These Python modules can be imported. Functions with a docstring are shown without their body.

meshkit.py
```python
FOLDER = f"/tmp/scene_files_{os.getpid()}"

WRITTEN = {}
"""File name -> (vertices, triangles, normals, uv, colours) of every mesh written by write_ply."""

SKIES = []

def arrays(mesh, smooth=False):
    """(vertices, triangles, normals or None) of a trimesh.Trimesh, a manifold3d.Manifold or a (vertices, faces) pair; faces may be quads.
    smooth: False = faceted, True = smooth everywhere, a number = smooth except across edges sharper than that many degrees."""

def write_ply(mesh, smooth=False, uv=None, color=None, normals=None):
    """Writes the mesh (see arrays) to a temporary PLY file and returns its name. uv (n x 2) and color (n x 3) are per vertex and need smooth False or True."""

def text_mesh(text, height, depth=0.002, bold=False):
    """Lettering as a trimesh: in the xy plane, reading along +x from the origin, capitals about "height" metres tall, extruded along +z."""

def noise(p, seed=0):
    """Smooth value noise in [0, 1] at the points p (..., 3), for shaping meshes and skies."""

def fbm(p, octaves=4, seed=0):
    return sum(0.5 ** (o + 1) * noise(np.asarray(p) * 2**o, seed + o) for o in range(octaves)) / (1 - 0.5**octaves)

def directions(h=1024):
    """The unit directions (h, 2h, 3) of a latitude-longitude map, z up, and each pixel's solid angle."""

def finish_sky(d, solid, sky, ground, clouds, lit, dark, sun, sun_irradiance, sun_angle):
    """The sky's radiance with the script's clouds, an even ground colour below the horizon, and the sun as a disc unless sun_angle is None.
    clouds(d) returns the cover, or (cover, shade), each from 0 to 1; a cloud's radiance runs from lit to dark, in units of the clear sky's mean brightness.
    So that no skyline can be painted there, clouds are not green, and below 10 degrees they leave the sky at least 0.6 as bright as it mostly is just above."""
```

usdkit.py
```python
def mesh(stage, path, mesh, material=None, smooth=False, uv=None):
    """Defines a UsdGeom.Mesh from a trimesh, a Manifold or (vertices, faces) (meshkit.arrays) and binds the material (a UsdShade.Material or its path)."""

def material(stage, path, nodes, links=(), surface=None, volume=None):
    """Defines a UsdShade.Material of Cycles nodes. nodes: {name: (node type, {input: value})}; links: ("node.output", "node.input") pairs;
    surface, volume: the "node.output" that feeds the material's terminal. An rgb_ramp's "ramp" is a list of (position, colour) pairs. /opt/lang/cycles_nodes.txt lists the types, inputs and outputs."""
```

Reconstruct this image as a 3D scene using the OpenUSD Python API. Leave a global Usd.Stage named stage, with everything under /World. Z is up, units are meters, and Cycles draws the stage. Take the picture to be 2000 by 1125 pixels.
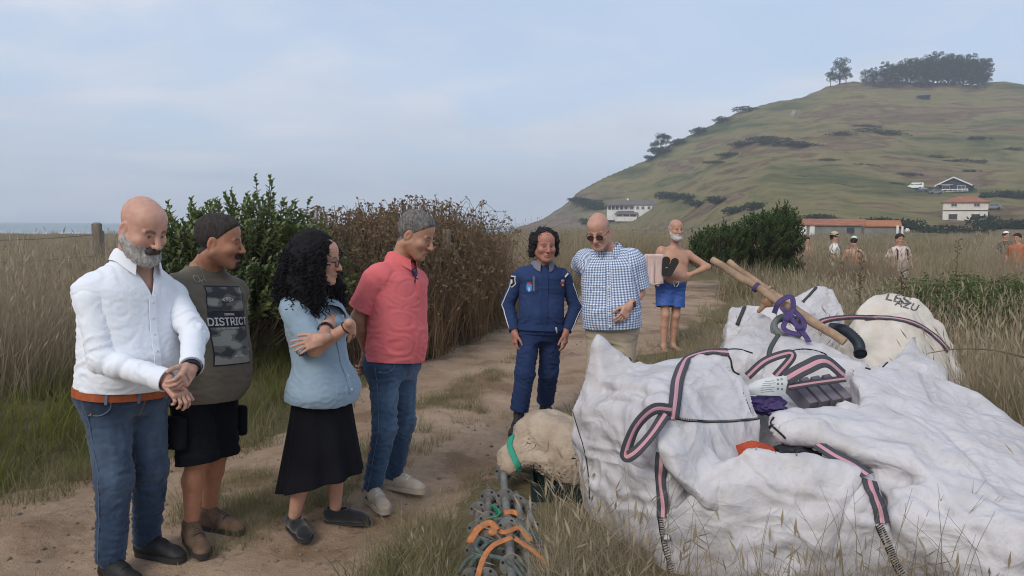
import math, random, re
import numpy as np, trimesh, usdkit, meshkit
from scipy import sparse
from scipy.spatial import cKDTree
from shapely.geometry import Polygon, Point
from shapely import contains_xy
from pxr import Usd, UsdGeom, UsdLux, UsdShade, Gf, Sdf, Vt

random.seed(7); RNG = np.random.default_rng(7)
stage = Usd.Stage.CreateInMemory()
UsdGeom.SetStageUpAxis(stage, 'Z'); UsdGeom.SetStageMetersPerUnit(stage, 1.0)
stage.SetDefaultPrim(UsdGeom.Xform.Define(stage, '/World').GetPrim())

# ---------------------------------------------------------------- camera, sky, sun, exposure
CAM_H, FPX, CX, CY = 1.70, 1450.0, 1000.0, 562.5
PITCH, ROLL = math.atan((562.5 - 438.0) / FPX), 0.0079
_F = np.array([0, math.cos(PITCH), -math.sin(PITCH)])
_R0 = np.array([1.0, 0, 0]); _U0 = np.cross(_R0, _F)
C_R = math.cos(ROLL) * _R0 + math.sin(ROLL) * _U0
C_U = -math.sin(ROLL) * _R0 + math.cos(ROLL) * _U0
C_F = _F
cam = UsdGeom.Camera.Define(stage, '/World/camera')
cam.CreateHorizontalApertureAttr(36.0); cam.CreateVerticalApertureAttr(20.25); cam.CreateFocalLengthAttr(FPX / 2000 * 36.0)
cam.CreateExposureAttr(0.74)
_m = np.eye(4); _m[0, :3], _m[1, :3], _m[2, :3], _m[3, :3] = C_R, C_U, -C_F, [0, 0, CAM_H]
cam.AddTransformOp().Set(Gf.Matrix4d(*_m.ravel().tolist()))

SUN_EL, SUN_AZ = math.radians(38), math.radians(-150)          # azimuth clockwise from +y: behind the camera on the left
sun = UsdLux.DistantLight.Define(stage, '/World/sun')
sun.CreateNormalizeAttr(True); sun.CreateIntensityAttr(0.30); sun.CreateAngleAttr(25.0); sun.CreateColorAttr(Gf.Vec3f(1.0, 0.95, 0.88))
sun.AddRotateZOp().Set(-math.degrees(SUN_AZ)); sun.AddRotateXOp().Set(math.degrees(SUN_EL) + 270 - 180 - 180)
# light shines along -z; rotate so that -z points away from the sun
_sd = np.array([math.sin(SUN_AZ) * math.cos(SUN_EL), math.cos(SUN_AZ) * math.cos(SUN_EL), math.sin(SUN_EL)])
sun.ClearXformOpOrder()
_z = _sd; _x = np.cross([0, 0, 1.0], _z); _x /= np.linalg.norm(_x); _y = np.cross(_z, _x)
_m = np.eye(4); _m[0, :3], _m[1, :3], _m[2, :3] = _x, _y, _z
sun.AddTransformOp().Set(Gf.Matrix4d(*_m.ravel().tolist()))

dome = UsdLux.DomeLight.Define(stage, '/World/sky')
dome.GetPrim().SetCustomDataByKey('kind', 'structure'); dome.GetPrim().SetCustomDataByKey('label', 'hazy blue grey sky with soft thin cloud banks over the sea')
skym = usdkit.material(stage, '/World/Looks/sky', {
    'sky': ('sky_texture', {'sky_type': 'single_scattering', 'sun_disc': False, 'sun_elevation': SUN_EL, 'sun_rotation': SUN_AZ, 'air_density': 1.0, 'aerosol_density': 2.0, 'ozone_density': 1.5}),
    'tc': ('texture_coordinate', {}), 'sep': ('separate_xyz', {}),
    'zp': ('math', {'math_type': 'add', 'value2': 0.22}), 'zm': ('math', {'math_type': 'maximum', 'value2': 0.05}),
    'dx': ('math', {'math_type': 'divide'}), 'dy': ('math', {'math_type': 'divide'}),
    'cv': ('combine_xyz', {'z': 0.3}),
    'mp': ('mapping', {'scale': (0.75, 1.15, 1.0), 'location': (3.1, 0.35, 0.0)}),
    'n1': ('noise_texture', {'scale': 1.5, 'detail': 6.0, 'roughness': 0.52, 'distortion': 0.35}),
    'r1': ('map_range', {'from_min': 0.39, 'from_max': 0.64, 'to_min': 0.30, 'to_max': 0.97, 'clamp': True, 'range_type': 'smoothstep'}),
    'mp2': ('mapping', {'scale': (0.8, 0.8, 1.0), 'location': (9.0, 4.0, 2.0)}),
    'n2': ('noise_texture', {'scale': 1.3, 'detail': 5.0, 'roughness': 0.5}),
    'ccol': ('rgb_ramp', {'ramp': [(0.0, (4.3, 4.75, 5.6)), (0.42, (4.8, 5.25, 6.1)), (0.60, (5.7, 5.95, 6.6)), (1.0, (6.7, 6.6, 6.8))]}),
    'base': ('mix', {'mix_type': 'mix', 'fac': 0.62, 'color2': (4.2, 5.5, 7.5)}),
    'mix': ('mix', {'mix_type': 'mix'}),
    'bg': ('background_shader', {'strength': 0.082}),
}, [('tc.generated', 'sep.vector'), ('sep.z', 'zp.value1'), ('zp.value', 'zm.value1'), ('sep.x', 'dx.value1'), ('zm.value', 'dx.value2'), ('sep.y', 'dy.value1'), ('zm.value', 'dy.value2'),
    ('dx.value', 'cv.x'), ('dy.value', 'cv.y'), ('cv.vector', 'mp.vector'), ('mp.vector', 'n1.vector'), ('n1.fac', 'r1.value'), ('cv.vector', 'mp2.vector'), ('mp2.vector', 'n2.vector'), ('n2.fac', 'ccol.fac'),
    ('sky.color', 'base.color1'), ('base.color', 'mix.color1'), ('ccol.color', 'mix.color2'), ('r1.result', 'mix.fac'), ('mix.color', 'bg.color')], surface='bg.background')
UsdShade.MaterialBindingAPI.Apply(dome.GetPrim()).Bind(skym)

# ---------------------------------------------------------------- pixel <-> world helpers (all results are plain metres)
def ray(px, py):
    d = C_F + C_R * ((px - CX) / FPX) - C_U * ((py - CY) / FPX)
    return d
def W(px, py, d):
    r = ray(px, py); return np.array([0, 0, CAM_H]) + r * (d / r[1])
def G(px, py, z=0.0):
    r = ray(px, py); t = (z - CAM_H) / r[2]; return np.array([0, 0, CAM_H]) + r * t
def WZ(px, d, z):
    k = (px - CX) / FPX; zz = z - CAM_H
    x = (k * (d * C_F[1] + zz * C_F[2]) - d * C_R[1] - zz * C_R[2]) / (C_R[0] - k * C_F[0]); return np.array([x, d, z])
def PX(p):
    q = np.asarray(p, float) - [0, 0, CAM_H]; c = q @ C_F
    return np.stack([CX + FPX * (q @ C_R) / c, CY - FPX * (q @ C_U) / c], -1)
def unit(v): v = np.asarray(v, float); return v / max(np.linalg.norm(v), 1e-12)

# ---------------------------------------------------------------- prims
_names = {}
def numbered(path):
    if path not in _names: _names[path] = 0; return path
    _names[path] += 1
    p = f'{path}_{_names[path]:03d}'
    _names[p] = 0
    return p
def tag(prim, label=None, cat=None, group=None, kind=None):
    prim = prim.GetPrim() if hasattr(prim, 'GetPrim') else prim
    for k, v in (('label', label), ('category', cat), ('group', group), ('kind', kind)):
        if v: prim.SetCustomDataByKey(k, v)
    return prim
def thing(name, loc=(0, 0, 0), label=None, cat=None, group=None, kind=None, rotz=0.0, scale=None):
    x = UsdGeom.Xform.Define(stage, numbered('/World/' + name)); x.AddTranslateOp().Set(Gf.Vec3d(*map(float, loc)))
    if rotz: x.AddRotateZOp().Set(math.degrees(rotz))
    if scale is not None: x.AddScaleOp().Set(Gf.Vec3f(*map(float, np.broadcast_to(scale, 3))))
    p = x.GetPrim(); p._o = np.array(loc, float) if False else None
    tag(p, label, cat, group, kind); return p
def arr(m):
    if isinstance(m, (list,)): return cat_meshes(m)
    if isinstance(m, tuple):
        v, f = np.asarray(m[0], float), np.asarray(m[1], int)
        if len(f) and f.shape[1] == 4: f = np.vstack([f[:, [0, 1, 2]], f[:, [0, 2, 3]]])
        return v, f
    return np.array(m.vertices), np.array(m.faces)
def cat_meshes(ms):
    vs, fs, n = [], [], 0
    for m in ms:
        v, f = arr(m); vs.append(v); fs.append(f + n); n += len(v)
    return np.vstack(vs), np.vstack(fs)
def obj(name, mesh, mat, parent=None, origin=(0, 0, 0), smooth=35, tint=None, uv=None, label=None, cat=None, group=None, kind=None):
    """mesh in world coordinates; origin is the parent's location."""
    v, f = arr(mesh); v = v - np.asarray(origin, float)
    root = parent.GetPath().pathString if parent is not None else '/World'
    path = numbered(f'{root}/{name}')
    if tint is not None or uv is not None: smooth = True if smooth else False
    m = usdkit.mesh(stage, path, (v, f), mat, smooth=smooth, uv=uv)
    if tint is not None:
        for k, t in tint.items():
            t = np.asarray(t, np.float32)
            if t.ndim == 2: UsdGeom.PrimvarsAPI(m).CreatePrimvar(k, Sdf.ValueTypeNames.Color3fArray, 'vertex').Set(Vt.Vec3fArray.FromNumpy(t))
            else: UsdGeom.PrimvarsAPI(m).CreatePrimvar(k, Sdf.ValueTypeNames.FloatArray, 'vertex').Set(Vt.FloatArray.FromNumpy(t))
    return tag(m, label, cat, group, kind)
def top(name, mesh, mat, label, cat=None, group=None, kind=None, smooth=35, tint=None, uv=None):
    return obj(name, mesh, mat, None, (0, 0, 0), smooth, tint, uv, label, cat, group, kind)
def dup(src, loc, rotz=0.0, scale=1.0, label=None, cat=None, group=None):
    was = src.GetCustomData(); base = re.sub(r'_\d{3}$', '', src.GetName())
    x = UsdGeom.Xform.Define(stage, numbered('/World/' + base))
    p = x.GetPrim(); p.GetReferences().AddInternalReference(src.GetPath())
    x.ClearXformOpOrder()
    x.AddTransformOp(opSuffix='place').Set(Gf.Matrix4d(*np.vstack([np.hstack([(np.array([[math.cos(rotz), math.sin(rotz), 0], [-math.sin(rotz), math.cos(rotz), 0], [0, 0, 1]]) * np.broadcast_to(scale, 3)[:, None]), np.zeros((3, 1))]), [[*loc, 1]]]).ravel().astype(float).tolist()))
    p.SetInstanceable(True)
    tag(p, label or was.get('label'), cat or was.get('category'), group or was.get('group')); return p

# ---------------------------------------------------------------- simple meshes
def box(c, s, R=None):
    m = trimesh.creation.box(np.asarray(s, float)); v = np.array(m.vertices)
    if R is not None: v = v @ np.asarray(R).T
    return v + np.asarray(c, float), np.array(m.faces)
def rotz(a): c, s = math.cos(a), math.sin(a); return np.array([[c, -s, 0], [s, c, 0], [0, 0, 1.0]])
def frames(p, up=(0.13, 0.21, 0.97)):
    p = np.asarray(p, float); t = np.gradient(p, axis=0); t /= np.maximum(np.linalg.norm(t, axis=1, keepdims=True), 1e-9)
    n = np.zeros_like(p); u = np.asarray(up, float)
    if abs(t[0] @ unit(u)) > 0.95: u = np.array([1.0, 0.1, 0])
    n[0] = unit(u - t[0] * (u @ t[0]))
    for i in range(1, len(p)): n[i] = unit(n[i - 1] - t[i] * (n[i - 1] @ t[i]))
    return t, n, np.cross(t, n)
def tube(p, r, sides=6, cap=True):
    p = np.asarray(p, float); r = np.broadcast_to(np.asarray(r, float), len(p)); t, n, b = frames(p)
    a = np.arange(sides) / sides * 2 * np.pi
    v = p[:, None] + r[:, None, None] * (np.cos(a)[None, :, None] * n[:, None] + np.sin(a)[None, :, None] * b[:, None])
    k = len(p); i = np.arange(k - 1)[:, None] * sides; j = np.arange(sides)[None]; j2 = (j + 1) % sides
    f = np.stack([i + j, i + j2, i + sides + j2, i + sides + j], -1).reshape(-1, 4)
    v = v.reshape(-1, 3); f = np.vstack([f[:, [0, 1, 2]], f[:, [0, 2, 3]]])
    if cap:
        v = np.vstack([v, p[0], p[-1]]); s = np.arange(sides); s2 = (s + 1) % sides; o = (k - 1) * sides
        f = np.vstack([f, np.stack([np.full(sides, k * sides), s2, s], 1), np.stack([np.full(sides, k * sides + 1), o + s, o + s2], 1)])
    return v, f
def ribbon(p, nrm, width, thick=0.004):
    """flat strap along p with face normals nrm."""
    p = np.asarray(p, float); nrm = np.asarray(nrm, float); t = np.gradient(p, axis=0); t /= np.maximum(np.linalg.norm(t, axis=1, keepdims=True), 1e-9)
    s = np.cross(t, nrm); s /= np.maximum(np.linalg.norm(s, axis=1, keepdims=True), 1e-9)
    w = np.broadcast_to(np.asarray(width, float), len(p))[:, None] / 2
    cols = np.linspace(-1, 1, 7)
    v = np.concatenate([(p[:, None] + s[:, None] * w[:, None] * cols[None, :, None] + nrm[:, None] * thick), (p[:, None] + s[:, None] * w[:, None] * cols[None, ::-1, None] - nrm[:, None] * thick * 0.2)], 1)
    n = len(cols) * 2; k = len(p); i = np.arange(k - 1)[:, None] * n; j = np.arange(n)[None]; j2 = (j + 1) % n
    f = np.stack([i + j, i + n + j, i + n + j2, i + j2], -1).reshape(-1, 4)
    uvu = np.concatenate([(cols + 1) / 2, (cols[::-1] + 1) / 2]); L = np.concatenate([[0], np.cumsum(np.linalg.norm(np.diff(p, axis=0), axis=1))])
    uv = np.stack([np.tile(uvu, k), np.repeat(L, n)], 1)
    return v.reshape(-1, 3), np.vstack([f[:, [0, 1, 2]], f[:, [0, 2, 3]]]), uv
def catmull(pts, n=8):
    p = np.asarray(pts, float); p = np.vstack([2 * p[0] - p[1], p, 2 * p[-1] - p[-2]]); out = []
    for i in range(1, len(p) - 2):
        t = np.linspace(0, 1, n, endpoint=False)[:, None]; a, b, c, d = p[i - 1], p[i], p[i + 1], p[i + 2]
        out.append(0.5 * (2 * b + (c - a) * t + (2 * a - 5 * b + 4 * c - d) * t**2 + (3 * b - a - 3 * c + d) * t**3))
    return np.vstack(out + [p[-2][None]])

# ---------------------------------------------------------------- implicit surfaces
class Sdf_:
    def __init__(self): self.p = []
    def cap(self, a, b, ra, rb=None, k=0.02, sub=False):
        a, b = np.asarray(a, float), np.asarray(b, float); rb = ra if rb is None else rb; r = max(ra, rb)
        self.p.append(('cap', (a, b, ra, rb), np.minimum(a, b) - r, np.maximum(a, b) + r, k, sub)); return self
    def chain(self, pts, rs, k=0.02, sub=False):
        for i in range(len(pts) - 1): self.cap(pts[i], pts[i + 1], rs[i], rs[i + 1], k, sub)
        return self
    def ell(self, c, r, R=None, k=0.02, sub=False):
        c, r = np.asarray(c, float), np.asarray(r, float); R = np.eye(3) if R is None else np.asarray(R)
        e = np.sqrt(((R * r) ** 2).sum(1)); self.p.append(('ell', (c, r, R), c - e, c + e, k, sub)); return self
    def box(self, c, h, R=None, r=0.02, k=0.02, sub=False):
        c, h = np.asarray(c, float), np.asarray(h, float); R = np.eye(3) if R is None else np.asarray(R)
        e = (np.abs(R) * h).sum(1); self.p.append(('box', (c, h, R, r), c - e, c + e, k, sub)); return self
    def loft(self, o, R, tab, n=2.3, k=0.03, sub=False):
        tab = np.asarray(tab, float); z = np.linspace(tab[0, 0], tab[-1, 0], 160)
        from scipy.interpolate import PchipInterpolator
        t = PchipInterpolator(tab[:, 0], tab[:, 1:])(z); o = np.asarray(o, float)
        loc = np.concatenate([np.stack([t[:, 0] + s * t[:, 2], t[:, 1] + u * t[:, 3], z], 1) for s in (-1, 1) for u in (-1, 1)]) @ np.asarray(R).T + o
        self.p.append(('loft', (o, np.asarray(R), z, t, n), loc.min(0), loc.max(0), k, sub)); return self
    def hull(self, pts, k=0.03, sub=False):
        from scipy.spatial import ConvexHull
        P = np.asarray(pts, float); H = np.unique(np.round(ConvexHull(P).equations, 5), axis=0); self.p.append(('hull', H.astype(np.float32), P.min(0), P.max(0), k, sub)); return self
    def bounds(self):
        add = [x for x in self.p if not x[5]]; return np.min([x[2] for x in add], 0), np.max([x[3] for x in add], 0)
    def grid(self, lo, hi, h):
        n = np.maximum(((hi - lo) / h).astype(int) + 2, 2); D = np.full(n, 9.0, np.float32)
        ax = [(lo[i] + h * np.arange(n[i])).astype(np.float32) for i in range(3)]
        for kind, a, blo, bhi, k, sub in self.p:
            m = k + 2.5 * h
            i0 = np.clip(np.floor((blo - m - lo) / h).astype(int), 0, n); i1 = np.clip(np.ceil((bhi + m - lo) / h).astype(int) + 1, 0, n)
            if (i1 <= i0).any(): continue
            s = tuple(slice(a0, a1) for a0, a1 in zip(i0, i1))
            X = [ax[0][s[0]][:, None, None], ax[1][s[1]][None, :, None], ax[2][s[2]][None, None, :]]
            d = prim_d(kind, a, X); o = D[s]
            kk = max(k, 1e-4)
            if sub: d = -d; w = np.maximum(kk - np.abs(o - d), 0) / kk; D[s] = np.maximum(o, d) + w * w * kk * 0.25
            else: w = np.maximum(kk - np.abs(o - d), 0) / kk; D[s] = np.minimum(o, d) - w * w * kk * 0.25
        return D
    def mesh(self, h, lo=None, hi=None):
        b = self.bounds(); lo = b[0] - 3 * h if lo is None else np.maximum(np.asarray(lo, float), b[0] - 3 * h); hi = b[1] + 3 * h if hi is None else np.minimum(np.asarray(hi, float), b[1] + 3 * h)
        return surface_net(self.grid(lo, hi, h), lo, h)
    def at(self, P):
        P = np.asarray(P, np.float32); D = np.full(len(P), 9.0, np.float32); X = [P[:, 0], P[:, 1], P[:, 2]]
        for kind, a, blo, bhi, k, sub in self.p:
            d = prim_d(kind, a, X); kk = max(k, 1e-4)
            if sub: d = -d; w = np.maximum(kk - np.abs(D - d), 0) / kk; D = np.maximum(D, d) + w * w * kk * 0.25
            else: w = np.maximum(kk - np.abs(D - d), 0) / kk; D = np.minimum(D, d) - w * w * kk * 0.25
        return D
def _loc(X, o, R):
    q = [X[i] - np.float32(o[i]) for i in range(3)]; R = R.astype(np.float32)
    return [q[0] * R[0, j] + q[1] * R[1, j] + q[2] * R[2, j] for j in range(3)]
def prim_d(kind, a, X):
    if kind == 'cap':
        A, B, ra, rb = a; ab = (B - A).astype(np.float32); L = float(ab @ ab) + 1e-12
        q = [X[i] - np.float32(A[i]) for i in range(3)]
        t = np.clip((q[0] * ab[0] + q[1] * ab[1] + q[2] * ab[2]) / np.float32(L), 0, 1)
        return np.sqrt((q[0] - t * ab[0]) ** 2 + (q[1] - t * ab[1]) ** 2 + (q[2] - t * ab[2]) ** 2) - (np.float32(ra) + t * np.float32(rb - ra))
    if kind == 'ell':
        c, r, R = a; q = _loc(X, c, R); r = r.astype(np.float32)
        k0 = np.sqrt((q[0] / r[0]) ** 2 + (q[1] / r[1]) ** 2 + (q[2] / r[2]) ** 2); k1 = np.sqrt((q[0] / r[0]**2) ** 2 + (q[1] / r[1]**2) ** 2 + (q[2] / r[2]**2) ** 2)
        return k0 * (k0 - 1) / np.maximum(k1, 1e-6)
    if kind == 'box':
        c, h, R, r = a; q = _loc(X, c, R); e = [np.abs(q[i]) - np.float32(h[i] - r) for i in range(3)]
        out = np.sqrt(np.maximum(e[0], 0) ** 2 + np.maximum(e[1], 0) ** 2 + np.maximum(e[2], 0) ** 2)
        return out + np.minimum(np.maximum(np.maximum(e[0], e[1]), e[2]), 0) - np.float32(r)
    if kind == 'hull':
        d = None
        for n0, n1, n2, w in a: e = X[0] * n0 + X[1] * n1 + X[2] * n2 + w; d = e if d is None else np.maximum(d, e)
        return d
    o, R, z, t, n = a; q = _loc(X, o, R); zz = np.broadcast_to(q[2], np.broadcast_shapes(*[x.shape for x in q]))
    f = (np.clip(zz, z[0], z[-1]) - z[0]) / (z[1] - z[0]); i = np.minimum(f.astype(np.int32), len(z) - 2); w = (f - i).astype(np.float32)
    T = t.astype(np.float32); g = lambda c: T[i, c] * (1 - w) + T[i + 1, c] * w
    rx, ry = g(2), g(3); s = (np.abs((q[0] - g(0)) / rx) ** n + np.abs((q[1] - g(1)) / ry) ** n) ** np.float32(1 / n)
    d = (s - 1) * np.minimum(rx, ry); return np.maximum(np.maximum(d, zz - np.float32(z[-1])), np.float32(z[0]) - zz).astype(np.float32)
_CORN = np.array([[i, j, k] for i in (0, 1) for j in (0, 1) for k in (0, 1)])
_EDG = [(a, b) for a in range(8) for b in range(a + 1, 8) if np.abs(_CORN[a] - _CORN[b]).sum() == 1]
def surface_net(D, lo, h):
    S = D < 0; n = np.array(D.shape)
    c = np.zeros(n - 1, np.int8)
    for o in _CORN: c += S[o[0]:n[0] - 1 + o[0], o[1]:n[1] - 1 + o[1], o[2]:n[2] - 1 + o[2]]
    cells = np.argwhere((c > 0) & (c < 8))
    if not len(cells): return np.zeros((0, 3)), np.zeros((0, 3), int)
    idx = np.full(n - 1, -1, np.int32); idx[tuple(cells.T)] = np.arange(len(cells))
    val = np.stack([D[tuple((cells + o).T)] for o in _CORN], 1); acc = np.zeros((len(cells), 3)); cnt = np.zeros(len(cells))
    for a, b in _EDG:
        m = (val[:, a] < 0) != (val[:, b] < 0); t = np.clip(val[m, a] / (val[m, a] - val[m, b]), 0, 1)[:, None]
        acc[m] += _CORN[a] + t * (_CORN[b] - _CORN[a]); cnt[m] += 1
    v = lo + h * (cells + acc / cnt[:, None]); F = []
    for ax in range(3):
        sl0 = [slice(1, n[i] - 1) for i in range(3)]; sl0[ax] = slice(0, n[ax] - 1); sl1 = list(sl0); sl1[ax] = slice(1, n[ax])
        A, B = S[tuple(sl0)], S[tuple(sl1)]; e = np.argwhere(A != B)
        if not len(e): continue
        off = np.ones(3, int); off[ax] = 0; e = e + off; u, w = [(1, 2), (2, 0), (0, 1)][ax]
        du = np.zeros(3, int); du[u] = 1; dw = np.zeros(3, int); dw[w] = 1
        q = np.stack([idx[tuple((e - du - dw).T)], idx[tuple((e - dw).T)], idx[tuple(e.T)], idx[tuple((e - du).T)]], 1)
        flip = ~S[tuple(e.T)]; q[flip] = q[flip][:, ::-1]; F.append(q[(q >= 0).all(1)])
    q = np.vstack(F); return v, np.vstack([q[:, [0, 1, 2]], q[:, [0, 2, 3]]])
def vnormals(v, f):
    n = np.zeros_like(v); fn = np.cross(v[f[:, 1]] - v[f[:, 0]], v[f[:, 2]] - v[f[:, 0]])
    for k in range(3):
        for c in range(3): n[:, c] += np.bincount(f[:, k], fn[:, c], len(v))
    return n / np.maximum(np.linalg.norm(n, axis=1, keepdims=True), 1e-12)
def uedges(f):
    e = np.sort(np.vstack([f[:, [0, 1]], f[:, [1, 2]], f[:, [2, 0]]]), 1); return np.unique(e, axis=0)
def adjacency(f, n):
    e = uedges(f); A = sparse.coo_matrix((np.ones(len(e) * 2), (np.r_[e[:, 0], e[:, 1]], np.r_[e[:, 1], e[:, 0]])), shape=(n, n)).tocsr()
    return sparse.diags(1 / np.maximum(np.asarray(A.sum(1)).ravel(), 1)) @ A
def laplace(v, f, n=2, w=0.5):
    A = adjacency(f, len(v))
    for _ in range(n): v = v + w * (A @ v - v)
    return v
def wrinkle(v, f, excess=0.06, axis=None, mask=None, iters=60, anchor=0.04, bend=0.08, noise=0.004, nscale=18.0, seed=1, body=None, gap=0.004):
    """cloth with more length than the form it lies on buckles into folds: rest lengths are stretched along axis, the form holds it softly."""
    e = uedges(f); v0 = v.copy(); d = v[e[:, 1]] - v[e[:, 0]]; L = np.linalg.norm(d, axis=1); w = np.ones(len(e)) * excess
    if axis is not None:
        ax = axis if axis.ndim == 2 else np.tile(axis, (len(v), 1)); c = np.abs((d / np.maximum(L, 1e-9)[:, None] * (ax[e[:, 0]] + ax[e[:, 1]]) / 2).sum(1)); w = w * np.clip(c, 0, 1) ** 2
    if mask is not None: w = w * (mask[e[:, 0]] + mask[e[:, 1]]) / 2
    L0 = L * (1 + w); n = vnormals(v, f)
    nz = meshkit.fbm(v * nscale, 3, seed) - 0.5
    v = v + n * (nz * 2 * noise)[:, None]
    E, V = len(e), len(v); B = sparse.coo_matrix((np.r_[-np.ones(E), np.ones(E)], (np.r_[np.arange(E), np.arange(E)], np.r_[e[:, 0], e[:, 1]])), shape=(E, V)).tocsr(); BT = B.T.tocsr()
    val = np.maximum(np.bincount(e.ravel(), minlength=V), 1)[:, None]; A = adjacency(f, V)
    for it in range(iters):
        d = B @ v; l = np.linalg.norm(d, axis=1); cr = ((l - L0) / np.maximum(l, 1e-9))[:, None] * d
        v = v - 1.1 * (BT @ cr) / val
        v = v + bend * (A @ v - v) + anchor * (v0 - v)
        if body is not None and it % 10 == 9:
            s = body.at(v); m = s < gap; v[m] += n[m] * (gap - s[m])[:, None]
    return v
def cut(v, f, point, normal):
    """keeps the side the normal points to."""
    m = trimesh.intersections.slice_mesh_plane(trimesh.Trimesh(v, f, process=False), np.asarray(normal, float), np.asarray(point, float))
    return np.array(m.vertices), np.array(m.faces)
def weld(v, f, tol=1e-5):
    m = trimesh.Trimesh(v, f, process=False); m.merge_vertices(digits_vertex=5); m.update_faces(m.nondegenerate_faces()); m.remove_unreferenced_vertices(); return np.array(m.vertices), np.array(m.faces)
def solidify(v, f, t=0.004):
    v, f = weld(v, f); n = vnormals(v, f); N = len(v); e = np.vstack([f[:, [0, 1]], f[:, [1, 2]], f[:, [2, 0]]]); key = np.sort(e, 1)
    _, inv, cnt = np.unique(key, axis=0, return_inverse=True, return_counts=True); b = e[cnt[inv.ravel()] == 1]
    V = np.vstack([v, v - n * t]); F = np.vstack([f, f[:, ::-1] + N, np.stack([b[:, 1], b[:, 0], b[:, 0] + N], 1), np.stack([b[:, 1], b[:, 0] + N, b[:, 1] + N], 1)])
    return V, F
def submesh(v, f, fmask):
    f = f[fmask]; u, inv = np.unique(f, return_inverse=True); return v[u], inv.reshape(-1, 3), u
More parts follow.
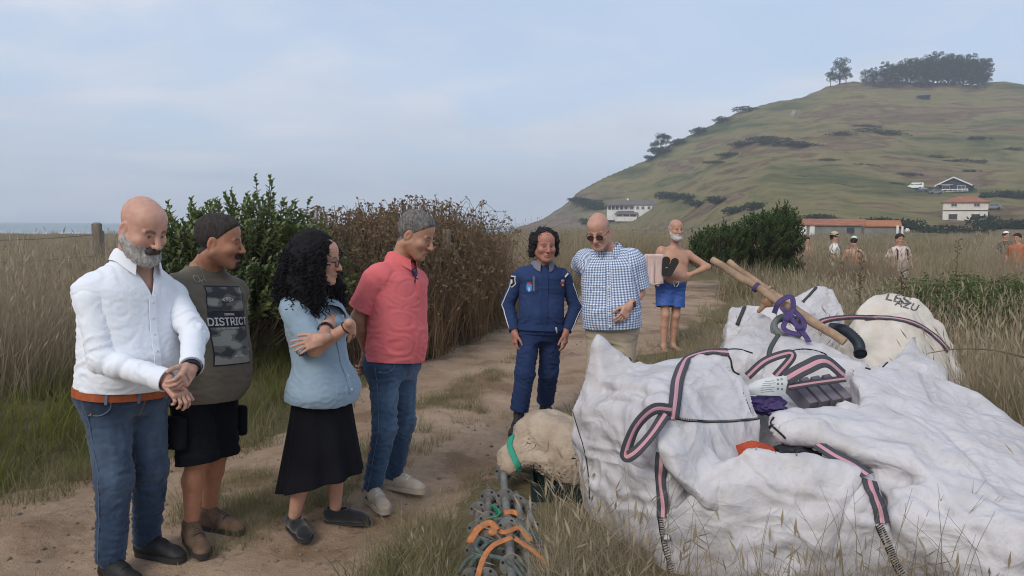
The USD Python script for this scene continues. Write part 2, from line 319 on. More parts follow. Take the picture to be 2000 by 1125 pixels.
# ---------------------------------------------------------------- materials
_mats = {}
def M(name, color, rough=0.8, var=0.0, vscale=8.0, bump=0.0, bscale=60.0, color2=None, spec=0.3, sheen=0.0, metal=0.0, sss=0.0, space='object', tint=None, detail=4.0, stretch=(1, 1, 1), isl=0.0, trans=0.0, r0=0.35, r1=0.65, bdist=0.01):
    """noise-mixed principled material; color2 = second colour of the mix; tint = name of a colour primvar that multiplies."""
    if name in _mats: return _mats[name]
    c = np.array(color, float); c2 = np.array(color2, float) if color2 is not None else c * (1 - var)
    n = {'tc': ('texture_coordinate', {}), 'geo': ('geometry', {}), 'mp': ('mapping', {'scale': stretch}),
         'nz': ('noise_texture', {'scale': vscale, 'detail': detail, 'roughness': 0.6}), 'rp': ('rgb_ramp', {'ramp': [(0.0, tuple(c2)), (r0, tuple(c2)), (r1, tuple(c)), (1.0, tuple(c))]}),
         'p': ('principled_bsdf', {'roughness': rough, 'specular_ior_level': spec, 'metallic': metal, 'sheen_weight': sheen, 'subsurface_weight': sss, 'subsurface_radius': (0.9, 0.3, 0.15), 'subsurface_scale': 0.012})}
    l = [('geo.position' if space == 'world' else 'tc.object', 'mp.vector'), ('mp.vector', 'nz.vector'), ('nz.fac', 'rp.fac')]
    out = 'rp.color'
    if isl:
        n['im'] = ('map_range', {'from_min': 0.0, 'from_max': 1.0, 'to_min': 1 - isl, 'to_max': 1 + isl}); n['iv'] = ('hsv', {})
        l += [('geo.random_per_island', 'im.value'), ('im.result', 'iv.value'), (out, 'iv.color')]; out = 'iv.color'
    if tint:
        n['at'] = ('attribute', {'attribute': tint}); n['mx'] = ('mix', {'mix_type': 'multiply', 'fac': 1.0}); l += [(out, 'mx.color1'), ('at.color', 'mx.color2')]; out = 'mx.color'
    l.append((out, 'p.base_color'))
    if bump:
        n['bn'] = ('noise_texture', {'scale': bscale, 'detail': 5.0, 'roughness': 0.6}); n['b'] = ('bump', {'strength': bump, 'distance': bdist})
        l += [('mp.vector', 'bn.vector'), ('bn.fac', 'b.height'), ('b.normal', 'p.normal')]
    surf = 'p.BSDF'
    if trans:
        n['tr'] = ('translucent_bsdf', {}); n['mc'] = ('mix_closure', {'fac': trans}); l += [(out, 'tr.color'), ('p.BSDF', 'mc.closure1'), ('tr.BSDF', 'mc.closure2')]; surf = 'mc.closure'
    _mats[name] = usdkit.material(stage, '/World/Looks/' + name, n, l, surface=surf); return _mats[name]

m_dry = M('dry_grass', (0.60, 0.49, 0.33), 0.85, color2=(0.42, 0.32, 0.20), vscale=0.5, space='world', isl=0.4, trans=0.25)
m_dry_red = M('dry_bramble', (0.40, 0.255, 0.135), 0.9, color2=(0.24, 0.145, 0.08), vscale=1.1, space='world', isl=0.45, trans=0.15)
m_grass = M('green_grass', (0.26, 0.26, 0.10), 0.8, color2=(0.38, 0.31, 0.16), vscale=0.9, space='world', isl=0.4, trans=0.25)
m_lush = M('lush_grass', (0.30, 0.32, 0.06), 0.75, color2=(0.20, 0.22, 0.05), vscale=1.5, space='world', isl=0.4, trans=0.3)
m_verge = M('verge_grass', (0.42, 0.35, 0.18), 0.85, color2=(0.25, 0.24, 0.10), vscale=1.3, space='world', isl=0.45, trans=0.25)
m_leaf = M('bush_leaf', (0.23, 0.28, 0.06), 0.5, color2=(0.11, 0.17, 0.05), vscale=2.6, space='world', isl=0.5, trans=0.25, spec=0.4)
m_leaf_dark = M('dark_leaf', (0.12, 0.19, 0.035), 0.5, color2=(0.06, 0.11, 0.025), vscale=2.0, space='world', isl=0.5, trans=0.2)
m_leaf_far = M('far_leaf', (0.05, 0.075, 0.022), 0.8, color2=(0.022, 0.037, 0.014), vscale=0.35, space='world', isl=0.4, trans=0.15)
m_weed = M('weed_leaf', (0.19, 0.235, 0.06), 0.6, color2=(0.12, 0.155, 0.04), vscale=2.0, space='world', isl=0.45, trans=0.3)
m_bark = M('bark', (0.12, 0.09, 0.06), 0.95, var=0.5, vscale=14, bump=0.6, bscale=40)
m_twig = M('twig', (0.24, 0.165, 0.10), 0.9, var=0.5, vscale=4, space='world', isl=0.35)
m_post = M('weathered_post', (0.26, 0.215, 0.165), 0.95, var=0.5, vscale=22, bump=0.7, bscale=50, stretch=(1, 1, 0.15))
m_wire = M('rusty_wire', (0.10, 0.075, 0.06), 0.6, var=0.4, vscale=30)
m_black = M('black_fabric', (0.008, 0.008, 0.011), 0.9, var=0.3, vscale=6, bump=0.2, bscale=200, bdist=0.003, spec=0.12)
m_metal = M('dull_metal', (0.45, 0.44, 0.42), 0.35, metal=0.8)
# ---------------------------------------------------------------- terrain
_px = np.array([-6000, 700, 960, 1000, 1030, 1060, 1100, 1130, 1175, 1230, 1262, 1285, 1320, 1345, 1390, 1440, 1500, 1550, 1600, 1640, 1700, 1900, 1940, 2000, 2200, 2600, 3200, 4200, 9000])
_py = np.array([470, 470, 452, 445, 438, 426, 399, 373, 347, 322, 309, 291, 272, 262, 239, 216, 198, 190, 168, 158, 157, 160, 151, 152, 160, 220, 330, 400, 440])
_e = np.array([(lambda r: r[2] / r[1])(ray(min(max(a, -200), 2200), b)) for a, b in zip(_px, _py)])
_d0x = np.array([-6000, 980, 1010, 1100, 1230, 1400, 1500, 2000, 9000]); _d0 = np.array([340, 340, 340, 330, 300, 160, 118, 110, 110.])
_d1x = np.array([-6000, 1000, 1100, 1230, 1500, 1900, 9000]); _d1 = np.array([380, 385, 395, 425, 450, 450, 450.])
def far_height(x, y):
    yy = np.maximum(y, 0.25 * np.abs(x) + 1e-3); a = 1000 + 1450 * x / yy
    H = np.interp(a, _px, _e); d0 = np.interp(a, _d0x, _d0); d1 = np.interp(a, _d1x, _d1); Z = CAM_H + d1 * H
    t = (yy - d0) / (d1 - d0); ex = np.interp(a, [1000, 1230, 1500, 1800], [1.15, 1.35, 1.55, 1.9])
    up = Z * np.clip(t, 0, 1) ** ex
    back = Z - np.maximum(yy - d1, 0) * 0.38
    z = np.where(t <= 1, up, np.maximum(back, -8))
    s = np.interp(a, [930, 1015], [0.0, 1.0]); low = -np.interp(yy, [95, 128], [0.0, 5.5])
    near = np.interp(a, [1010, 1120], [0, 1]) if False else s
    z = np.where(Z > 0.0, z, np.minimum(z, 0)) * s + low * (1 - s)
    # rough ground on the hill
    k = np.clip((yy - 130) / 100, 0, 1) * np.clip(z / 8, 0, 1)
    n = meshkit.fbm(np.stack([x / 38, y / 38, 0 * x], -1), 4, 3) - 0.5; n2 = meshkit.fbm(np.stack([x / 9, y / 9, 0 * x], -1), 3, 9) - 0.5
    return z + k * (n * 7.0 + n2 * 2.2) * np.clip(1.1 - np.abs(t - 1) * 0, 0, 1) * np.clip((d1 - yy) / 40 + 0.25, 0.15, 1)
_left_edge_px = [(-700, 1090), (-200, 1012), (0, 985), (190, 925), (450, 872), (540, 842), (640, 792), (720, 742), (850, 692), (960, 648), (1060, 608), (1130, 578), (1220, 560), (1300, 551), (1440, 545)]
_LE = np.array([G(*p)[:2] for p in _left_edge_px])
_RE = np.array([G(*p)[:2] for p in [(1440, 562), (1400, 602), (1330, 652), (1270, 692), (1180, 770), (1130, 850), (1000, 900), (960, 950), (890, 1010), (790, 1125), (700, 1350), (400, 1800)]])
TRACK = Polygon(np.vstack([_LE, _RE, [[-1.5, 1.2], [-6, 2.3]]]))
STRIP = Polygon(np.array([G(*p)[:2] for p in [(300, 1075), (350, 1000), (470, 925), (600, 880), (700, 868), (790, 800), (900, 752), (1000, 700), (1040, 690), (1010, 735), (960, 790), (900, 850), (800, 905), (680, 985), (560, 1030), (400, 1090)]]))
from shapely import distance as sh_dist, points as sh_points
def path_dist(x, y):
    """signed distance to the track outline, inside negative"""
    p = sh_points(np.ravel(x), np.ravel(y)); d = sh_dist(p, TRACK.exterior); return np.where(contains_xy(TRACK, np.ravel(x), np.ravel(y)), -d, d).reshape(np.shape(x))
_lez = np.argsort(_LE[:, 1])
def left_side(x, y): return np.interp(y, _LE[_lez, 1], _LE[_lez, 0]) - x          # > 0 on the left of the track
def height(x, y):
    x, y = np.asarray(x, float), np.asarray(y, float); z = far_height(x, y); r = np.hypot(x, y)
    z = z - 0.28 * np.exp(-((r - 20) / 7.0) ** 2) * np.clip((x / np.maximum(y, 1) - 0.33) / 0.1, 0, 1) * (y > 3); out = np.zeros_like(z); m = (r < 32) & (y > -8)
    if m.any():
        pd = path_dist(x[m], y[m]); ls = left_side(x[m], y[m])
        bump = (meshkit.fbm(np.stack([x[m] * 1.3, y[m] * 1.3, 0 * x[m]], -1), 3, 5) - 0.5)
        fine = (meshkit.fbm(np.stack([x[m] * 6, y[m] * 6, 0 * x[m]], -1), 3, 6) - 0.5)
        side = np.clip(pd / 0.8, 0, 1)
        inS = np.clip(np.where(contains_xy(STRIP, x[m], y[m]), 1, -1) * sh_dist(sh_points(x[m], y[m]), STRIP.exterior) / 0.3 + 0.5, 0, 1)
        rut = np.exp(-((np.abs(sh_dist(sh_points(x[m], y[m]), STRIP)) - 0.42) / 0.2) ** 2) * (1 - side) * 0.035
        out[m] = -rut + side * (bump * 0.25 + 0.02 + np.where(ls > 0, np.clip(ls * 0.25, 0, 0.32), 0.0)) + (1 - side) * (bump * 0.05 + fine * 0.03 + 0.02 * inS)
    mid = (r >= 30) & (r < 140)
    out[mid] += (meshkit.fbm(np.stack([x[mid] / 6, y[mid] / 6, 0 * x[mid]], -1), 3, 5) - 0.5) * 0.35 * np.clip((r[mid] - 30) / 10, 0, 1)
    return z + out
def polar(r, phi):
    R_, P_ = np.meshgrid(r, phi, indexing='ij'); x, y = R_ * np.sin(P_), R_ * np.cos(P_); return x, y, np.arange(len(r) * len(phi)).reshape(len(r), len(phi))
def grid_faces(ix, wrap=False):
    if wrap: ix = np.hstack([ix, ix[:, :1]])
    q = np.stack([ix[:-1, :-1], ix[:-1, 1:], ix[1:, 1:], ix[1:, :-1]], -1).reshape(-1, 4)[:, ::-1]; return np.vstack([q[:, [0, 1, 2]], q[:, [0, 2, 3]]])
_phi = np.r_[np.linspace(-3.0, -0.75, 40)[:-1], np.linspace(-0.75, 0.75, 420), np.linspace(0.75, 3.0, 40)[1:]]
_r = np.r_[0.3, 0.8, np.geomspace(1.4, 30, 230), np.geomspace(30, 140, 90)[1:]]
x, y, ix = polar(_r, _phi)
gv = np.stack([x, y, height(x, y)], -1).reshape(-1, 3)
m_soil = M('grassy_soil', (0.17, 0.13, 0.065), 0.95, color2=(0.10, 0.085, 0.04), vscale=0.8, space='world', bump=0.8, bscale=12, bdist=0.06)
top('ground', (gv, grid_faces(ix)), m_soil, 'flat grassy soil of the field beside the track', kind='structure', smooth=True)
# hill and shore beyond
_phi2 = np.r_[np.linspace(-1.25, -0.6, 60)[:-1], np.linspace(-0.6, -0.05, 90)[:-1], np.linspace(-0.05, 0.66, 520), np.linspace(0.66, 1.25, 60)[1:]]
_r2 = np.r_[np.geomspace(139.0, 520, 200), np.geomspace(530, 900, 14)]
x, y, ix = polar(_r2, _phi2)
z = height(x, y); z[0] = height(x[0], y[0]) - 0.02
hv = np.stack([x, y, z], -1).reshape(-1, 3)
hm = usdkit.material(stage, '/World/Looks/hillside', {
    'g': ('geometry', {}), 'mp': ('mapping', {'scale': (0.013, 0.022, 0.085)}), 'n': ('noise_texture', {'scale': 1.0, 'detail': 8.0, 'roughness': 0.62, 'distortion': 0.5}),
    'r': ('rgb_ramp', {'ramp': [(0.0, (0.025, 0.036, 0.015)), (0.33, (0.035, 0.046, 0.018)), (0.40, (0.085, 0.088, 0.033)), (0.47, (0.15, 0.132, 0.052)), (0.54, (0.20, 0.16, 0.075)), (0.58, (0.12, 0.078, 0.042)), (0.64, (0.19, 0.135, 0.08)), (0.72, (0.13, 0.12, 0.045)), (1.0, (0.25, 0.20, 0.12))]}),
    'mp2': ('mapping', {'scale': (0.11, 0.2, 0.4)}), 'n2': ('noise_texture', {'scale': 1.0, 'detail': 8.0, 'roughness': 0.7}),
    'r2': ('rgb_ramp', {'ramp': [(0.0, (0.35, 0.4, 0.38)), (0.34, (0.5, 0.55, 0.5)), (0.46, (1.0, 1.0, 1.0)), (0.62, (1.1, 1.08, 1.0)), (1.0, (1.5, 1.35, 1.2))]}),
    'mx': ('mix', {'mix_type': 'multiply', 'fac': 1.0}), 'at': ('attribute', {'attribute': 'rock'}), 'rockc': ('rgb_ramp', {'ramp': [(0.3, (0.07, 0.055, 0.045)), (0.6, (0.22, 0.17, 0.14))]}), 'mr': ('mix', {'mix_type': 'mix'}),
    'rv': ('math', {'math_type': 'multiply'}), 'n3': ('map_range', {'from_min': 0.35, 'from_max': 0.6, 'clamp': True}),
    'b': ('bump', {'strength': 1.0, 'distance': 1.2}), 'p': ('principled_bsdf', {'roughness': 0.95, 'specular_ior_level': 0.1})},
    [('g.position', 'mp.vector'), ('mp.vector', 'n.vector'), ('n.fac', 'r.fac'), ('g.position', 'mp2.vector'), ('mp2.vector', 'n2.vector'), ('n2.fac', 'r2.fac'), ('r.color', 'mx.color1'), ('r2.color', 'mx.color2'),
     ('n2.fac', 'rockc.fac'), ('n2.fac', 'n3.value'), ('at.fac', 'rv.value1'), ('n3.result', 'rv.value2'), ('rv.value', 'mr.fac'), ('mx.color', 'mr.color1'), ('rockc.color', 'mr.color2'), ('mr.color', 'p.base_color'), ('n2.fac', 'b.height'), ('b.normal', 'p.normal')], surface='p.BSDF')
_a = 1000 + 1450 * hv[:, 0] / np.maximum(hv[:, 1], 1); _zz = hv[:, 2]
rock = np.clip((1200 - _a) / 110, 0, 1) * np.clip((30 - _zz) / 14, 0, 1)
top('hill', (hv, grid_faces(ix)), hm, 'grassy headland hill sloping down to the sea', kind='structure', smooth=True, tint={'rock': rock.astype(np.float32)})
# track sheet
def track_sheet():
    xs = np.arange(-6.5, 6.5, 0.045); ys = np.geomspace(1.3, 24, 330); X, Y = np.meshgrid(xs, ys)
    edge = (meshkit.fbm(np.stack([X * 2.2, Y * 2.2, 0 * X], -1), 4, 21) - 0.5) * 0.55; pd = path_dist(X, Y) + edge
    keep = pd < 0.3; ix = np.arange(X.size).reshape(X.shape); f = grid_faces(ix)[:, ::-1]; f = f[keep.ravel()[f].all(1)]
    v = np.stack([X, Y, height(X, Y) + np.clip(-pd * 0.12, -0.03, 0.006)], -1).reshape(-1, 3); u, inv = np.unique(f, return_inverse=True); return v[u], inv.reshape(-1, 3)
m_track = usdkit.material(stage, '/World/Looks/sandy_track', {
    'g': ('geometry', {}), 'n1': ('noise_texture', {'scale': 1.1, 'detail': 6.0, 'roughness': 0.6}), 'n2': ('noise_texture', {'scale': 13.0, 'detail': 8.0, 'roughness': 0.7}), 'n3': ('noise_texture', {'scale': 95.0, 'detail': 4.0}),
    'r1': ('rgb_ramp', {'ramp': [(0.0, (0.17, 0.105, 0.062)), (0.38, (0.21, 0.135, 0.083)), (0.48, (0.32, 0.222, 0.15)), (0.7, (0.41, 0.295, 0.205)), (1.0, (0.48, 0.36, 0.255))]}),
    'r2': ('rgb_ramp', {'ramp': [(0.25, (0.55, 0.52, 0.5)), (0.42, (0.93, 0.92, 0.9)), (0.62, (1.06, 1.05, 1.03)), (0.8, (1.2, 1.18, 1.15))]}), 'mx': ('mix', {'mix_type': 'multiply', 'fac': 1.0}),
    'v': ('voronoi_texture', {'scale': 34.0, 'randomness': 1.0}), 'vr': ('map_range', {'from_min': 0.06, 'from_max': 0.2, 'to_min': 1.0, 'to_max': 0.0, 'clamp': True}), 'ad': ('math', {'math_type': 'add'}), 'ad2': ('math', {'math_type': 'multiply_add', 'value2': 0.3}),
    'b': ('bump', {'strength': 0.75, 'distance': 0.03}), 'p': ('principled_bsdf', {'roughness': 0.93, 'specular_ior_level': 0.2})},
    [('g.position', 'n1.vector'), ('g.position', 'n2.vector'), ('g.position', 'n3.vector'), ('g.position', 'v.vector'), ('n1.fac', 'r1.fac'), ('n2.fac', 'r2.fac'), ('r1.color', 'mx.color1'), ('r2.color', 'mx.color2'), ('mx.color', 'p.base_color'),
     ('n3.fac', 'ad2.value1'), ('n2.fac', 'ad2.value3'), ('ad2.value', 'b.height'), ('b.normal', 'p.normal')], surface='p.BSDF')
top('dirt_track', track_sheet(), m_track, 'sandy dirt track with two worn wheel ruts', kind='structure', smooth=True)
# sea with lines of surf
m_sea = usdkit.material(stage, '/World/Looks/sea_water', {
    'g': ('geometry', {}), 'mp': ('mapping', {'scale': (0.012, 0.1, 1)}), 'n': ('noise_texture', {'scale': 1.0, 'detail': 5.0}), 'mp2': ('mapping', {'scale': (0.35, 0.6, 1)}), 'n2': ('noise_texture', {'scale': 1.0, 'detail': 5.0}),
    'sp': ('separate_xyz', {}), 'sh': ('map_range', {'from_min': 330.0, 'from_max': 640.0, 'to_min': 0.09, 'to_max': -0.06, 'clamp': True}), 'ad': ('math', {'math_type': 'add'}),
    'r': ('rgb_ramp', {'ramp': [(0.0, (0.10, 0.17, 0.19)), (0.60, (0.13, 0.205, 0.22)), (0.68, (0.6, 0.64, 0.66)), (1.0, (0.75, 0.78, 0.8))]}),
    'b': ('bump', {'strength': 0.5, 'distance': 0.5}), 'p': ('principled_bsdf', {'roughness': 0.35, 'specular_ior_level': 0.5})},
    [('g.position', 'mp.vector'), ('mp.vector', 'n.vector'), ('g.position', 'mp2.vector'), ('mp2.vector', 'n2.vector'), ('g.position', 'sp.vector'), ('sp.y', 'sh.value'), ('n.fac', 'ad.value1'), ('sh.result', 'ad.value2'), ('ad.value', 'r.fac'), ('r.color', 'p.base_color'), ('n2.fac', 'b.height'), ('b.normal', 'p.normal')], surface='p.BSDF')
x, y, ix = polar(np.geomspace(110, 2400, 40), np.linspace(-1.3, 1.3, 60))
top('sea', (np.stack([x, y, 0 * x - 4.2], -1).reshape(-1, 3), grid_faces(ix)), m_sea, 'blue grey sea with white surf reaching to the horizon', kind='structure', smooth=True)

# ---------------------------------------------------------------- vegetation protos
def blade(base, h, w, lean, az, bend, segs=3):
    t = np.linspace(0, 1, segs + 1); d = np.array([math.cos(az), math.sin(az)])
    r = lean * t + bend * t**2.2; z = h * t * (1 - 0.18 * bend / max(h, 1e-3) * t)
    c = np.stack([base[0] + d[0] * r, base[1] + d[1] * r, base[2] + z], 1); s = np.array([-d[1], d[0], 0]); a = RNG.uniform(0, 2 * np.pi); s = np.array([math.cos(a), math.sin(a), 0])
    ww = w * (1 - t**1.6) + 0.0004; L, R_ = c - s * ww[:, None] / 2, c + s * ww[:, None] / 2
    v = np.empty((2 * len(t), 3)); v[0::2] = L; v[1::2] = R_
    i = np.arange(segs) * 2; return v, np.vstack([np.stack([i, i + 1, i + 3], 1), np.stack([i, i + 3, i + 2], 1)])
def tuft(n, h, w, spread, bend, seedhead=0.0, lean=0.12):
    ms = []
    for _ in range(n):
        a, r = RNG.uniform(0, 2 * np.pi), spread * math.sqrt(RNG.random()); hh = h * RNG.uniform(0.45, 1.1)
        ms.append(blade((r * math.cos(a), r * math.sin(a), -0.02), hh, w * RNG.uniform(0.6, 1.3), hh * lean * RNG.uniform(0, 1.5), RNG.uniform(0, 2 * np.pi), hh * bend * RNG.uniform(0, 1.3)))
        if RNG.random() < seedhead:
            p = ms[-1][0][-2:].mean(0); q = ms[-1][0][-4:-2].mean(0); t = unit(p - q); ms.append((np.array([p, p + t * 0.05 + [0.008, 0, 0], p + t * 0.11, p + t * 0.05 - [0.008, 0, 0]]), np.array([[0, 1, 2], [0, 2, 3]])))
    return cat_meshes(ms)
def leafquad(p, d, up, L, wd, fold=0.15):
    d, s = unit(d), unit(np.cross(d, up)); n = np.cross(s, d)
    v = np.array([p, p + d * L * 0.5 + s * wd / 2 + n * fold * wd, p + d * L, p + d * L * 0.5 - s * wd / 2 + n * fold * wd]); return v, np.array([[0, 1, 2], [0, 2, 3]])
def rnd_dir(zlo=-1): 
    while True:
        d = RNG.normal(size=3); d /= np.linalg.norm(d)
        if d[2] > zlo: return d
def instancer(path, protos, pos, scale, rot, idx=None):
    """protos: list of (mesh, material). rot: rotation about z (radians), tilt allowed as quaternions (w,x,y,z)."""
    pi = UsdGeom.PointInstancer.Define(stage, path); n = len(pos)
    for k, (mesh, mat) in enumerate(protos):
        usdkit.mesh(stage, f'{path}/shape_{k + 1:03d}', mesh, mat, smooth=False); pi.GetPrototypesRel().AddTarget(f'{path}/shape_{k + 1:03d}')
    pi.CreatePositionsAttr(Vt.Vec3fArray.FromNumpy(np.asarray(pos, np.float32)))
    sc = np.asarray(scale, np.float32); sc = np.repeat(sc[:, None], 3, 1) if sc.ndim == 1 else sc
    pi.CreateScalesAttr(Vt.Vec3fArray.FromNumpy(np.ascontiguousarray(sc)))
    pi.CreateOrientationsAttr(Vt.QuathArray([Gf.Quath(math.cos(a / 2), 0, 0, math.sin(a / 2)) for a in np.asarray(rot, float)]))
    pi.CreateProtoIndicesAttr(Vt.IntArray.FromNumpy(np.asarray(RNG.integers(0, len(protos), n) if idx is None else idx, np.int32)))
    return pi.GetPrim()
def scatter(n, r0, r1, a0, a1, power=0.0):
    """points between azimuths a0..a1 (radians from +y, clockwise) and distances r0..r1, thinning with distance"""
    u = RNG.random(n); r = r0 * (r1 / r0) ** u; a = RNG.uniform(a0, a1, n); return r * np.sin(a), r * np.cos(a)
AVOID = []                                                    # (x, y, radius): things that stand in the grass
def clear(x, y):
    ok = np.ones(len(x), bool)
    for cx, cy, rr in AVOID: ok &= np.hypot(x - cx, y - cy) > rr
    return ok
def place_grass(name, protos, x, y, s, label, extra=None):
    z = height(x, y) - 0.01
    tag(instancer(numbered('/World/' + name), protos, np.stack([x, y, z], 1), s, RNG.uniform(0, 6.28, len(x)), extra), label, None, None, 'stuff')
# ---------------------------------------------------------------- people
def Rx(a): c, s = math.cos(a), math.sin(a); return np.array([[1, 0, 0], [0, c, -s], [0, s, c]])
def Ry(a): c, s = math.cos(a), math.sin(a); return np.array([[c, 0, s], [0, 1, 0], [-s, 0, c]])
rad = math.radians
def ik(a, c, hint, l1, l2):
    a, c, hint = map(lambda q: np.asarray(q, float), (a, c, hint)); d = c - a; L = np.linalg.norm(d)
    if L > 0.995 * (l1 + l2): k = 0.995 * (l1 + l2) / L; c = a + d * k; d = c - a; L = np.linalg.norm(d)
    x = (L * L + l1 * l1 - l2 * l2) / (2 * L); h = math.sqrt(max(l1 * l1 - x * x, 0)); u = d / L; n = hint - a; n = unit(n - u * (n @ u)); return a + u * x + n * h, c
def frame(yaw, z=None):
    X = rotz(yaw)[:, 0]
    if z is None: return rotz(yaw)
    Z = unit(z); X = unit(X - Z * (X @ Z)); return np.stack([X, np.cross(Z, X), Z], 1)
def smooth01(x): x = np.clip(x, 0, 1); return x * x * (3 - 2 * x)
def head_prims(S, c, R, s, beardless=True, jaw=1.0, fat=1.0, nose=1.0, female=False):
    P = lambda x, y, z: c + R @ (np.array([x, y, z]) * s)
    S.ell(P(0, 0.018, 0.043), np.array([0.076, 0.098, 0.09]) * s, R, 0.02)
    S.ell(P(0, -0.032, -0.018), np.array([0.066 * fat, 0.062, 0.088]) * s, R, 0.03 * s)
    S.ell(P(0, -0.03, 0.06), np.array([0.066, 0.062, 0.055]) * s, R, 0.025 * s)
    for m in (-1, 1):
        S.cap(P(0.056 * jaw * fat * m, 0.005, -0.05), P(0.024 * m, -0.068, -0.098), 0.026 * s, 0.023 * s, 0.03 * s)
        S.ell(P(0.043 * m * fat, -0.062, -0.026), np.array([0.025, 0.024, 0.022]) * s, R, 0.022 * s)
        S.cap(P(0.012 * m, -0.089, 0.023), P(0.046 * m, -0.076, 0.022), 0.0095 * s, 0.008 * s, 0.012 * s)
    S.ell(P(0, -0.082, -0.104), np.array([0.022, 0.02, 0.018]) * s, R, 0.022 * s)
    for m in (-1, 1): S.ell(P(0.032 * m, -0.101, 0.004), np.array([0.018, 0.016, 0.012]) * s, R, 0.010 * s, sub=True)
    for m in (-1, 1): S.ell(P(0.032 * m, -0.0765, 0.003), np.array([0.0135, 0.0125, 0.012]) * s, R, 0.003 * s)
    for m in (-1, 1): S.cap(P(0.020 * m, -0.086, 0.0125), P(0.044 * m, -0.079, 0.0115), 0.0048 * s, 0.004 * s, 0.004 * s)
    S.cap(P(0, -0.091, 0.016), P(0, -0.113 - 0.006 * nose, -0.030), 0.0085 * s, 0.0125 * s * nose, 0.010 * s)
    for m in (-1, 1): S.ell(P(0.0135 * m * nose, -0.103, -0.034), np.array([0.0088, 0.012, 0.0088]) * s, R, 0.007 * s)
    S.ell(P(0, -0.090, -0.067), np.array([0.030, 0.013, 0.020]) * s, R, 0.012 * s)
    for m in (-1, 1):
        S.cap(P(0, -0.1005, -0.0605), P(0.021 * m, -0.089, -0.0700), 0.0062 * s, 0.003 * s, 0.006 * s)
        S.cap(P(0, -0.0985, -0.0735), P(0.019 * m, -0.0885, -0.0735), 0.0072 * s, 0.003 * s, 0.006 * s)
        S.cap(P(0, -0.1065, -0.0668), P(0.022 * m, -0.093, -0.0718), 0.0028 * s, 0.0018 * s, 0.003 * s, sub=True)
        S.cap(P(0.021 * m, -0.1035, -0.036), P(0.034 * m, -0.0905, -0.070), 0.0035 * s, 0.0035 * s, 0.007 * s, sub=True)
        E = R @ rotz(-0.35 * m) @ Rx(0.15)
        S.ell(P(0.077 * m, 0.016, -0.006), np.array([0.010, 0.020, 0.033]) * s, E, 0.008 * s); S.ell(P(0.088 * m, 0.011, -0.002), np.array([0.008, 0.011, 0.019]) * s, E, 0.006 * s, sub=True)
def hand_prims(S, w, d, n, th, curl=(0.25, 0.35, 0.25), s=1.0, spread=0.06, thumb=0.35):
    d = unit(d); n = unit(np.asarray(n, float) - d * (np.asarray(n, float) @ d)); t = np.cross(d, n); t = t if t @ np.asarray(th, float) > 0 else -t
    Rm = np.stack([t, n, d], 1); S.cap(w - d * 0.03, w + d * 0.025, 0.026 * s, 0.026 * s, 0.015)
    S.box(w + d * 0.055 * s, np.array([0.040, 0.0135, 0.046]) * s, Rm, 0.012 * s, 0.016); S.ell(w + d * 0.035 * s + t * 0.026 * s + n * 0.008 * s, np.array([0.019, 0.016, 0.03]) * s, Rm, 0.012)
    for k, (o, L, r) in enumerate(((0.0295, 0.073, 0.0088), (0.0098, 0.081, 0.009), (-0.0102, 0.075, 0.0086), (-0.0292, 0.058, 0.0076))):
        p = w + d * (0.098 - (0.004 if k in (0, 2) else 0.012 if k == 3 else 0)) * s + t * o * s; a = 0.0; dd = unit(d + t * spread * (1.5 - k)); c_ = [c * (1 + 0.12 * k) for c in curl]; p0 = p - dd * 0.015 * s
        for j, f in enumerate((0.45, 0.31, 0.24)):
            a += c_[j]; u = dd * math.cos(a) + n * math.sin(a); q = p + u * L * f * s; S.cap(p0 if j == 0 else p, q, r * s * (1 - 0.09 * j), r * s * (0.92 - 0.09 * j), 0.0035); p = q
    p = w + d * 0.028 * s + t * 0.030 * s + n * 0.004; u = unit(d * 0.75 + t * (0.65 - thumb * 0.4) + n * thumb)
    for j, (L, r) in enumerate(((0.04, 0.0115), (0.03, 0.0105), (0.026, 0.0092))):
        q = p + u * L * s; S.cap(p, q, r * s, r * s * 0.92, 0.006); p = q; u = unit(u + d * 0.25 + n * 0.15 * thumb - t * 0.12)
T_M = [(-0.17, 0.118, 0.095), (-0.03, 0.170, 0.115), (0.10, 0.164, 0.113), (0.25, 0.158, 0.112), (0.45, 0.168, 0.118), (0.65, 0.180, 0.122), (0.80, 0.180, 0.112), (0.90, 0.150, 0.090), (0.97, 0.100, 0.070), (1.06, 0.062, 0.062)]
T_F = [(-0.17, 0.125, 0.10), (-0.03, 0.182, 0.122), (0.10, 0.170, 0.115), (0.28, 0.140, 0.10), (0.45, 0.142, 0.105), (0.65, 0.155, 0.128), (0.80, 0.152, 0.105), (0.90, 0.128, 0.082), (0.97, 0.085, 0.062), (1.06, 0.052, 0.055)]
def torso_tab(L, wf=1.0, belly=0.0, inf=0.0, female=False, lo=-0.17, hi=1.06, bust=0.0, hips=0.0, flare=0.0):
    out = []
    for z, rx, ry in (T_F if female else T_M):
        if z < lo - 0.1 or z > hi + 0.1: continue
        b = belly * math.exp(-((z - 0.24) / 0.24) ** 2); bu = bust * math.exp(-((z - 0.64) / 0.10) ** 2); i = inf * (1 if z < 0.85 else max(0.15, 1 - (z - 0.85) * 6)); hp = hips * math.exp(-((z + 0.02) / 0.15) ** 2)
        fl = flare * smooth01((0.35 - z) / 0.5); out.append((z * L, 0, -b * 0.62 - bu * 0.5 + hp * 0.3, rx * wf + b * 0.45 + i + hp * 0.4 + fl, ry * wf + b * 0.62 + bu * 0.5 + i + hp * 0.5 + fl))
    return out
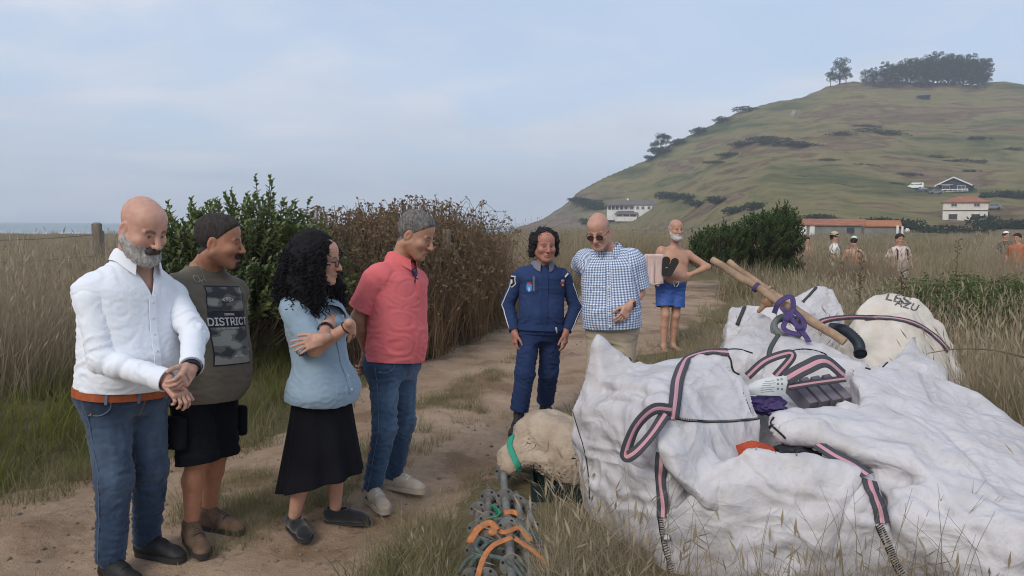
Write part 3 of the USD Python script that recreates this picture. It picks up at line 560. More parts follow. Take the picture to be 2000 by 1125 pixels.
class Fig:
    """the pose of one person: joints in metres, and the shape of body and clothes."""
    def __init__(s, pel, neck, yaw, head, hyaw, hpitch, hroll=0.0, hs=1.0, wf=1.0, belly=0.0, female=False, shw=0.185, sc=1.0, shd=0.10, bust=0.0, hips=0.0, hipw=0.09):
        s.pel, s.neck, s.yaw, s.head = map(np.asarray, (pel, neck, yaw, head)); s.R = frame(yaw, s.neck - s.pel); s.L = np.linalg.norm(s.neck - s.pel) * 0.97; s.HR = rotz(hyaw) @ Rx(hpitch) @ Ry(hroll); s.hs = hs
        s.wf, s.belly, s.female, s.sc, s.bust, s.hips = wf, belly, female, sc, bust, hips; X, Y, Z = s.R.T; s.X, s.Y, s.Z = X, Y, Z; s.arm, s.leg, s.hand = {}, {}, {}
        s.sh = {k: s.neck + X * m * shw - Z * shd + Y * 0.01 for k, m in (('r', -1), ('l', 1))}; s.hip = {k: s.pel + X * m * hipw for k, m in (('r', -1), ('l', 1))}
    def set_arm(s, k, wrist, hint, l1=0.30, l2=0.265):
        e, w = ik(s.sh[k], wrist, hint, l1 * s.sc, l2 * s.sc); s.arm[k] = (s.sh[k], e, w)
    def set_leg(s, k, ankle, hint=None):
        a = np.asarray(ankle, float); D = np.linalg.norm(a - s.hip[k]); hint = s.pel - s.Y * 3 if hint is None else hint; kn, a = ik(s.hip[k], a, hint, D * 0.513, D * 0.495); s.leg[k] = (s.hip[k], kn, a)
    def body(s, slim=0.93, skinleg=False, neckr=0.056):
        S = Sdf_(); S.loft(s.pel, s.R, torso_tab(s.L, s.wf * slim, s.belly * (1 if slim >= 1 else 0.9), 0.0, s.female, bust=s.bust, hips=s.hips * 0.9), 2.25, 0.03)
        for k, (a, e, w) in s.arm.items():
            c_ = 1.0 if slim >= 1 else 0.80; S.ell(a - s.Z * 0.008, (0.060 * c_ * s.sc * min(s.wf, 1.1) * (0.86 if s.female else 1),) * 3, None, 0.05); S.cap(a - s.Z * 0.01, s.neck - s.Z * 0.03, 0.04 * c_ * s.sc, 0.05 * s.sc, 0.04 * c_); S.cap(a, e, 0.052 * (c_ * 0.5 + 0.5) * s.sc * (0.85 if s.female else 1) * min(s.wf, 1.15), 0.041 * s.sc, 0.03); m = e + (w - e) * 0.3; S.cap(e, m, 0.042 * s.sc, 0.042 * s.sc * (0.85 if s.female else 1.0), 0.02); S.cap(m, w, 0.042 * s.sc * (0.85 if s.female else 1.0), 0.027 * s.sc, 0.02)
        for k, (a, e, w) in s.leg.items():
            S.cap(a, e, 0.082 * s.sc * min(s.wf, 1.1), 0.054 * s.sc, 0.03); back = unit(s.Y); m = e + (w - e) * 0.33 + back * 0.018; S.cap(e, m, 0.052 * s.sc, 0.055 * s.sc, 0.025); S.cap(m, w, 0.053 * s.sc, 0.035 * s.sc, 0.025)
        hb = s.head + s.HR @ (np.array([0, 0.032, -0.075]) * s.hs); S.cap(s.neck - s.Z * 0.02, hb, neckr * 1.08, neckr, 0.035)
        for k, h in s.hand.items(): hand_prims(S, s.arm[k][2], *h[:3], **(h[3] if len(h) > 3 else {}))
        s.B = S; return S
def skin_mesh(F, S, hh=0.0034, hb=0.009, hd=0.003, extra=()):
    """one surface at three finenesses: head and hands finer than the rest."""
    c, s = F.head, F.hs; boxes = [(c - 0.165 * s, c + 0.165 * s, hh)]
    for k in F.hand: w = F.arm[k][2]; d = unit(F.hand[k][0]); m = w + d * 0.085; boxes.append((np.minimum(w, m) - 0.115, np.maximum(w, m) + 0.115, hd))
    boxes += list(extra); ms = [S.mesh(h, lo, hi) for lo, hi, h in boxes]; v, f = S.mesh(hb); cc = v[f].mean(1); keep = np.ones(len(f), bool)
    for lo, hi, h in boxes: keep &= ~((cc > lo + 0.012) & (cc < hi - 0.012)).all(1)
    v, f, _ = submesh(v, f, keep); return cat_meshes(ms + [(v, f)])
def skin_tint(F, v, base=(1, 1, 1), lips=(0.86, 0.62, 0.6), brow=(0.25, 0.2, 0.18), brow_w=0.008, ruddy=0.12, stubble=0.0, stub_col=(0.55, 0.52, 0.5), iris=(0.10, 0.07, 0.05), mouth_open=0.0, pale_body=0.0):
    q = (v - F.head) @ F.HR / F.hs; x, y, z = np.abs(q[:, 0]), q[:, 1], q[:, 2]; t = np.ones((len(v), 3)) * base; g = lambda c, r: np.exp(-(((q - np.array(c)) / np.array(r)) ** 2).sum(1)) + np.exp(-(((q * [-1, 1, 1] - np.array(c)) / np.array(r)) ** 2).sum(1))
    def lay(m, col): t[:] = t * (1 - m[:, None]) + np.array(col) * np.ones(3) * m[:, None]
    rd = np.clip(g((0.04, -0.08, -0.028), (0.022, 0.03, 0.02)) + 0.7 * g((0, -0.118, -0.028), (0.014, 0.02, 0.016)) * 0.5 + 0.5 * np.clip(g((0.085, 0.02, 0), (0.012, 0.03, 0.035)), 0, 1), 0, 1) * ruddy; t *= 1 - rd[:, None] * np.array([0.0, 1.0, 0.9])
    t *= 1 - 0.10 * (meshkit.fbm(v * 55, 3, 2) - 0.5)[:, None] * np.array([0.5, 1, 1])
    if stubble: m = smooth01((-0.028 - z - 0.25 * np.maximum(y + 0.03, 0)) / 0.02) * smooth01((0.03 - y) / 0.03) * smooth01((z + 0.145) / 0.03); lay(m * stubble * (0.75 + 0.5 * meshkit.noise(v * 400)), np.array(stub_col) * base)
    lp = np.exp(-((z + 0.0665) / 0.0095) ** 4) * np.exp(-(x / 0.0215) ** 4) * (y < -0.085); lay(np.clip(lp, 0, 1) * 0.85, np.array(lips) * base)
    ml = np.exp(-((z + 0.0665 + 0.22 * x) / 0.0022) ** 2) * np.exp(-(x / 0.022) ** 4) * (y < -0.085); lay(np.clip(ml, 0, 1) * 0.75, np.array([0.35, 0.2, 0.19]) * base)
    bz = 0.0255 + 0.004 * np.sin(np.clip((x - 0.012) / 0.036, 0, 1) * np.pi) - 0.12 * np.maximum(x - 0.035, 0); bm = np.exp(-((z - bz) / (brow_w * 0.75)) ** 4) * smooth01((x - 0.010) / 0.006) * smooth01((0.054 - x) / 0.008) * (y < -0.05); lay(np.clip(bm, 0, 1) * 0.85, brow)
    ex, ez = (x - 0.032) / 0.0135, (z - 0.003) / 0.0070; em = smooth01((1.0 - ex**2 - ez**2) / 0.3) * (y < -0.07); lay(em * 0.9, (1.05, 1.12, 1.25)); im = smooth01((1 - ((x - 0.032) / 0.0062) ** 2 - ((z - 0.0025) / 0.0062) ** 2) / 0.4) * (y < -0.07); lay(im * em, iris)
    lm = np.exp(-((ez - np.sqrt(np.clip(1 - ex**2, 0, 1))) / 0.35) ** 2) * (np.abs(ex) < 1.05) * (y < -0.065); lay(np.clip(lm, 0, 1) * 0.7, (0.3, 0.2, 0.18)); nm = g((0.008, -0.112, -0.0425), (0.0045, 0.008, 0.0035)); lay(np.clip(nm, 0, 1) * 0.65, (0.35, 0.2, 0.17))
    return np.clip(t, 0, 1.4)
def shell(F, v, f, mask, thick, noise=0.002, nscale=90, seed=3, stretch=(1, 1, 1)):
    """hair, beard: a layer that grows out of the skin where mask (of head coordinates) says so."""
    n = vnormals(v, f); q = (v - F.head) @ F.HR / F.hs; near = (np.abs(q) < 0.17).all(1); m = np.where(near, mask(q), 0.0); keep = (m[f] > 0.01).any(1); V, Fc, u = submesh(v, f, keep); m = m[u]; q = q[u]
    t = thick(q) if callable(thick) else thick; nz = meshkit.fbm(q * nscale * np.asarray(stretch), 3, seed) - 0.5
    V = V + n[u] * (m * (t + nz * 2 * noise * (t / max(np.max(t), 1e-6) * 0.6 + 0.4)) - 0.0012 * (1 - smooth01(m * 3)))[:, None] * F.hs; V = laplace(V, Fc, 1, 0.3); return solidify(V, Fc, 0.002)
def hairline(q, front=0.075, slope=1.05, soft=0.010, nape=-0.085):
    x, y, z = np.abs(q[:, 0]), q[:, 1], q[:, 2]; f = z - (front - slope * (y + 0.07)); f = np.minimum(f, z - nape); ear = ((y - 0.014) / 0.026) ** 2 + ((z + 0.008) / 0.037) ** 2 < 1; m = smooth01(f / soft + 0.5); return np.where(ear & (x > 0.06), 0, m)
def beard_mask(q, top=-0.03, lo=-0.145, cheek=0.35, mouth=True, back=0.02):
    x, y, z = np.abs(q[:, 0]), q[:, 1], q[:, 2]; m = smooth01((top - z + cheek * np.maximum(y + 0.02, 0) * 2.2 + (x - 0.03) * 0.15) / 0.014) * smooth01((back - y) / 0.02) * smooth01((z - lo) / 0.02)
    if mouth: m = m * (1 - np.exp(-((z + 0.067) / 0.010) ** 4 - (x / 0.024) ** 4)) * (1 - np.exp(-((z + 0.036) / 0.012) ** 2 - (x / 0.024) ** 2))
    return m
def limb_axis(v, bones):
    """per point: index of the nearest bone, its direction, distance along, angle around"""
    best = np.full(len(v), 1e9); ax = np.zeros((len(v), 3)); uv = np.zeros((len(v), 2)); ID = np.zeros(len(v), int)
    for bi, (a, b, r) in enumerate(bones):
        d = b - a; L = np.linalg.norm(d); u = d / L; q = v - a; t = np.clip(q @ u, 0, L); D = np.linalg.norm(q - t[:, None] * u, axis=1) - r; m = D < best; best[m] = D[m]; ax[m] = u; ID[m] = bi; s1 = unit(np.cross(u, [0.02, 1, 0.03])); s2 = np.cross(u, s1)
        uv[m] = np.stack([np.arctan2(q @ s1, q @ s2) * r, q @ u], 1)[m]
    return ax, uv, ID
def unit_rows(a): return a / np.maximum(np.linalg.norm(a, axis=1, keepdims=True), 1e-9)
def in_reg(c, bones, lim):
    if lim is None: return np.ones(len(c), bool)
    if callable(lim): return lim(c)
    if isinstance(lim, tuple) and lim[0] == 'ball': return np.linalg.norm(c - lim[1], axis=1) < lim[2]
    return np.isin(limb_axis(c, bones)[2], lim)
def cloth(S, h, bones, excess, cuts, seed=1, anchor=0.007, iters=130, bend=0.010, noise=0.002, mask=None, nscale=12, thick=0.004, lap=0, big=0.011, skew=2.4, fr=21):
    """cuts: (point, normal to the side kept, region): region None, ('ball', centre, radius) or a list of bone numbers."""
    v, f = S.mesh(h); ax, uv, _ = limb_axis(v, bones); ang = meshkit.fbm(v * 3.1, 2, seed + 5)[:, None] - 0.5; sk_ = unit_rows(ax + skew * np.cross(ax, [0.3, 1.0, 0.2]) * ang); al = (v * sk_).sum(1); cs = np.stack([al * fr, (v[:, 0] + v[:, 1]) * 2.4 + v[:, 2] * 1.5, (v[:, 1] - v[:, 0]) * 2.4], 1); mk = np.ones(len(v)) if mask is None else mask(v); v = v + vnormals(v, f) * ((meshkit.fbm(cs, 2, seed) - 0.5) * 2 * big * (0.35 + 0.65 * mk))[:, None]; v = wrinkle(v, f, excess, ax, None if mask is None else mask(v), iters, anchor, bend, noise, nscale, seed); v = laplace(v, f, 1, 0.35)
    for p, n, lim in cuts:
        c = v[f].mean(1); reg = in_reg(c, bones, lim); far = reg & ((c - p) @ n < -0.03); v, f, _ = submesh(v, f, ~far); c = v[f].mean(1); reg = in_reg(c, bones, lim)
        if reg.any() and not reg.all(): A, B_ = submesh(v, f, reg), submesh(v, f, ~reg); v, f = weld(*cat_meshes([cut(A[0], A[1], p, n), B_[:2]]))
        elif reg.any(): v, f = weld(*cut(v, f, p, n))
    return solidify(v, f, thick)
def hem_ring(v, f, p, n, r=0.004):
    """a sewn hem: thin tube along the cut edge nearest plane p, n"""
    return None
def leg_bones(F, r=(0.09, 0.07)): return [(a, e, r[0]) for a, e, w in F.leg.values()] + [(e, w, r[1]) for a, e, w in F.leg.values()]
def arm_bones(F, r=(0.06, 0.05)): return [(a, e, r[0]) for a, e, w in F.arm.values()] + [(e, w, r[1]) for a, e, w in F.arm.values()]
def trousers(F, h=0.011, r=(0.102, 0.080, 0.066), waist=0.06, hem=0.03, excess=0.17, inf=0.014, seed=2, cutknee=None, thick=0.005, noise=0.006, seat=0.0):
    S = Sdf_(); S.loft(F.pel, F.R, torso_tab(F.L, F.wf, F.belly * 0.75, inf, F.female, lo=-0.17, hi=0.3, hips=F.hips), 2.3, 0.04); bones = leg_bones(F) + [(F.pel - F.Z * 0.05, F.pel + F.Z * 0.25, 0.15)]; cuts = [(F.pel + F.Z * waist, -F.Z, None)]
    for i, (k, (a, e, w)) in enumerate(F.leg.items()):
        S.cap(a + (e - a) * 0.06, e, r[0], r[1], 0.045); S.cap(e, w, r[1], r[2], 0.03); S.ell(a + F.Y * (0.045 + seat) - F.Z * 0.02, (0.085, 0.085, 0.10), F.R, 0.05)
        if cutknee is None: cuts.append((w + unit(e - w) * hem, unit(e - w), [2 + i]))
        else: cuts.append((a + (e - a) * cutknee, unit(a - e), [i, 2 + i]))
    if len(F.leg) == 2: bones = [bones[0], bones[1], bones[2], bones[3], bones[4]]
    def mask(v):
        m = np.full(len(v), 0.3)
        for a, e, w in F.leg.values(): m += 0.8 * np.exp(-(np.linalg.norm(v - e, axis=1) / 0.14) ** 2) + 0.9 * np.exp(-(np.linalg.norm(v - w, axis=1) / 0.18) ** 2) + 0.6 * np.exp(-(np.linalg.norm(v - a, axis=1) / 0.17) ** 2)
        return np.clip(m, 0, 1.2)
    return cloth(S, h, bones, excess, cuts, seed, mask=mask, thick=thick, big=0.014)
def shirt(F, h=0.0105, sleeve='long', hem=-0.05, inf=0.020, sl=(0.072, 0.058, 0.046), excess=0.14, seed=4, cutt=0.62, neckz=1.0, thick=0.004, flare=0.0, hemplane=None, bellyf=1.0, arms=('r', 'l'), anchor=0.007, vneck=0.0):
    """body and sleeves are sewn from separate pieces, as shirts are; F.front keeps the body piece for prints and plackets"""
    S = Sdf_(); S.loft(F.pel, F.R, torso_tab(F.L, F.wf, F.belly * bellyf, inf, F.female, bust=F.bust, hips=F.hips, flare=flare), 2.3, 0.04); tb = [(F.pel, F.neck, 0.16)]; cuts = [((F.pel + F.Z * hem, F.Z) if hemplane is None else hemplane) + (None,), (F.pel + F.Z * F.L * neckz, -F.Z, ('ball', F.neck + F.Z * 0.06, 0.115))]
    if vneck:
        for m in (-1, 1): cuts.append((F.pel + F.Z * (F.L * 1.0 - vneck), unit(F.X * m - F.Z * 0.42), lambda c, m=m: ((c - F.pel) @ F.X * m > -1e-6) & ((c - F.pel) @ F.Y < -0.0) & ((c - F.pel) @ F.Z > F.L * 1.0 - vneck - 0.02) & (np.abs((c - F.pel) @ F.X) < 0.10)))
    out = []; F.bones = list(tb)
    for i, k in enumerate(arms):
        a, e, w = F.arm[k]; S.cap(a - F.Z * 0.012, F.neck - F.Z * 0.03, sl[0] * 0.66, 0.058, 0.06); S.ell(a - F.Z * 0.02 - unit(e - a) * 0.01, (sl[0] * 0.86,) * 3, None, 0.05)
        Q = Sdf_(); ins = unit(F.neck - F.Z * 0.06 - a); Q.cap(a + ins * 0.03, a + (e - a) * 0.15, sl[0] * 0.86, sl[0] * 0.98, 0.04); Q.cap(a + (e - a) * 0.15, e, sl[0], sl[1], 0.03); bs = [(a, e, sl[1]), (e, w, 0.05)]
        if sleeve == 'long': Q.cap(e, w, sl[1], sl[2], 0.02); ct = [(w - unit(w - e) * 0.01, unit(e - w), None)] if True else None
        else: Q.cap(e, e + (e - a) * 0.3, sl[1], sl[1], 0.02); bs = [(a, e, sl[1])]; ct = [(a + (e - a) * cutt, unit(a - e), None)]
        if sleeve == 'long': d = unit(e - w); ct = [(w - unit(w - e) * 0.01, d, lambda c, w=w: np.linalg.norm(c - w, axis=1) < 0.11)]
        mk = lambda v, a=a, e=e, w=w: np.clip(0.35 + 0.9 * np.exp(-(np.linalg.norm(v - e, axis=1) / 0.12) ** 2) + (0.5 * np.exp(-(np.linalg.norm(v - w, axis=1) / 0.12) ** 2) if sleeve == 'long' else 0), 0, 1.2) * smooth01((np.linalg.norm(v - a, axis=1) - 0.03) / 0.1)
        out.append(cloth(Q, h, bs, excess, ct, seed + 1 + i, mask=mk, thick=thick, anchor=anchor)); F.bones += bs
    def mask(v):
        m = np.full(len(v), 0.4)
        for k in arms: a, e, w = F.arm[k]; m += 0.5 * np.exp(-(np.linalg.norm(v - (a - F.Z * 0.10), axis=1) / 0.14) ** 2)
        m += 0.6 * np.exp(-((((v - F.pel) @ F.Z) - hem - 0.1) / 0.1) ** 2); return np.clip(m, 0, 1.2)
    F.front = cloth(S, h, tb, excess, cuts, seed, mask=mask, thick=thick, anchor=anchor, big=0.009, fr=14); return cat_meshes([F.front] + out)
def shoe_meshes(H, yaw, L=0.29, kind='sneaker', tilt=0.0):
    """H: point on the ground under the heel; forward = the facing of yaw."""
    R = rotz(yaw) @ Rx(tilt); P = lambda x, y, z: H + R @ np.array([x, -y, z]); U = Sdf_(); k = L / 0.29
    high = {'sneaker': 0.085, 'boot': 0.15, 'hiker': 0.105, 'loafer': 0.06, 'foot': 0.09}[kind]; low = kind in ('loafer', 'foot')
    U.cap(P(0, 0.02, 0.048), P(0, 0.03, high), 0.040, 0.043 if not low else 0.036, 0.02); U.cap(P(0, 0.02, 0.042), P(0, 0.11 * k, 0.045), 0.038, 0.040, 0.03); U.cap(P(0, 0.10 * k, 0.045), P(0.004, 0.20 * k, 0.036), 0.041 if not low else 0.036, 0.041 if not low else 0.036, 0.03); U.ell(P(0, 0.225 * k, 0.032), (0.040, 0.048 * k, 0.026), R, 0.02)
    if kind in ('sneaker', 'hiker', 'boot'): U.cap(P(0, 0.05, high * 0.95), P(0, 0.13 * k, 0.07), 0.036, 0.03, 0.03)
    if kind == 'loafer': U.ell(P(0, 0.055, 0.095), (0.031, 0.065, 0.048), R, 0.008, sub=True)
    elif kind != 'foot': U.cap(P(0, 0.028, high - 0.02), P(0, 0.02, high + 0.08), 0.033, 0.036, 0.008, sub=True)
    U.box(P(0, 0.13, -0.045), (0.2, 0.3, 0.055), R, 0.002, 0.004, sub=True)
    v, f = U.mesh(0.0045); ol = Polygon(Point(0, -0.022).buffer(0.040).union(Point(0.003, -0.205 * k).buffer(0.047)).union(Point(-0.002, -0.24 * k).buffer(0.034)).convex_hull.buffer(0.002)); hs = 0.026 if kind in ('sneaker', 'hiker') else 0.02 if kind == 'boot' else 0.012
    so = trimesh.creation.extrude_polygon(ol, hs, engine='earcut'); sv = np.array(so.vertices); sv[:, 2] += 0.001; sole = (sv @ R.T + H, np.array(so.faces))
    laces = []
    for q in np.linspace(0.075, 0.155, 6):
        zt = np.interp(q, [0.05, 0.13, 0.2], [high + 0.024, 0.101, 0.077]); laces.append(tube([P(-0.026, q * k, zt - 0.016), P(-0.008, q * k + 0.004, zt + 0.0015), P(0.012, q * k, zt + 0.001), P(0.026, q * k + 0.004, zt - 0.016)], 0.0035, 5))
    return (v, f), sole, laces
def m_skin(name, c): return M(name, tuple(np.array(c) * [1.05, 1.03, 1.0]), 0.52, color2=tuple(np.array(c) * [0.91, 0.85, 0.82]), vscale=38, bump=0.3, bscale=210, bdist=0.003, spec=0.45, sss=0.05, tint='tint', detail=6.0)
def torus_ring(c, n, r, w, up=None, sides=8, seg=28, flat=1.0):
    n = unit(n); a = unit(np.cross(n, [0.3, 0.2, 1.0])); b = np.cross(n, a); t = np.linspace(0, 2 * np.pi, seg, endpoint=False); p = c + r * (np.cos(t)[:, None] * a + np.sin(t)[:, None] * b); return p, (np.cos(t)[:, None] * a + np.sin(t)[:, None] * b)
def band(c, n, r, width, thick=0.004, seg=40):
    p, nr = torus_ring(c, n, r, 0, seg=seg); p = np.vstack([p, p[:1]]); nr = np.vstack([nr, nr[:1]]); return ribbon(p, nr, width, thick)[:2]
def proj_band(S, c, n, width, thick=0.004, seg=72, rmax=0.35, off=0.002):
    """a belt or collar band that follows the form S around the axis n through c"""
    n = unit(n); a = unit(np.cross(n, [0.3, 0.2, 0.11])); b = np.cross(n, a); t = np.linspace(0, 2 * np.pi, seg, endpoint=False); dr = np.cos(t)[:, None] * a + np.sin(t)[:, None] * b; rr = np.linspace(0.02, rmax, 90); P = c + dr[:, None] * rr[None, :, None]; d = S.at(P.reshape(-1, 3)).reshape(seg, -1); i = np.argmax(d > 0, 1); r = rr[i] + off
    r = (np.roll(r, 1) + 2 * r + np.roll(r, -1)) / 4; p = c + dr * r[:, None]; p = np.vstack([p, p[:1]]); nr = np.vstack([dr, dr[:1]]); return ribbon(p, nr, width, thick)[:2]
def collar(F, pts_n=40, c=None, r=(0.075, 0.068), h=0.045, open_=0.5, flare=0.022, R=None, tip=0.03):
    """a turned-down shirt collar, open at the front"""
    R = F.R if R is None else R; c = F.neck - F.Z * 0.0 if c is None else c; t = np.linspace(-math.pi + open_ * 0.5, math.pi - open_ * 0.5, pts_n); rows = []
    for k, (dz, dr) in enumerate(((0.0, 0.0), (h * 0.9, -0.006), (h, -0.002), (h * 0.85, 0.008), (h * 0.2, flare), (-0.012, flare + 0.006))):
        fr = smooth01((np.abs(t) - 1.6) / 1.3); d = np.stack([np.sin(t) * (r[0] + dr), np.cos(t) * (r[1] + dr) - fr * (0.02 + 0.012 * (k > 2)), np.full_like(t, dz) - fr * (0.030 + (tip if k > 3 else 0.012 * k / 3))], 1); rows.append(c + d @ R.T)
    v = np.vstack(rows); ix = np.arange(len(v)).reshape(len(rows), -1); return solidify(v, grid_faces(ix)[:, ::-1], 0.002)
def decal(mesh, c, ex, ey, ez, w, h, off=0.003, n=40, curve=None):
    """a print: a fine grid laid onto the mesh from the direction ez (pointing at the viewer side)"""
    tm = trimesh.Trimesh(*mesh, process=False); gx, gy = np.meshgrid(np.linspace(-w / 2, w / 2, n), np.linspace(-h / 2, h / 2, n)); P = c + gx[..., None] * ex + gy[..., None] * ey + ez * 0.4; return project(tm, P.reshape(-1, 3), -ez, off), grid_faces(np.arange(n * n).reshape(n, n))
def project(tm, P, d, off):
    loc, ri, ti = tm.ray.intersects_location(P, np.tile(d, (len(P), 1)), multiple_hits=False); out = P + d * 0.4; out[ri] = loc - d * off; bad = np.ones(len(P), bool); bad[ri] = False
    if bad.any() and (~bad).any(): j = cKDTree(P[~bad]).query(P[bad])[1]; g = np.where(~bad)[0][j]; out[bad] = P[bad] + (out[g] - P[g])
    return out
def lay_mesh(mesh, tm, d, off):
    v, f = mesh; P = project(tm, v - d * 0.4, d, off); return P, f
m_denim = M('blue_denim', (0.040, 0.066, 0.112), 0.9, color2=(0.016, 0.029, 0.056), vscale=7, bump=0.25, bscale=420, bdist=0.003, detail=6, stretch=(1, 1, 0.45), sheen=0.15, spec=0.15, tint='tint')
m_denim2 = M('dark_blue_denim', (0.046, 0.085, 0.155), 0.9, color2=(0.021, 0.041, 0.082), vscale=7, bump=0.25, bscale=420, bdist=0.003, detail=6, stretch=(1, 1, 0.45), sheen=0.15, spec=0.15, tint='tint')
m_whiteshirt = M('white_shirt_cotton', (0.74, 0.76, 0.80), 0.8, var=0.04, vscale=5, bump=0.15, bscale=300, bdist=0.002, sheen=0.1, spec=0.2)
m_belt = M('orange_brown_leather', (0.36, 0.085, 0.025), 0.55, var=0.3, vscale=30, bump=0.3, bscale=150, bdist=0.002)
m_button = M('button', (0.6, 0.6, 0.62), 0.4)
m_shoe_dark = M('dark_shoe', (0.02, 0.018, 0.018), 0.6, var=0.3, vscale=20)
m_sole_dark = M('dark_sole', (0.03, 0.028, 0.026), 0.9)
m_sole_pale = M('pale_sole', (0.42, 0.36, 0.29), 0.85, var=0.2, vscale=14)
m_lens = M('sunglass_lens', (0.012, 0.013, 0.02), 0.12, spec=0.6); m_rim = M('dark_rim', (0.012, 0.011, 0.011), 0.4)
m_watch = M('watch_black', (0.012, 0.014, 0.02), 0.35)
def put_shoes(t, o, F, yawR, yawL, kind, up, sole, lace=None, L=0.29, labels=(None, None), tongue=None, off=0.045):
    for k, yw in (('r', yawR), ('l', yawL)):
        w = F.leg[k][2]; fwd = -rotz(yw)[:, 1]; H = np.array([w[0], w[1], 0]) - fwd * off; H[2] = float(height(H[:1], H[1:2])[0]) + 0.004; u, s_, lc = shoe_meshes(H, yw, L, kind); p = obj('shoe', u, up, t, o, True); obj('sole', s_, sole, p, o, 40)
        if lace is not None: obj('laces', lc, lace, p, o, True)
def glasses(t, o, F, tinted=False, name='glasses', zoff=0.0):
    P = lambda x, y, z: F.head + F.HR @ (np.array([x, y, z + zoff]) * F.hs); ms, ln = [], []
    for m in (-1, 1):
        a = np.linspace(0, 2 * np.pi, 25); ring = np.array([P(m * 0.034 + 0.025 * np.sign(math.cos(q)) * abs(math.cos(q)) ** 0.8, -0.108 + 0.25 * (0.025 * math.cos(q) * m + 0.034) ** 2 * 6, 0.0 + 0.018 * np.sign(math.sin(q)) * abs(math.sin(q)) ** 0.8) for q in a]); ms.append(tube(ring, 0.0022, 6))
        c = ring.mean(0); ln.append((np.vstack([ring, c]), np.array([[i, (i + 1) % 25, 25] for i in range(25)]))); ms.append(tube([P(m * 0.058, -0.100, 0.006), P(m * 0.074, -0.07, 0.006), P(m * 0.079, -0.01, 0.004), P(m * 0.078, 0.02, -0.008)], 0.0022, 5))
    ms.append(tube([P(-0.010, -0.110, 0.004), P(0, -0.113, 0.006), P(0.010, -0.110, 0.004)], 0.002, 5)); g = obj(name, ms, m_rim, t, o, True)
    if tinted: obj('lens', ln, M('tinted_lens', (0.06, 0.025, 0.02), 0.15, spec=0.6), g, o, True)
def person(F, base, label, skin, hh=0.0034, hb=0.009, hd=0.003, tint_kw={}, slim=0.93, tintf=None, extra=(), feet=None, neckr=0.056):
    o = np.array([base[0], base[1], float(height(np.array([base[0]]), np.array([base[1]]))[0])]); t = thing('person', o, label, 'person'); S = F.body(slim, neckr=neckr); head_prims(S, F.head, F.HR, F.hs, **getattr(F, 'face', {}))
    if feet: feet(S)
    v, f = skin_mesh(F, S, hh, hb, hd, extra); tn = skin_tint(F, v, **tint_kw)
    if tintf is not None: tn = tintf(v, tn)
    obj('body', (v, f), skin, t, o, True, tint={'tint': tn}); hm = F.head; k = (np.abs(v - hm) < 0.17 * F.hs).all(1); F.hmesh = submesh(v, f, k[f].all(1))[:2]; AVOID.append((o[0], o[1], 0.2)); return t, o

def hair(t, o, F, mask, thick, mat, name='hair', fuzz=2600, fl=0.007, **kw):
    v, f = shell(F, *F.hmesh, mask, thick, **kw); h = obj(name, (v, f), mat, t, o, True); n = vnormals(v, f); a = np.linalg.norm(np.cross(v[f[:, 1]] - v[f[:, 0]], v[f[:, 2]] - v[f[:, 0]]), axis=1); ti = RNG.choice(len(f), fuzz, p=a / a.sum()); w = RNG.dirichlet([1, 1, 1], fuzz); P = (v[f[ti]] * w[:, :, None]).sum(1); N = n[f[ti][:, 0]]; out = ((P - F.head) * N).sum(1) > 0; P, N = P[out], N[out]
    back = F.HR[:, 1]; d = N * 0.55 - np.array([0, 0, 0.5]) * (name != 'hair') + back * (0.5 if name == 'hair' else 0) + RNG.normal(size=N.shape) * 0.35; d -= np.array([0, 0, 0.35]) * (name == 'hair'); d /= np.linalg.norm(d, axis=1, keepdims=True); s = np.cross(d, RNG.normal(size=N.shape)); s /= np.maximum(np.linalg.norm(s, axis=1, keepdims=True), 1e-6); L = fl * RNG.uniform(0.5, 1.3, (len(P), 1)); V = np.stack([P - N * 0.001 + s * 0.0007, P - N * 0.001 - s * 0.0007, P + d * L], 1).reshape(-1, 3)
    obj('strands', (V, np.arange(len(V)).reshape(-1, 3)), mat, h, o, False); return h
def mh(name, c, c2): return M(name, c, 0.75, color2=c2, vscale=70, bump=0.5, bscale=160, bdist=0.004, spec=0.25, stretch=(1, 1, 0.35))
m_stitch = M('denim_stitching', (0.20, 0.13, 0.07), 0.9); m_denimfade = M('faded_denim_edge', (0.09, 0.13, 0.19), 0.9)
def jeans_wear(F, v):
    m = np.zeros(len(v))
    for a, e, w in F.leg.values(): m = np.maximum(m, 0.9 * np.exp(-(((v - (a + (e - a) * 0.55 - F.Y * 0.09)) / [0.11, 0.11, 0.17]) ** 2).sum(1)) + 0.6 * np.exp(-(((v - (e - F.Y * 0.07)) / 0.09) ** 2).sum(1)))
    m = np.clip(m * (0.6 + 0.8 * meshkit.fbm(v * [14, 14, 30], 3, 8)), 0, 1)[:, None]; return {'tint': 1 + m * np.array([1.2, 0.9, 0.62])}
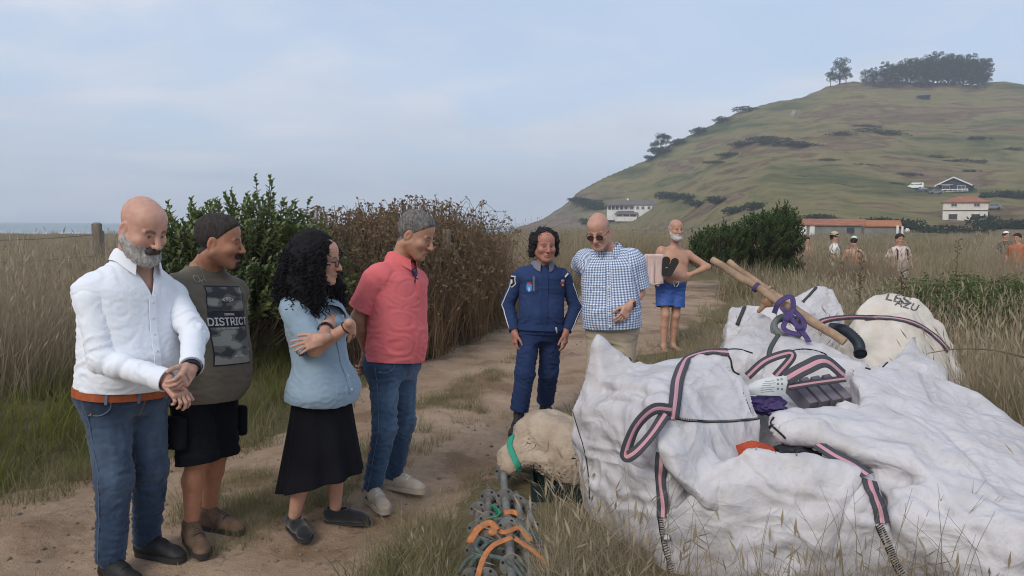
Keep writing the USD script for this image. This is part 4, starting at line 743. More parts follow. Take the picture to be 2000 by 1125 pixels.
def jeans_detail(F, mesh, t, o, top=0.02):
    tm = trimesh.Trimesh(*mesh, process=False)
    for k, m in (('r', -1), ('l', 1)):
        a, e, w = F.leg[k]; sd = unit(F.X * m - F.Y * 0.15); pts = np.array([a + (e - a) * q for q in np.linspace(0.0, 1, 10)] + [e + (w - e) * q for q in np.linspace(0.1, 0.98, 10)]); obj('side_seam', tube(project(tm, pts + sd * 0.4, -sd, 0.001), 0.0028, 5), m_denimfade, t, o, True)
        fr = unit(-F.Y + F.X * m * 0.75); B = lambda x, z: F.pel + F.X * m * x + F.Z * z + fr * 0.4; pk = project(tm, catmull([B(0.045, top), B(0.055, top - 0.045), B(0.10, top - 0.075), B(0.165, top - 0.08)], 6), -fr, 0.002); obj('pocket_edge', tube(pk, 0.0032, 5), m_denimfade, t, o, True)
        for x, z in ((0.05, top - 0.012), (0.15, top - 0.072)): obj('rivet', tube([(lambda c: c)(project(tm, B(x, z)[None], -fr, 0.002)[0]), project(tm, B(x, z)[None], -fr, 0.006)[0]], 0.0045, 8), M('copper_rivet', (0.35, 0.18, 0.08), 0.4, metal=0.7), t, o, True)
        bk = unit(F.Y + F.X * m * 0.9); B2 = lambda x, z: F.pel + F.X * m * x + F.Z * z + bk * 0.4; bp = project(tm, catmull([B2(0.04, -0.04), B2(0.13, -0.035), B2(0.13, -0.14), B2(0.085, -0.17), B2(0.04, -0.14), B2(0.04, -0.04)], 6), -bk, 0.002); obj('back_pocket', tube(bp, 0.0026, 5), m_denimfade, t, o, True)
    fl = project(tm, catmull([F.pel + F.Z * top - F.Y * 0.4, F.pel - F.Z * 0.05 - F.Y * 0.4, F.pel - F.Z * 0.13 - F.Y * 0.4], 6), F.Y, 0.001); obj('fly_seam', tube(fl, 0.0026, 5), m_stitch, t, o, True)
# ---- the bald man in the white shirt
F = Fig(W(243, 762, 3.55), W(262, 510, 3.58), rad(60), W(279, 447, 3.50), rad(62), rad(25), rad(0), 1.11, wf=1.20, belly=0.07, shw=0.195, hipw=0.095, shd=0.14); F.face = dict(jaw=1.08, fat=1.08)
F.set_arm('r', W(328, 744, 3.26), W(100, 790, 3.34), 0.335, 0.345); F.set_arm('l', W(374, 718, 3.30), W(430, 700, 3.55), 0.335, 0.31); F.set_leg('r', WZ(216, 3.44, 0.10)); F.set_leg('l', WZ(286, 3.66, 0.10))
F.hand['r'] = (W(356, 776, 3.22) - F.arm['r'][2], F.Y + np.array([0, 0, -0.2]), [0.5, 0, 1.0], dict(curl=(0.45, 0.7, 0.5), s=1.0, spread=0.02)); F.hand['l'] = (W(342, 766, 3.14) - F.arm['l'][2], F.Y, [-0.6, -0.3, 1.0], dict(curl=(0.35, 0.75, 0.5), s=1.0, spread=0.02))
sk = m_skin('skin_pink', (0.50, 0.285, 0.21))
t, o = person(F, (F.leg['r'][2] + F.leg['l'][2])[:2] / 2, 'bald bearded man in a white shirt and jeans, nearest on the left', sk, tint_kw=dict(brow=(0.16, 0.13, 0.12), ruddy=0.14, brow_w=0.010), neckr=0.066)
m_gb = mh('grey_beard', (0.46, 0.43, 0.40), (0.22, 0.20, 0.19)); m_db = mh('dark_moustache', (0.11, 0.09, 0.085), (0.05, 0.04, 0.04))
hair(t, o, F, lambda q: beard_mask(q, top=-0.042, cheek=0.5, back=0.012, lo=-0.15), lambda q: 0.004 + 0.011 * smooth01((-0.06 - q[:, 2]) / 0.05), m_gb, 'beard', noise=0.004)
hair(t, o, F, lambda q: np.exp(-((q[:, 2] + 0.050 + 0.35 * np.abs(q[:, 0])) / 0.011) ** 4) * smooth01((0.034 - np.abs(q[:, 0])) / 0.008) * (q[:, 1] < -0.07), 0.009, m_db, 'moustache', noise=0.003)
sv = shirt(F, sleeve='long', hem=0.022, inf=0.017, vneck=0.13, sl=(0.076, 0.062, 0.046), seed=4); obj('shirt', sv, m_whiteshirt, t, o, True); obj('collar', collar(F, c=F.neck + F.Z * 0.012 - F.Y * 0.008, r=(0.088, 0.082), h=0.045, open_=1.25, flare=0.022, tip=0.045), m_whiteshirt, t, o, 40)
for k in 'rl': w, e = F.arm[k][2], F.arm[k][1]; obj('cuff', band(w - unit(w - e) * 0.035, w - e, 0.049, 0.055, 0.004), m_whiteshirt, t, o, 40)
tm = trimesh.Trimesh(*F.front, process=False)
pk = [F.neck * (1 - q) + (F.pel + F.Z * 0.06) * q - F.Y * 0.4 for q in np.linspace(0.24, 1, 30)]; pp = project(tm, np.array(pk), F.Y, 0.003); pl_ = ribbon(pp, np.tile(-F.Y, (30, 1)), 0.034, 0.0035)[:2]; pk_ = obj('button_placket', pl_, m_whiteshirt, t, o, 30)
for q in (3, 8, 13, 18, 23, 28): obj('button', tube([pp[q] - F.Y * 0.004, pp[q] - F.Y * 0.0075], 0.0055, 10), m_button, pk_, o, 30)
jn = trousers(F, r=(0.108, 0.081, 0.066), waist=0.03, inf=0.012, hem=-0.045); obj('jeans', jn, m_denim, t, o, True, tint=jeans_wear(F, jn[0])); jeans_detail(F, jn, t, o, -0.01)
TS = Sdf_(); TS.loft(F.pel, F.R, torso_tab(F.L, F.wf, F.belly * 0.75, 0.016, F.female, lo=-0.17, hi=0.3), 2.3, 0.04); bl = obj('belt', proj_band(TS, F.pel + F.Z * 0.006, F.Z, 0.042, 0.005), m_belt, t, o, 40)
for a in (-0.9, -0.25, 0.5, 2.2): 
    dr = -F.Y * math.cos(a) + F.X * math.sin(a); P = F.pel + F.Z * 0.006 + dr * 0.45; pj = project(trimesh.Trimesh(*proj_band(TS, F.pel + F.Z * 0.006, F.Z, 0.06, 0.006), process=False), P[None], -dr, 0.001)[0]; obj('belt_loop', box(pj, (0.012, 0.006, 0.062), np.stack([np.cross(dr, F.Z), dr, F.Z], 1)), m_denimfade, t, o, 30)
put_shoes(t, o, F, rad(60), rad(72), 'sneaker', m_shoe_dark, m_sole_dark, m_shoe_dark, 0.30)
w, e = F.arm['l'][2], F.arm['l'][1]; wt = obj('watch', band(w - unit(w - e) * -0.004, w - e, 0.036, 0.026, 0.005), m_watch, t, o, 40)
# ---- the man in the printed T-shirt
F = Fig(W(398, 745, 3.92), W(400, 522, 3.98), rad(64), W(428, 474, 3.94), rad(98), rad(7), 0, 1.09, wf=1.14, belly=0.05, shw=0.20, shd=0.115); F.face = dict(jaw=1.12, fat=1.10, nose=0.85)
F.set_arm('r', F.pel + F.Y * 0.20 + F.Z * 0.02 - F.X * 0.06, F.sh['r'] + F.Y * 0.3 - F.X * 0.3); F.set_arm('l', F.pel + F.Y * 0.20 + F.Z * 0.0 + F.X * 0.04, F.sh['l'] + F.Y * 0.4 + F.X * 0.1); F.set_leg('r', WZ(374, 3.78, 0.10)); F.set_leg('l', WZ(408, 3.98, 0.10))
for k in 'rl': F.hand[k] = (F.arm[k][2] - F.arm[k][1], F.Y, -F.Z, dict(curl=(0.4, 0.6, 0.4)))
sk2 = m_skin('skin_tanned', (0.36, 0.165, 0.095))
t, o = person(F, (F.leg['r'][2] + F.leg['l'][2])[:2] / 2, 'tanned man in a printed T-shirt and black cargo shorts behind the bald man', sk2, tint_kw=dict(brow=(0.12, 0.1, 0.1), ruddy=0.1, stubble=0.35, stub_col=(0.35, 0.33, 0.33)), neckr=0.066)
m_bh = mh('brown_black_hair', (0.045, 0.035, 0.03), (0.018, 0.014, 0.012))
hair(t, o, F, lambda q: hairline(q, 0.086, 1.0, 0.02, -0.06), lambda q: 0.003 + 0.007 * smooth01((q[:, 2] - 0.05) / 0.05), m_bh, noise=0.003)
hair(t, o, F, lambda q: (np.exp(-((q[:, 2] + 0.050 + 0.3 * np.abs(q[:, 0])) / 0.010) ** 4) * smooth01((0.032 - np.abs(q[:, 0])) / 0.008) + np.exp(-((q[:, 2] + 0.107) / 0.02) ** 4) * smooth01((0.03 - np.abs(q[:, 0])) / 0.01)) * (q[:, 1] < -0.06), 0.0045, m_bh, 'goatee', noise=0.002)
m_tee = M('olive_brown_jersey', (0.15, 0.125, 0.092), 0.9, color2=(0.125, 0.105, 0.08), vscale=5, bump=0.15, bscale=350, bdist=0.002)
sv = shirt(F, sleeve='short', hem=-0.10, inf=0.028, flare=0.025, sl=(0.086, 0.085, 0.06), seed=8, cutt=0.78, neckz=1.0); obj('t_shirt', sv, m_tee, t, o, True); obj('neckband', proj_band(Sdf_().cap(F.neck - F.Z * 0.1, F.neck + F.Z * 0.1, 0.078, 0.07), F.neck + F.Z * 0.0 - F.Y * 0.004, F.Z + F.Y * 0.25, 0.022, 0.004), M('pale_neckband', (0.25, 0.22, 0.17), 0.9), t, o, 40)
tm = trimesh.Trimesh(*F.front, process=False); pc = F.pel + F.Z * 0.305 + F.X * 0.005; ez = -F.Y
m_camo = usdkit.material(stage, '/World/Looks/camo_print', {'tc': ('texture_coordinate', {}), 'mp': ('mapping', {'scale': (10, 10, 22)}), 'n': ('noise_texture', {'scale': 1.0, 'detail': 1.5, 'roughness': 0.4}), 'r': ('rgb_ramp', {'ramp': [(0, (0.035, 0.037, 0.04)), (0.42, (0.035, 0.037, 0.04)), (0.45, (0.12, 0.115, 0.1)), (0.53, (0.12, 0.115, 0.1)), (0.56, (0.24, 0.23, 0.205)), (1, (0.24, 0.23, 0.205))]}), 'p': ('principled_bsdf', {'roughness': 0.8})}, [('tc.object', 'mp.vector'), ('mp.vector', 'n.vector'), ('n.fac', 'r.fac'), ('r.color', 'p.base_color')], surface='p.BSDF')
m_print = M('print_dark', (0.022, 0.024, 0.032), 0.8); m_ink = M('print_pale', (0.5, 0.49, 0.46), 0.8)
gpr = obj('print_panel', decal(F.front, pc, F.X, F.Z, ez, 0.25, 0.415, 0.002), m_print, t, o, True)
obj('camouflage', decal(F.front, pc + F.Z * 0.137, F.X, F.Z, ez, 0.238, 0.125, 0.0035, 30), m_camo, gpr, o, True); obj('camouflage', decal(F.front, pc - F.Z * 0.105, F.X, F.Z, ez, 0.238, 0.19, 0.0035, 30), m_camo, gpr, o, True)
def print_text(txt, hgt, dz, bold=True, cx=0.0):
    m = meshkit.text_mesh(txt, hgt, 0.002, bold); m = m.subdivide_to_size(0.02); v = np.array(m.vertices); v[:, 0] -= (v[:, 0].max() + v[:, 0].min()) / 2 - cx; P = pc + v[:, :1] * F.X + (v[:, 1:2] + dz) * F.Z + ez * 0.4
    obj('lettering', (project(tm, P, -ez, 0.005) + ez * v[:, 2:] * 0.5, np.array(m.faces)), m_ink, gpr, o, False)
print_text('CENTRAL', 0.011, 0.052); print_text('DISTRICT', 0.040, 0.000); print_text('THE LOST BORDERS', 0.009, -0.016 - 0.004, False); print_text('<95>', 0.022, 0.125); print_text('NO LIMITS', 0.009, -0.165, True, 0.03)
vlast = trousers(F, r=(0.106, 0.100, 0.08), waist=0.05, cutknee=1.07, inf=-0.004, seed=5); obj('cargo_shorts', vlast, m_black, t, o, True)
for k in 'rl':
    a, e, w = F.leg[k]; p = a + (e - a) * 0.62 + F.X * (0.125 if k == 'l' else -0.125); obj('cargo_pocket', Sdf_().box(p, (0.025, 0.075, 0.085), F.R, 0.02).mesh(0.008), m_black, t, o, True)
m_hike = M('brown_hiking_leather', (0.16, 0.095, 0.055), 0.8, color2=(0.085, 0.05, 0.035), vscale=18, bump=0.4, bscale=90, bdist=0.003); put_shoes(t, o, F, rad(38), rad(70), 'hiker', m_hike, m_sole_dark, M('dark_laces', (0.03, 0.027, 0.025), 0.8), 0.30)
# reading glasses hanging at the neck of the T-shirt
gp = W(453, 548, 3.72); gt = thing('eyeglasses', gp, 'thin wire eyeglasses hanging at the neckline of the printed T-shirt', 'glasses'); g0 = project(tm, (gp - ez * -0.2)[None], -ez, 0.012)[0]; rms = []
for m in (-1, 1): a = np.linspace(0, 6.283, 20); rms.append(tube(g0 + (np.cos(a) * 0.024 + m * 0.03)[:, None] * (F.X * 0.9 - F.Z * 0.35) + (np.sin(a) * 0.015)[:, None] * F.Z, 0.002, 5))
obj('rim', rms, m_metal, gt, gp, True); obj('temple', tube([g0 + F.X * 0.03, g0 + F.Z * 0.06 + F.X * 0.0, g0 + F.Z * 0.10 - F.X * 0.03], 0.0018, 5), m_metal, gt, gp, True)
# ---- the woman
F = Fig(W(630, 760, 4.02), W(607, 560, 4.06), rad(70), W(624, 508, 4.0), rad(88), rad(9), 0, 1.0, wf=0.98, belly=0.015, female=True, shw=0.16, shd=0.09, bust=0.045, hips=0.0, hipw=0.085, sc=0.95); F.face = dict(jaw=0.92, fat=0.98, nose=0.92)
F.set_arm('r', W(684, 634, 3.80), W(598, 800, 3.80), 0.28, 0.25); F.set_arm('l', W(628, 664, 3.70), W(730, 650, 3.95), 0.29, 0.26); F.set_leg('r', WZ(575, 3.98, 0.09)); F.set_leg('l', WZ(655, 4.10, 0.09))
F.hand['r'] = (np.array([0.05, 0.9, -0.45]), np.array([-0.9, 0.2, -0.2]), [0, 0.3, -1.0], dict(curl=(0.3, 0.5, 0.4), s=0.88)); F.hand['l'] = (W(585, 676, 3.66) - F.arm['l'][2], np.array([0.05, 1.0, -0.2]), [-0.1, 0, 1.0], dict(curl=(0.1, 0.25, 0.2), s=0.88, spread=0.14))
sk3 = m_skin('skin_olive', (0.46, 0.255, 0.18))
t, o = person(F, (F.leg['r'][2] + F.leg['l'][2])[:2] / 2, 'woman with long black curls, denim shirt and long black skirt, arms crossed', sk3, tint_kw=dict(brow=(0.12, 0.1, 0.1), lips=(0.8, 0.42, 0.42)), neckr=0.047)
m_curl = M('black_curls', (0.010, 0.0075, 0.009), 0.8, color2=(0.005, 0.004, 0.005), vscale=30, spec=0.2, bump=0.5, bscale=80, bdist=0.006)
hc, HR = F.head, F.HR; HP = lambda x, y, z: hc + HR @ np.array([x, y, z]); HS = Sdf_(); HS.ell(HP(0, 0.045, 0.035), (0.132, 0.128, 0.124), HR, 0.03)
for m in (-1, 1): HS.ell(HP(0.095 * m, 0.035, -0.07), (0.064, 0.10, 0.14), HR, 0.05); HS.ell(HP(0.10 * m, 0.0, -0.17), (0.058, 0.085, 0.10), HR, 0.05)
HS.ell(HP(0.10, -0.055, -0.165), (0.05, 0.06, 0.10), HR, 0.05); HS.ell(HP(0, 0.115, -0.10), (0.125, 0.09, 0.18), HR, 0.05); HS.box(HP(0, -0.165, -0.025), (0.058, 0.13, 0.094), HR, 0.03, 0.03, sub=True); hv_, hf_ = HS.mesh(0.008); hn_ = vnormals(hv_, hf_); hv_ = hv_ + hn_ * ((meshkit.fbm(hv_ * 42, 3, 5) - 0.5) * 0.03)[:, None]; hr = obj('hair', (hv_, hf_), m_curl, t, o, True); locks = []
tri = RNG.choice(len(hf_), 1000, p=(lambda a: a / a.sum())(np.linalg.norm(np.cross(hv_[hf_[:, 1]] - hv_[hf_[:, 0]], hv_[hf_[:, 2]] - hv_[hf_[:, 0]]), axis=1)))
for ti in tri:
    p = hv_[hf_[ti]].mean(0); n = hn_[hf_[ti][0]]; L = RNG.uniform(0.04, 0.10); ql = (p - hc) @ HR
    if ql[1] < -0.045 and abs(ql[0]) < 0.085 and ql[2] > -0.13: continue
    ph = RNG.uniform(0, 6.28); tt = np.linspace(0, 1, 22); dn = unit(np.array([0, 0, -1.0]) + n * 0.35 + RNG.normal(size=3) * 0.2); s1 = unit(np.cross(dn, [0.3, 1, 0.2])); s2 = np.cross(dn, s1); rr = RNG.uniform(0.005, 0.008); a = ph + tt * RNG.uniform(12, 22)
    locks.append(tube(p - n * 0.004 + dn * (tt * L)[:, None] + rr * (np.cos(a)[:, None] * s1 + np.sin(a)[:, None] * s2) * np.minimum(tt * 3, 1)[:, None], np.linspace(0.004, 0.0025, 22), 4, False))
obj('curls', locks, m_curl, hr, o, True); glasses(t, o, F)
m_chambray = M('pale_chambray', (0.255, 0.335, 0.40), 0.9, color2=(0.215, 0.29, 0.355), vscale=7, bump=0.25, bscale=400, bdist=0.002, sheen=0.1)
sv = shirt(F, sleeve='short', hem=-0.10, inf=0.024, sl=(0.074, 0.086, 0.06), seed=12, cutt=0.98, flare=0.035, hemplane=(F.pel + F.Z * -0.055, unit(F.Z - F.Y * 0.28)), neckz=0.99); obj('shirt', sv, m_chambray, t, o, True); obj('collar', collar(F, r=(0.072, 0.066), h=0.04, open_=0.9, flare=0.018), m_chambray, t, o, 40)
for k in 'rl': a, e, w = F.arm[k]; p = a + (e - a) * 0.85; obj('rolled_cuff', band(p, e - a, 0.088, 0.035, 0.006), m_chambray, t, o, 40)
tm = trimesh.Trimesh(*F.front, process=False); pk = np.array([F.neck * (1 - q) + (F.pel + F.Z * -0.03) * q - F.Y * 0.4 for q in np.linspace(0.2, 1, 26)]); pp = project(tm, pk, F.Y, 0.003); pk_ = obj('button_placket', ribbon(pp, np.tile(-F.Y, (26, 1)), 0.032, 0.003)[:2], m_chambray, t, o, 30)
for q in (3, 8, 20, 24): obj('button', tube([pp[q] - F.Y * 0.004, pp[q] - F.Y * 0.0075], 0.006, 10), m_button, pk_, o, 30)
# skirt: a long flared loft with hanging folds
def skirt(F, z1, zf, zb, r0, r1, seed):
    n, mz = 150, 60; a = np.linspace(0, 2 * np.pi, n, endpoint=False); rows = []; fx = (F.leg['r'][2] + F.leg['l'][2]) / 2
    for i in range(mz):
        q = i / (mz - 1); drop = 0.5 * (zf + zb) + 0.5 * (zf - zb) * -np.cos(a) * -1; zt = F.pel[2] + 0.10; z = zt + (drop - zt) * q; c = F.pel * (1 - q) + np.array([fx[0] + 0.03, fx[1], 0]) * q; r = r0 + (r1 - r0) * q**1.1; hip = 0.012 * math.exp(-((q - 0.14) / 0.12) ** 2)
        fold = 1 + 0.085 * q**1.2 * (np.sin(a * 7 + 1.3 * np.sin(a * 2)) * 0.6 + 0.5 * np.sin(a * 11 + 2)); x = np.sin(a) * (r[0] + hip * 0.5) * fold; y = -np.cos(a) * (r[1] + hip) * fold; rows.append(np.stack([c[0] + x * F.X[0] + y * F.Y[0], c[1] + x * F.X[1] + y * F.Y[1], z], 1))
    ix = np.arange(n * mz).reshape(mz, n); return solidify(np.vstack(rows), grid_faces(ix, True), 0.004)
obj('skirt', skirt(F, 0, G(635, 925)[2] + 0.335, 0.20, np.array([0.158, 0.122]), np.array([0.225, 0.25]), 3), m_black, t, o, True)
m_suede = M('black_suede', (0.012, 0.012, 0.014), 0.95, sheen=0.3); put_shoes(t, o, F, rad(35), rad(82), 'loafer', m_suede, m_sole_dark, None, 0.265)
for k, yw in (('r', rad(35)), ('l', rad(82))): w = F.leg[k][2]; p = np.array([w[0], w[1], 0.075 + o[2]]) - rotz(yw)[:, 1] * 0.075; obj('bow', [tube(catmull([p, p + rotz(yw)[:, 0] * 0.03 * m + [0, 0, 0.012], p + rotz(yw)[:, 0] * 0.034 * m - [0, 0, 0.004], p], 5), 0.004, 6) for m in (-1, 1)], m_suede, t, o, True)
w, e = F.arm['r'][2], F.arm['r'][1]; obj('bracelet', band(w - unit(w - e) * 0.03, w - e, 0.030, 0.006, 0.004), M('dark_bead', (0.05, 0.02, 0.02), 0.4), t, o, 40); w, e = F.arm['l'][2], F.arm['l'][1]; wt = obj('watch', band(w - unit(w - e) * 0.115, w - e, 0.038, 0.02, 0.004), m_watch, t, o, 40)
# ---- the man in the pink polo
F = Fig(W(768, 706, 4.52), W(781, 508, 4.60), rad(62), W(811, 460, 4.55), rad(78), rad(24), 0, 1.07, wf=1.04, belly=0.035, shw=0.19, shd=0.10); F.face = dict(jaw=1.0, fat=1.0, nose=1.05)
F.set_arm('r', F.pel + F.Y * 0.19 + F.Z * 0.06 - F.X * 0.03, F.sh['r'] + F.Y * 0.25 - F.X * 0.5 - F.Z * 0.3); F.set_arm('l', F.pel + F.Y * 0.20 + F.Z * 0.03 + F.X * 0.04, F.sh['l'] + F.Y * 0.3 + F.X * 0.3); F.set_leg('r', WZ(727, 4.40, 0.09)); F.set_leg('l', WZ(768, 4.62, 0.09))
for k in 'rl': F.hand[k] = (F.arm[k][2] - F.arm[k][1], F.Y, -F.Z, dict(curl=(0.4, 0.6, 0.4)))
t, o = person(F, (F.leg['r'][2] + F.leg['l'][2])[:2] / 2, 'grey-haired man in a coral pink polo shirt and jeans, hands behind his back', m_skin('skin_warm', (0.40, 0.215, 0.14)), tint_kw=dict(brow=(0.25, 0.22, 0.2), ruddy=0.1, stubble=0.3))
hair(t, o, F, lambda q: hairline(q, 0.086, 1.05, 0.02, -0.065), lambda q: 0.004 + 0.008 * smooth01((q[:, 2] - 0.04) / 0.06), mh('salt_and_pepper_hair', (0.19, 0.175, 0.16), (0.07, 0.065, 0.06)), noise=0.006, stretch=(1, 0.4, 1))
m_pink = M('coral_pink_pique', (0.66, 0.15, 0.155), 0.9, color2=(0.60, 0.125, 0.13), vscale=4, bump=0.2, bscale=420, bdist=0.002)
sv = shirt(F, sleeve='short', hem=0.0, inf=0.026, sl=(0.078, 0.080, 0.06), seed=18, cutt=0.80); obj('polo_shirt', sv, m_pink, t, o, True); obj('collar', collar(F, r=(0.074, 0.068), h=0.042, open_=0.7, flare=0.02, c=F.neck + F.Z * 0.006), m_pink, t, o, 40)
tm = trimesh.Trimesh(*F.front, process=False); pk = np.array([F.neck * (1 - q) + F.pel * q - F.Y * 0.4 for q in np.linspace(0.10, 0.36, 14)]); pp = project(tm, pk, F.Y, 0.003); pk_ = obj('placket', ribbon(pp, np.tile(-F.Y, (14, 1)), 0.034, 0.003)[:2], m_pink, t, o, 30); obj('button', tube([pp[3] - F.Y * 0.003, pp[3] - F.Y * 0.008], 0.006, 10), m_button, pk_, o, 30)
jn = trousers(F, r=(0.097, 0.072, 0.058), waist=0.06, inf=0.008, hem=-0.005, seed=6); obj('jeans', jn, m_denim2, t, o, True, tint=jeans_wear(F, jn[0]))
jeans_detail(F, jn, t, o); m_snk = M('cream_sneaker', (0.45, 0.38, 0.30), 0.8, color2=(0.36, 0.28, 0.20), vscale=22, bump=0.2, bscale=120, bdist=0.002); put_shoes(t, o, F, rad(32), rad(66), 'sneaker', m_snk, m_sole_pale, M('white_laces', (0.65, 0.62, 0.58), 0.8), 0.30)
m_taupe = M('taupe_suede', (0.20, 0.13, 0.085), 0.9, var=0.2, vscale=25)
for k, yw in (('r', rad(32)), ('l', rad(66))):
    w = F.leg[k][2]; fwd = -rotz(yw)[:, 1]; H = np.array([w[0], w[1], o[2]]) - fwd * 0.045; Rm = rotz(yw); Q = Sdf_(); Q.ell(H + Rm @ [0, -0.222, 0.040], (0.0405, 0.05, 0.026), Rm, 0.01); Q.ell(H + Rm @ [0, -0.10, 0.098], (0.018, 0.05, 0.02), Rm @ Rx(0.35), 0.01); Q.ell(H + Rm @ [0, 0.022, 0.062], (0.0425, 0.026, 0.028), Rm, 0.01); obj('suede_panel', Q.mesh(0.005), m_taupe, t, o, True)
    s_ = -1 if k == 'r' else 1; sd = [H + Rm @ np.array([s_ * 0.042, -0.045 - 0.018 * q, 0.045 + (0.012 if q % 2 else -0.006)]) for q in range(4)]; obj('side_emblem', tube(np.array(sd), 0.004, 5), m_shoe_dark, t, o, True)
# sunglasses hanging from the polo
g0 = project(tm, W(812, 542, 4.0)[None], unit(ray(812, 542)), 0.02)[0]; st = thing('sunglasses', g0, 'dark violet sunglasses hanging from the pink polo placket', 'sunglasses'); dn = unit(-F.Z + F.X * 0.35); sd = unit(np.cross(dn, F.Y))
for m in (0, 1):
    c = g0 + dn * (-0.03 + 0.062 * m); a = np.linspace(0, 6.283, 22); ring = c + np.cos(a)[:, None] * dn * 0.027 + np.sin(a)[:, None] * sd * 0.02; obj('rim', tube(ring, 0.003, 6), m_rim, st, g0, True); obj('lens', (np.vstack([ring, c - F.Y * 0.004]), np.array([[i, (i + 1) % 22, 22] for i in range(22)])), M('violet_lens', (0.035, 0.018, 0.11), 0.15, spec=0.6), st, g0, True)
obj('temple', tube([g0 - dn * 0.055, g0 - dn * 0.05 + F.Y * 0.02, g0 + dn * 0.08 + F.Y * 0.012], 0.003, 6), m_rim, st, g0, True); obj('bridge', tube([g0 - dn * 0.004, g0 + dn * 0.006], 0.0035, 6), m_rim, st, g0, True)
# ---- the man in the blue overall
F = Fig(W(1055, 645, 6.22), W(1060, 515, 6.26), rad(8), W(1064, 480, 6.20), rad(14), rad(6), 0, 1.04, wf=0.93, belly=0.04, shw=0.172, shd=0.085); F.face = dict(jaw=1.08, fat=1.06, nose=1.0)
F.set_arm('r', W(1005, 648, 6.16), W(990, 590, 6.3), 0.30, 0.26); F.set_arm('l', W(1105, 648, 6.16), W(1121, 590, 6.3), 0.30, 0.26); F.set_leg('r', WZ(1013, 6.18, 0.11)); F.set_leg('l', WZ(1065, 6.55, 0.11))
for k, m in (('r', 1), ('l', -1)): F.hand[k] = (np.array([0.03 * m, -0.12, -1.0]), np.array([m * 0.9, 0.4, 0]), [0, -1.0, 0], dict(curl=(0.3, 0.4, 0.3), spread=0.03))
skr = m_skin('skin_ruddy', (0.38, 0.175, 0.125)); t, o = person(F, (F.leg['r'][2] + F.leg['l'][2])[:2] / 2, 'man in dark blue overalls and boots with bushy dark hair', skr, hh=0.004, hb=0.011, hd=0.004, tint_kw=dict(brow=(0.2, 0.15, 0.15), ruddy=0.15, stubble=0.25))
HP = lambda x, y, z: F.head + F.HR @ (np.array([x, y, z]) * F.hs); HS = Sdf_().ell(HP(0, 0.022, 0.064), (0.088, 0.104, 0.084), F.HR, 0.02).ell(HP(0, 0.10, -0.01), (0.085, 0.04, 0.09), F.HR, 0.03)
for m in (-1, 1): HS.ell(HP(0.088 * m, 0.025, 0.035), (0.036, 0.062, 0.068), F.HR, 0.025).ell(HP(0.094 * m, 0.035, -0.045), (0.034, 0.05, 0.05), F.HR, 0.025)
HS.box(HP(0, -0.150, -0.025), (0.066, 0.10, 0.108), F.HR, 0.03, 0.015, sub=True); hv_, hf_ = HS.mesh(0.007); hn_ = vnormals(hv_, hf_); hv_ = hv_ + hn_ * ((meshkit.fbm(hv_ * 48, 3, 5) - 0.5) * 0.034)[:, None]; hr_ = obj('hair', (hv_, hf_), mh('dark_bushy_hair', (0.022, 0.018, 0.02), (0.009, 0.008, 0.009)), t, o, True); locks = []
for ti in RNG.choice(len(hf_), 420):
    p = hv_[hf_[ti]].mean(0); n = hn_[hf_[ti][0]]; tt = np.linspace(0, 1, 8)[:, None]; d = unit(n + RNG.normal(size=3) * 0.6 - [0, 0, 0.4]); s1 = unit(np.cross(d, [0.3, 1, 0.2])); locks.append(tube(p - n * 0.004 + d * tt * RNG.uniform(0.012, 0.03) + s1 * np.sin(tt * 5) * 0.006, np.linspace(0.004, 0.0015, 8), 3, False))
obj('curls', locks, mh('dark_bushy_hair', 0, 0) if 'dark_bushy_hair' not in _mats else _mats['dark_bushy_hair'], hr_, o, True)
m_ovl = M('navy_overall_cotton', (0.021, 0.042, 0.118), 0.9, color2=(0.015, 0.031, 0.09), vscale=5, bump=0.2, bscale=300, bdist=0.002)
sv = shirt(F, h=0.013, sleeve='long', hem=-0.03, inf=0.026, sl=(0.067, 0.056, 0.048), seed=28); obj('overall_jacket', sv, m_ovl, t, o, True); obj('overall_trousers', trousers(F, h=0.013, r=(0.098, 0.083, 0.078), waist=0.05, inf=0.014, hem=0.025, seed=9), m_ovl, t, o, True); obj('collar', collar(F, r=(0.076, 0.07), h=0.04, open_=0.8), M('grey_blue_collar', (0.16, 0.16, 0.19), 0.9), t, o, 40)
TS = Sdf_(); TS.loft(F.pel, F.R, torso_tab(F.L, F.wf, F.belly, 0.03, F.female, lo=-0.17, hi=0.3), 2.3, 0.04); obj('waistband', proj_band(TS, F.pel + F.Z * 0.03, F.Z, 0.05, 0.005), m_ovl, t, o, 40)
put_shoes(t, o, F, rad(-14), rad(24), 'boot', M('black_boot_leather', (0.028, 0.028, 0.03), 0.55, var=0.3, vscale=20), m_sole_dark, m_shoe_dark, 0.30)
tm = trimesh.Trimesh(*sv, process=False); m_crestw = M('badge_white', (0.6, 0.6, 0.58), 0.8); m_crestb = M('badge_blue', (0.05, 0.22, 0.5), 0.8); m_crestr = M('badge_red', (0.35, 0.06, 0.04), 0.8); m_blackb = M('badge_black', (0.012, 0.012, 0.016), 0.8); m_navyp = M('navy_pocket', (0.016, 0.033, 0.095), 0.9)
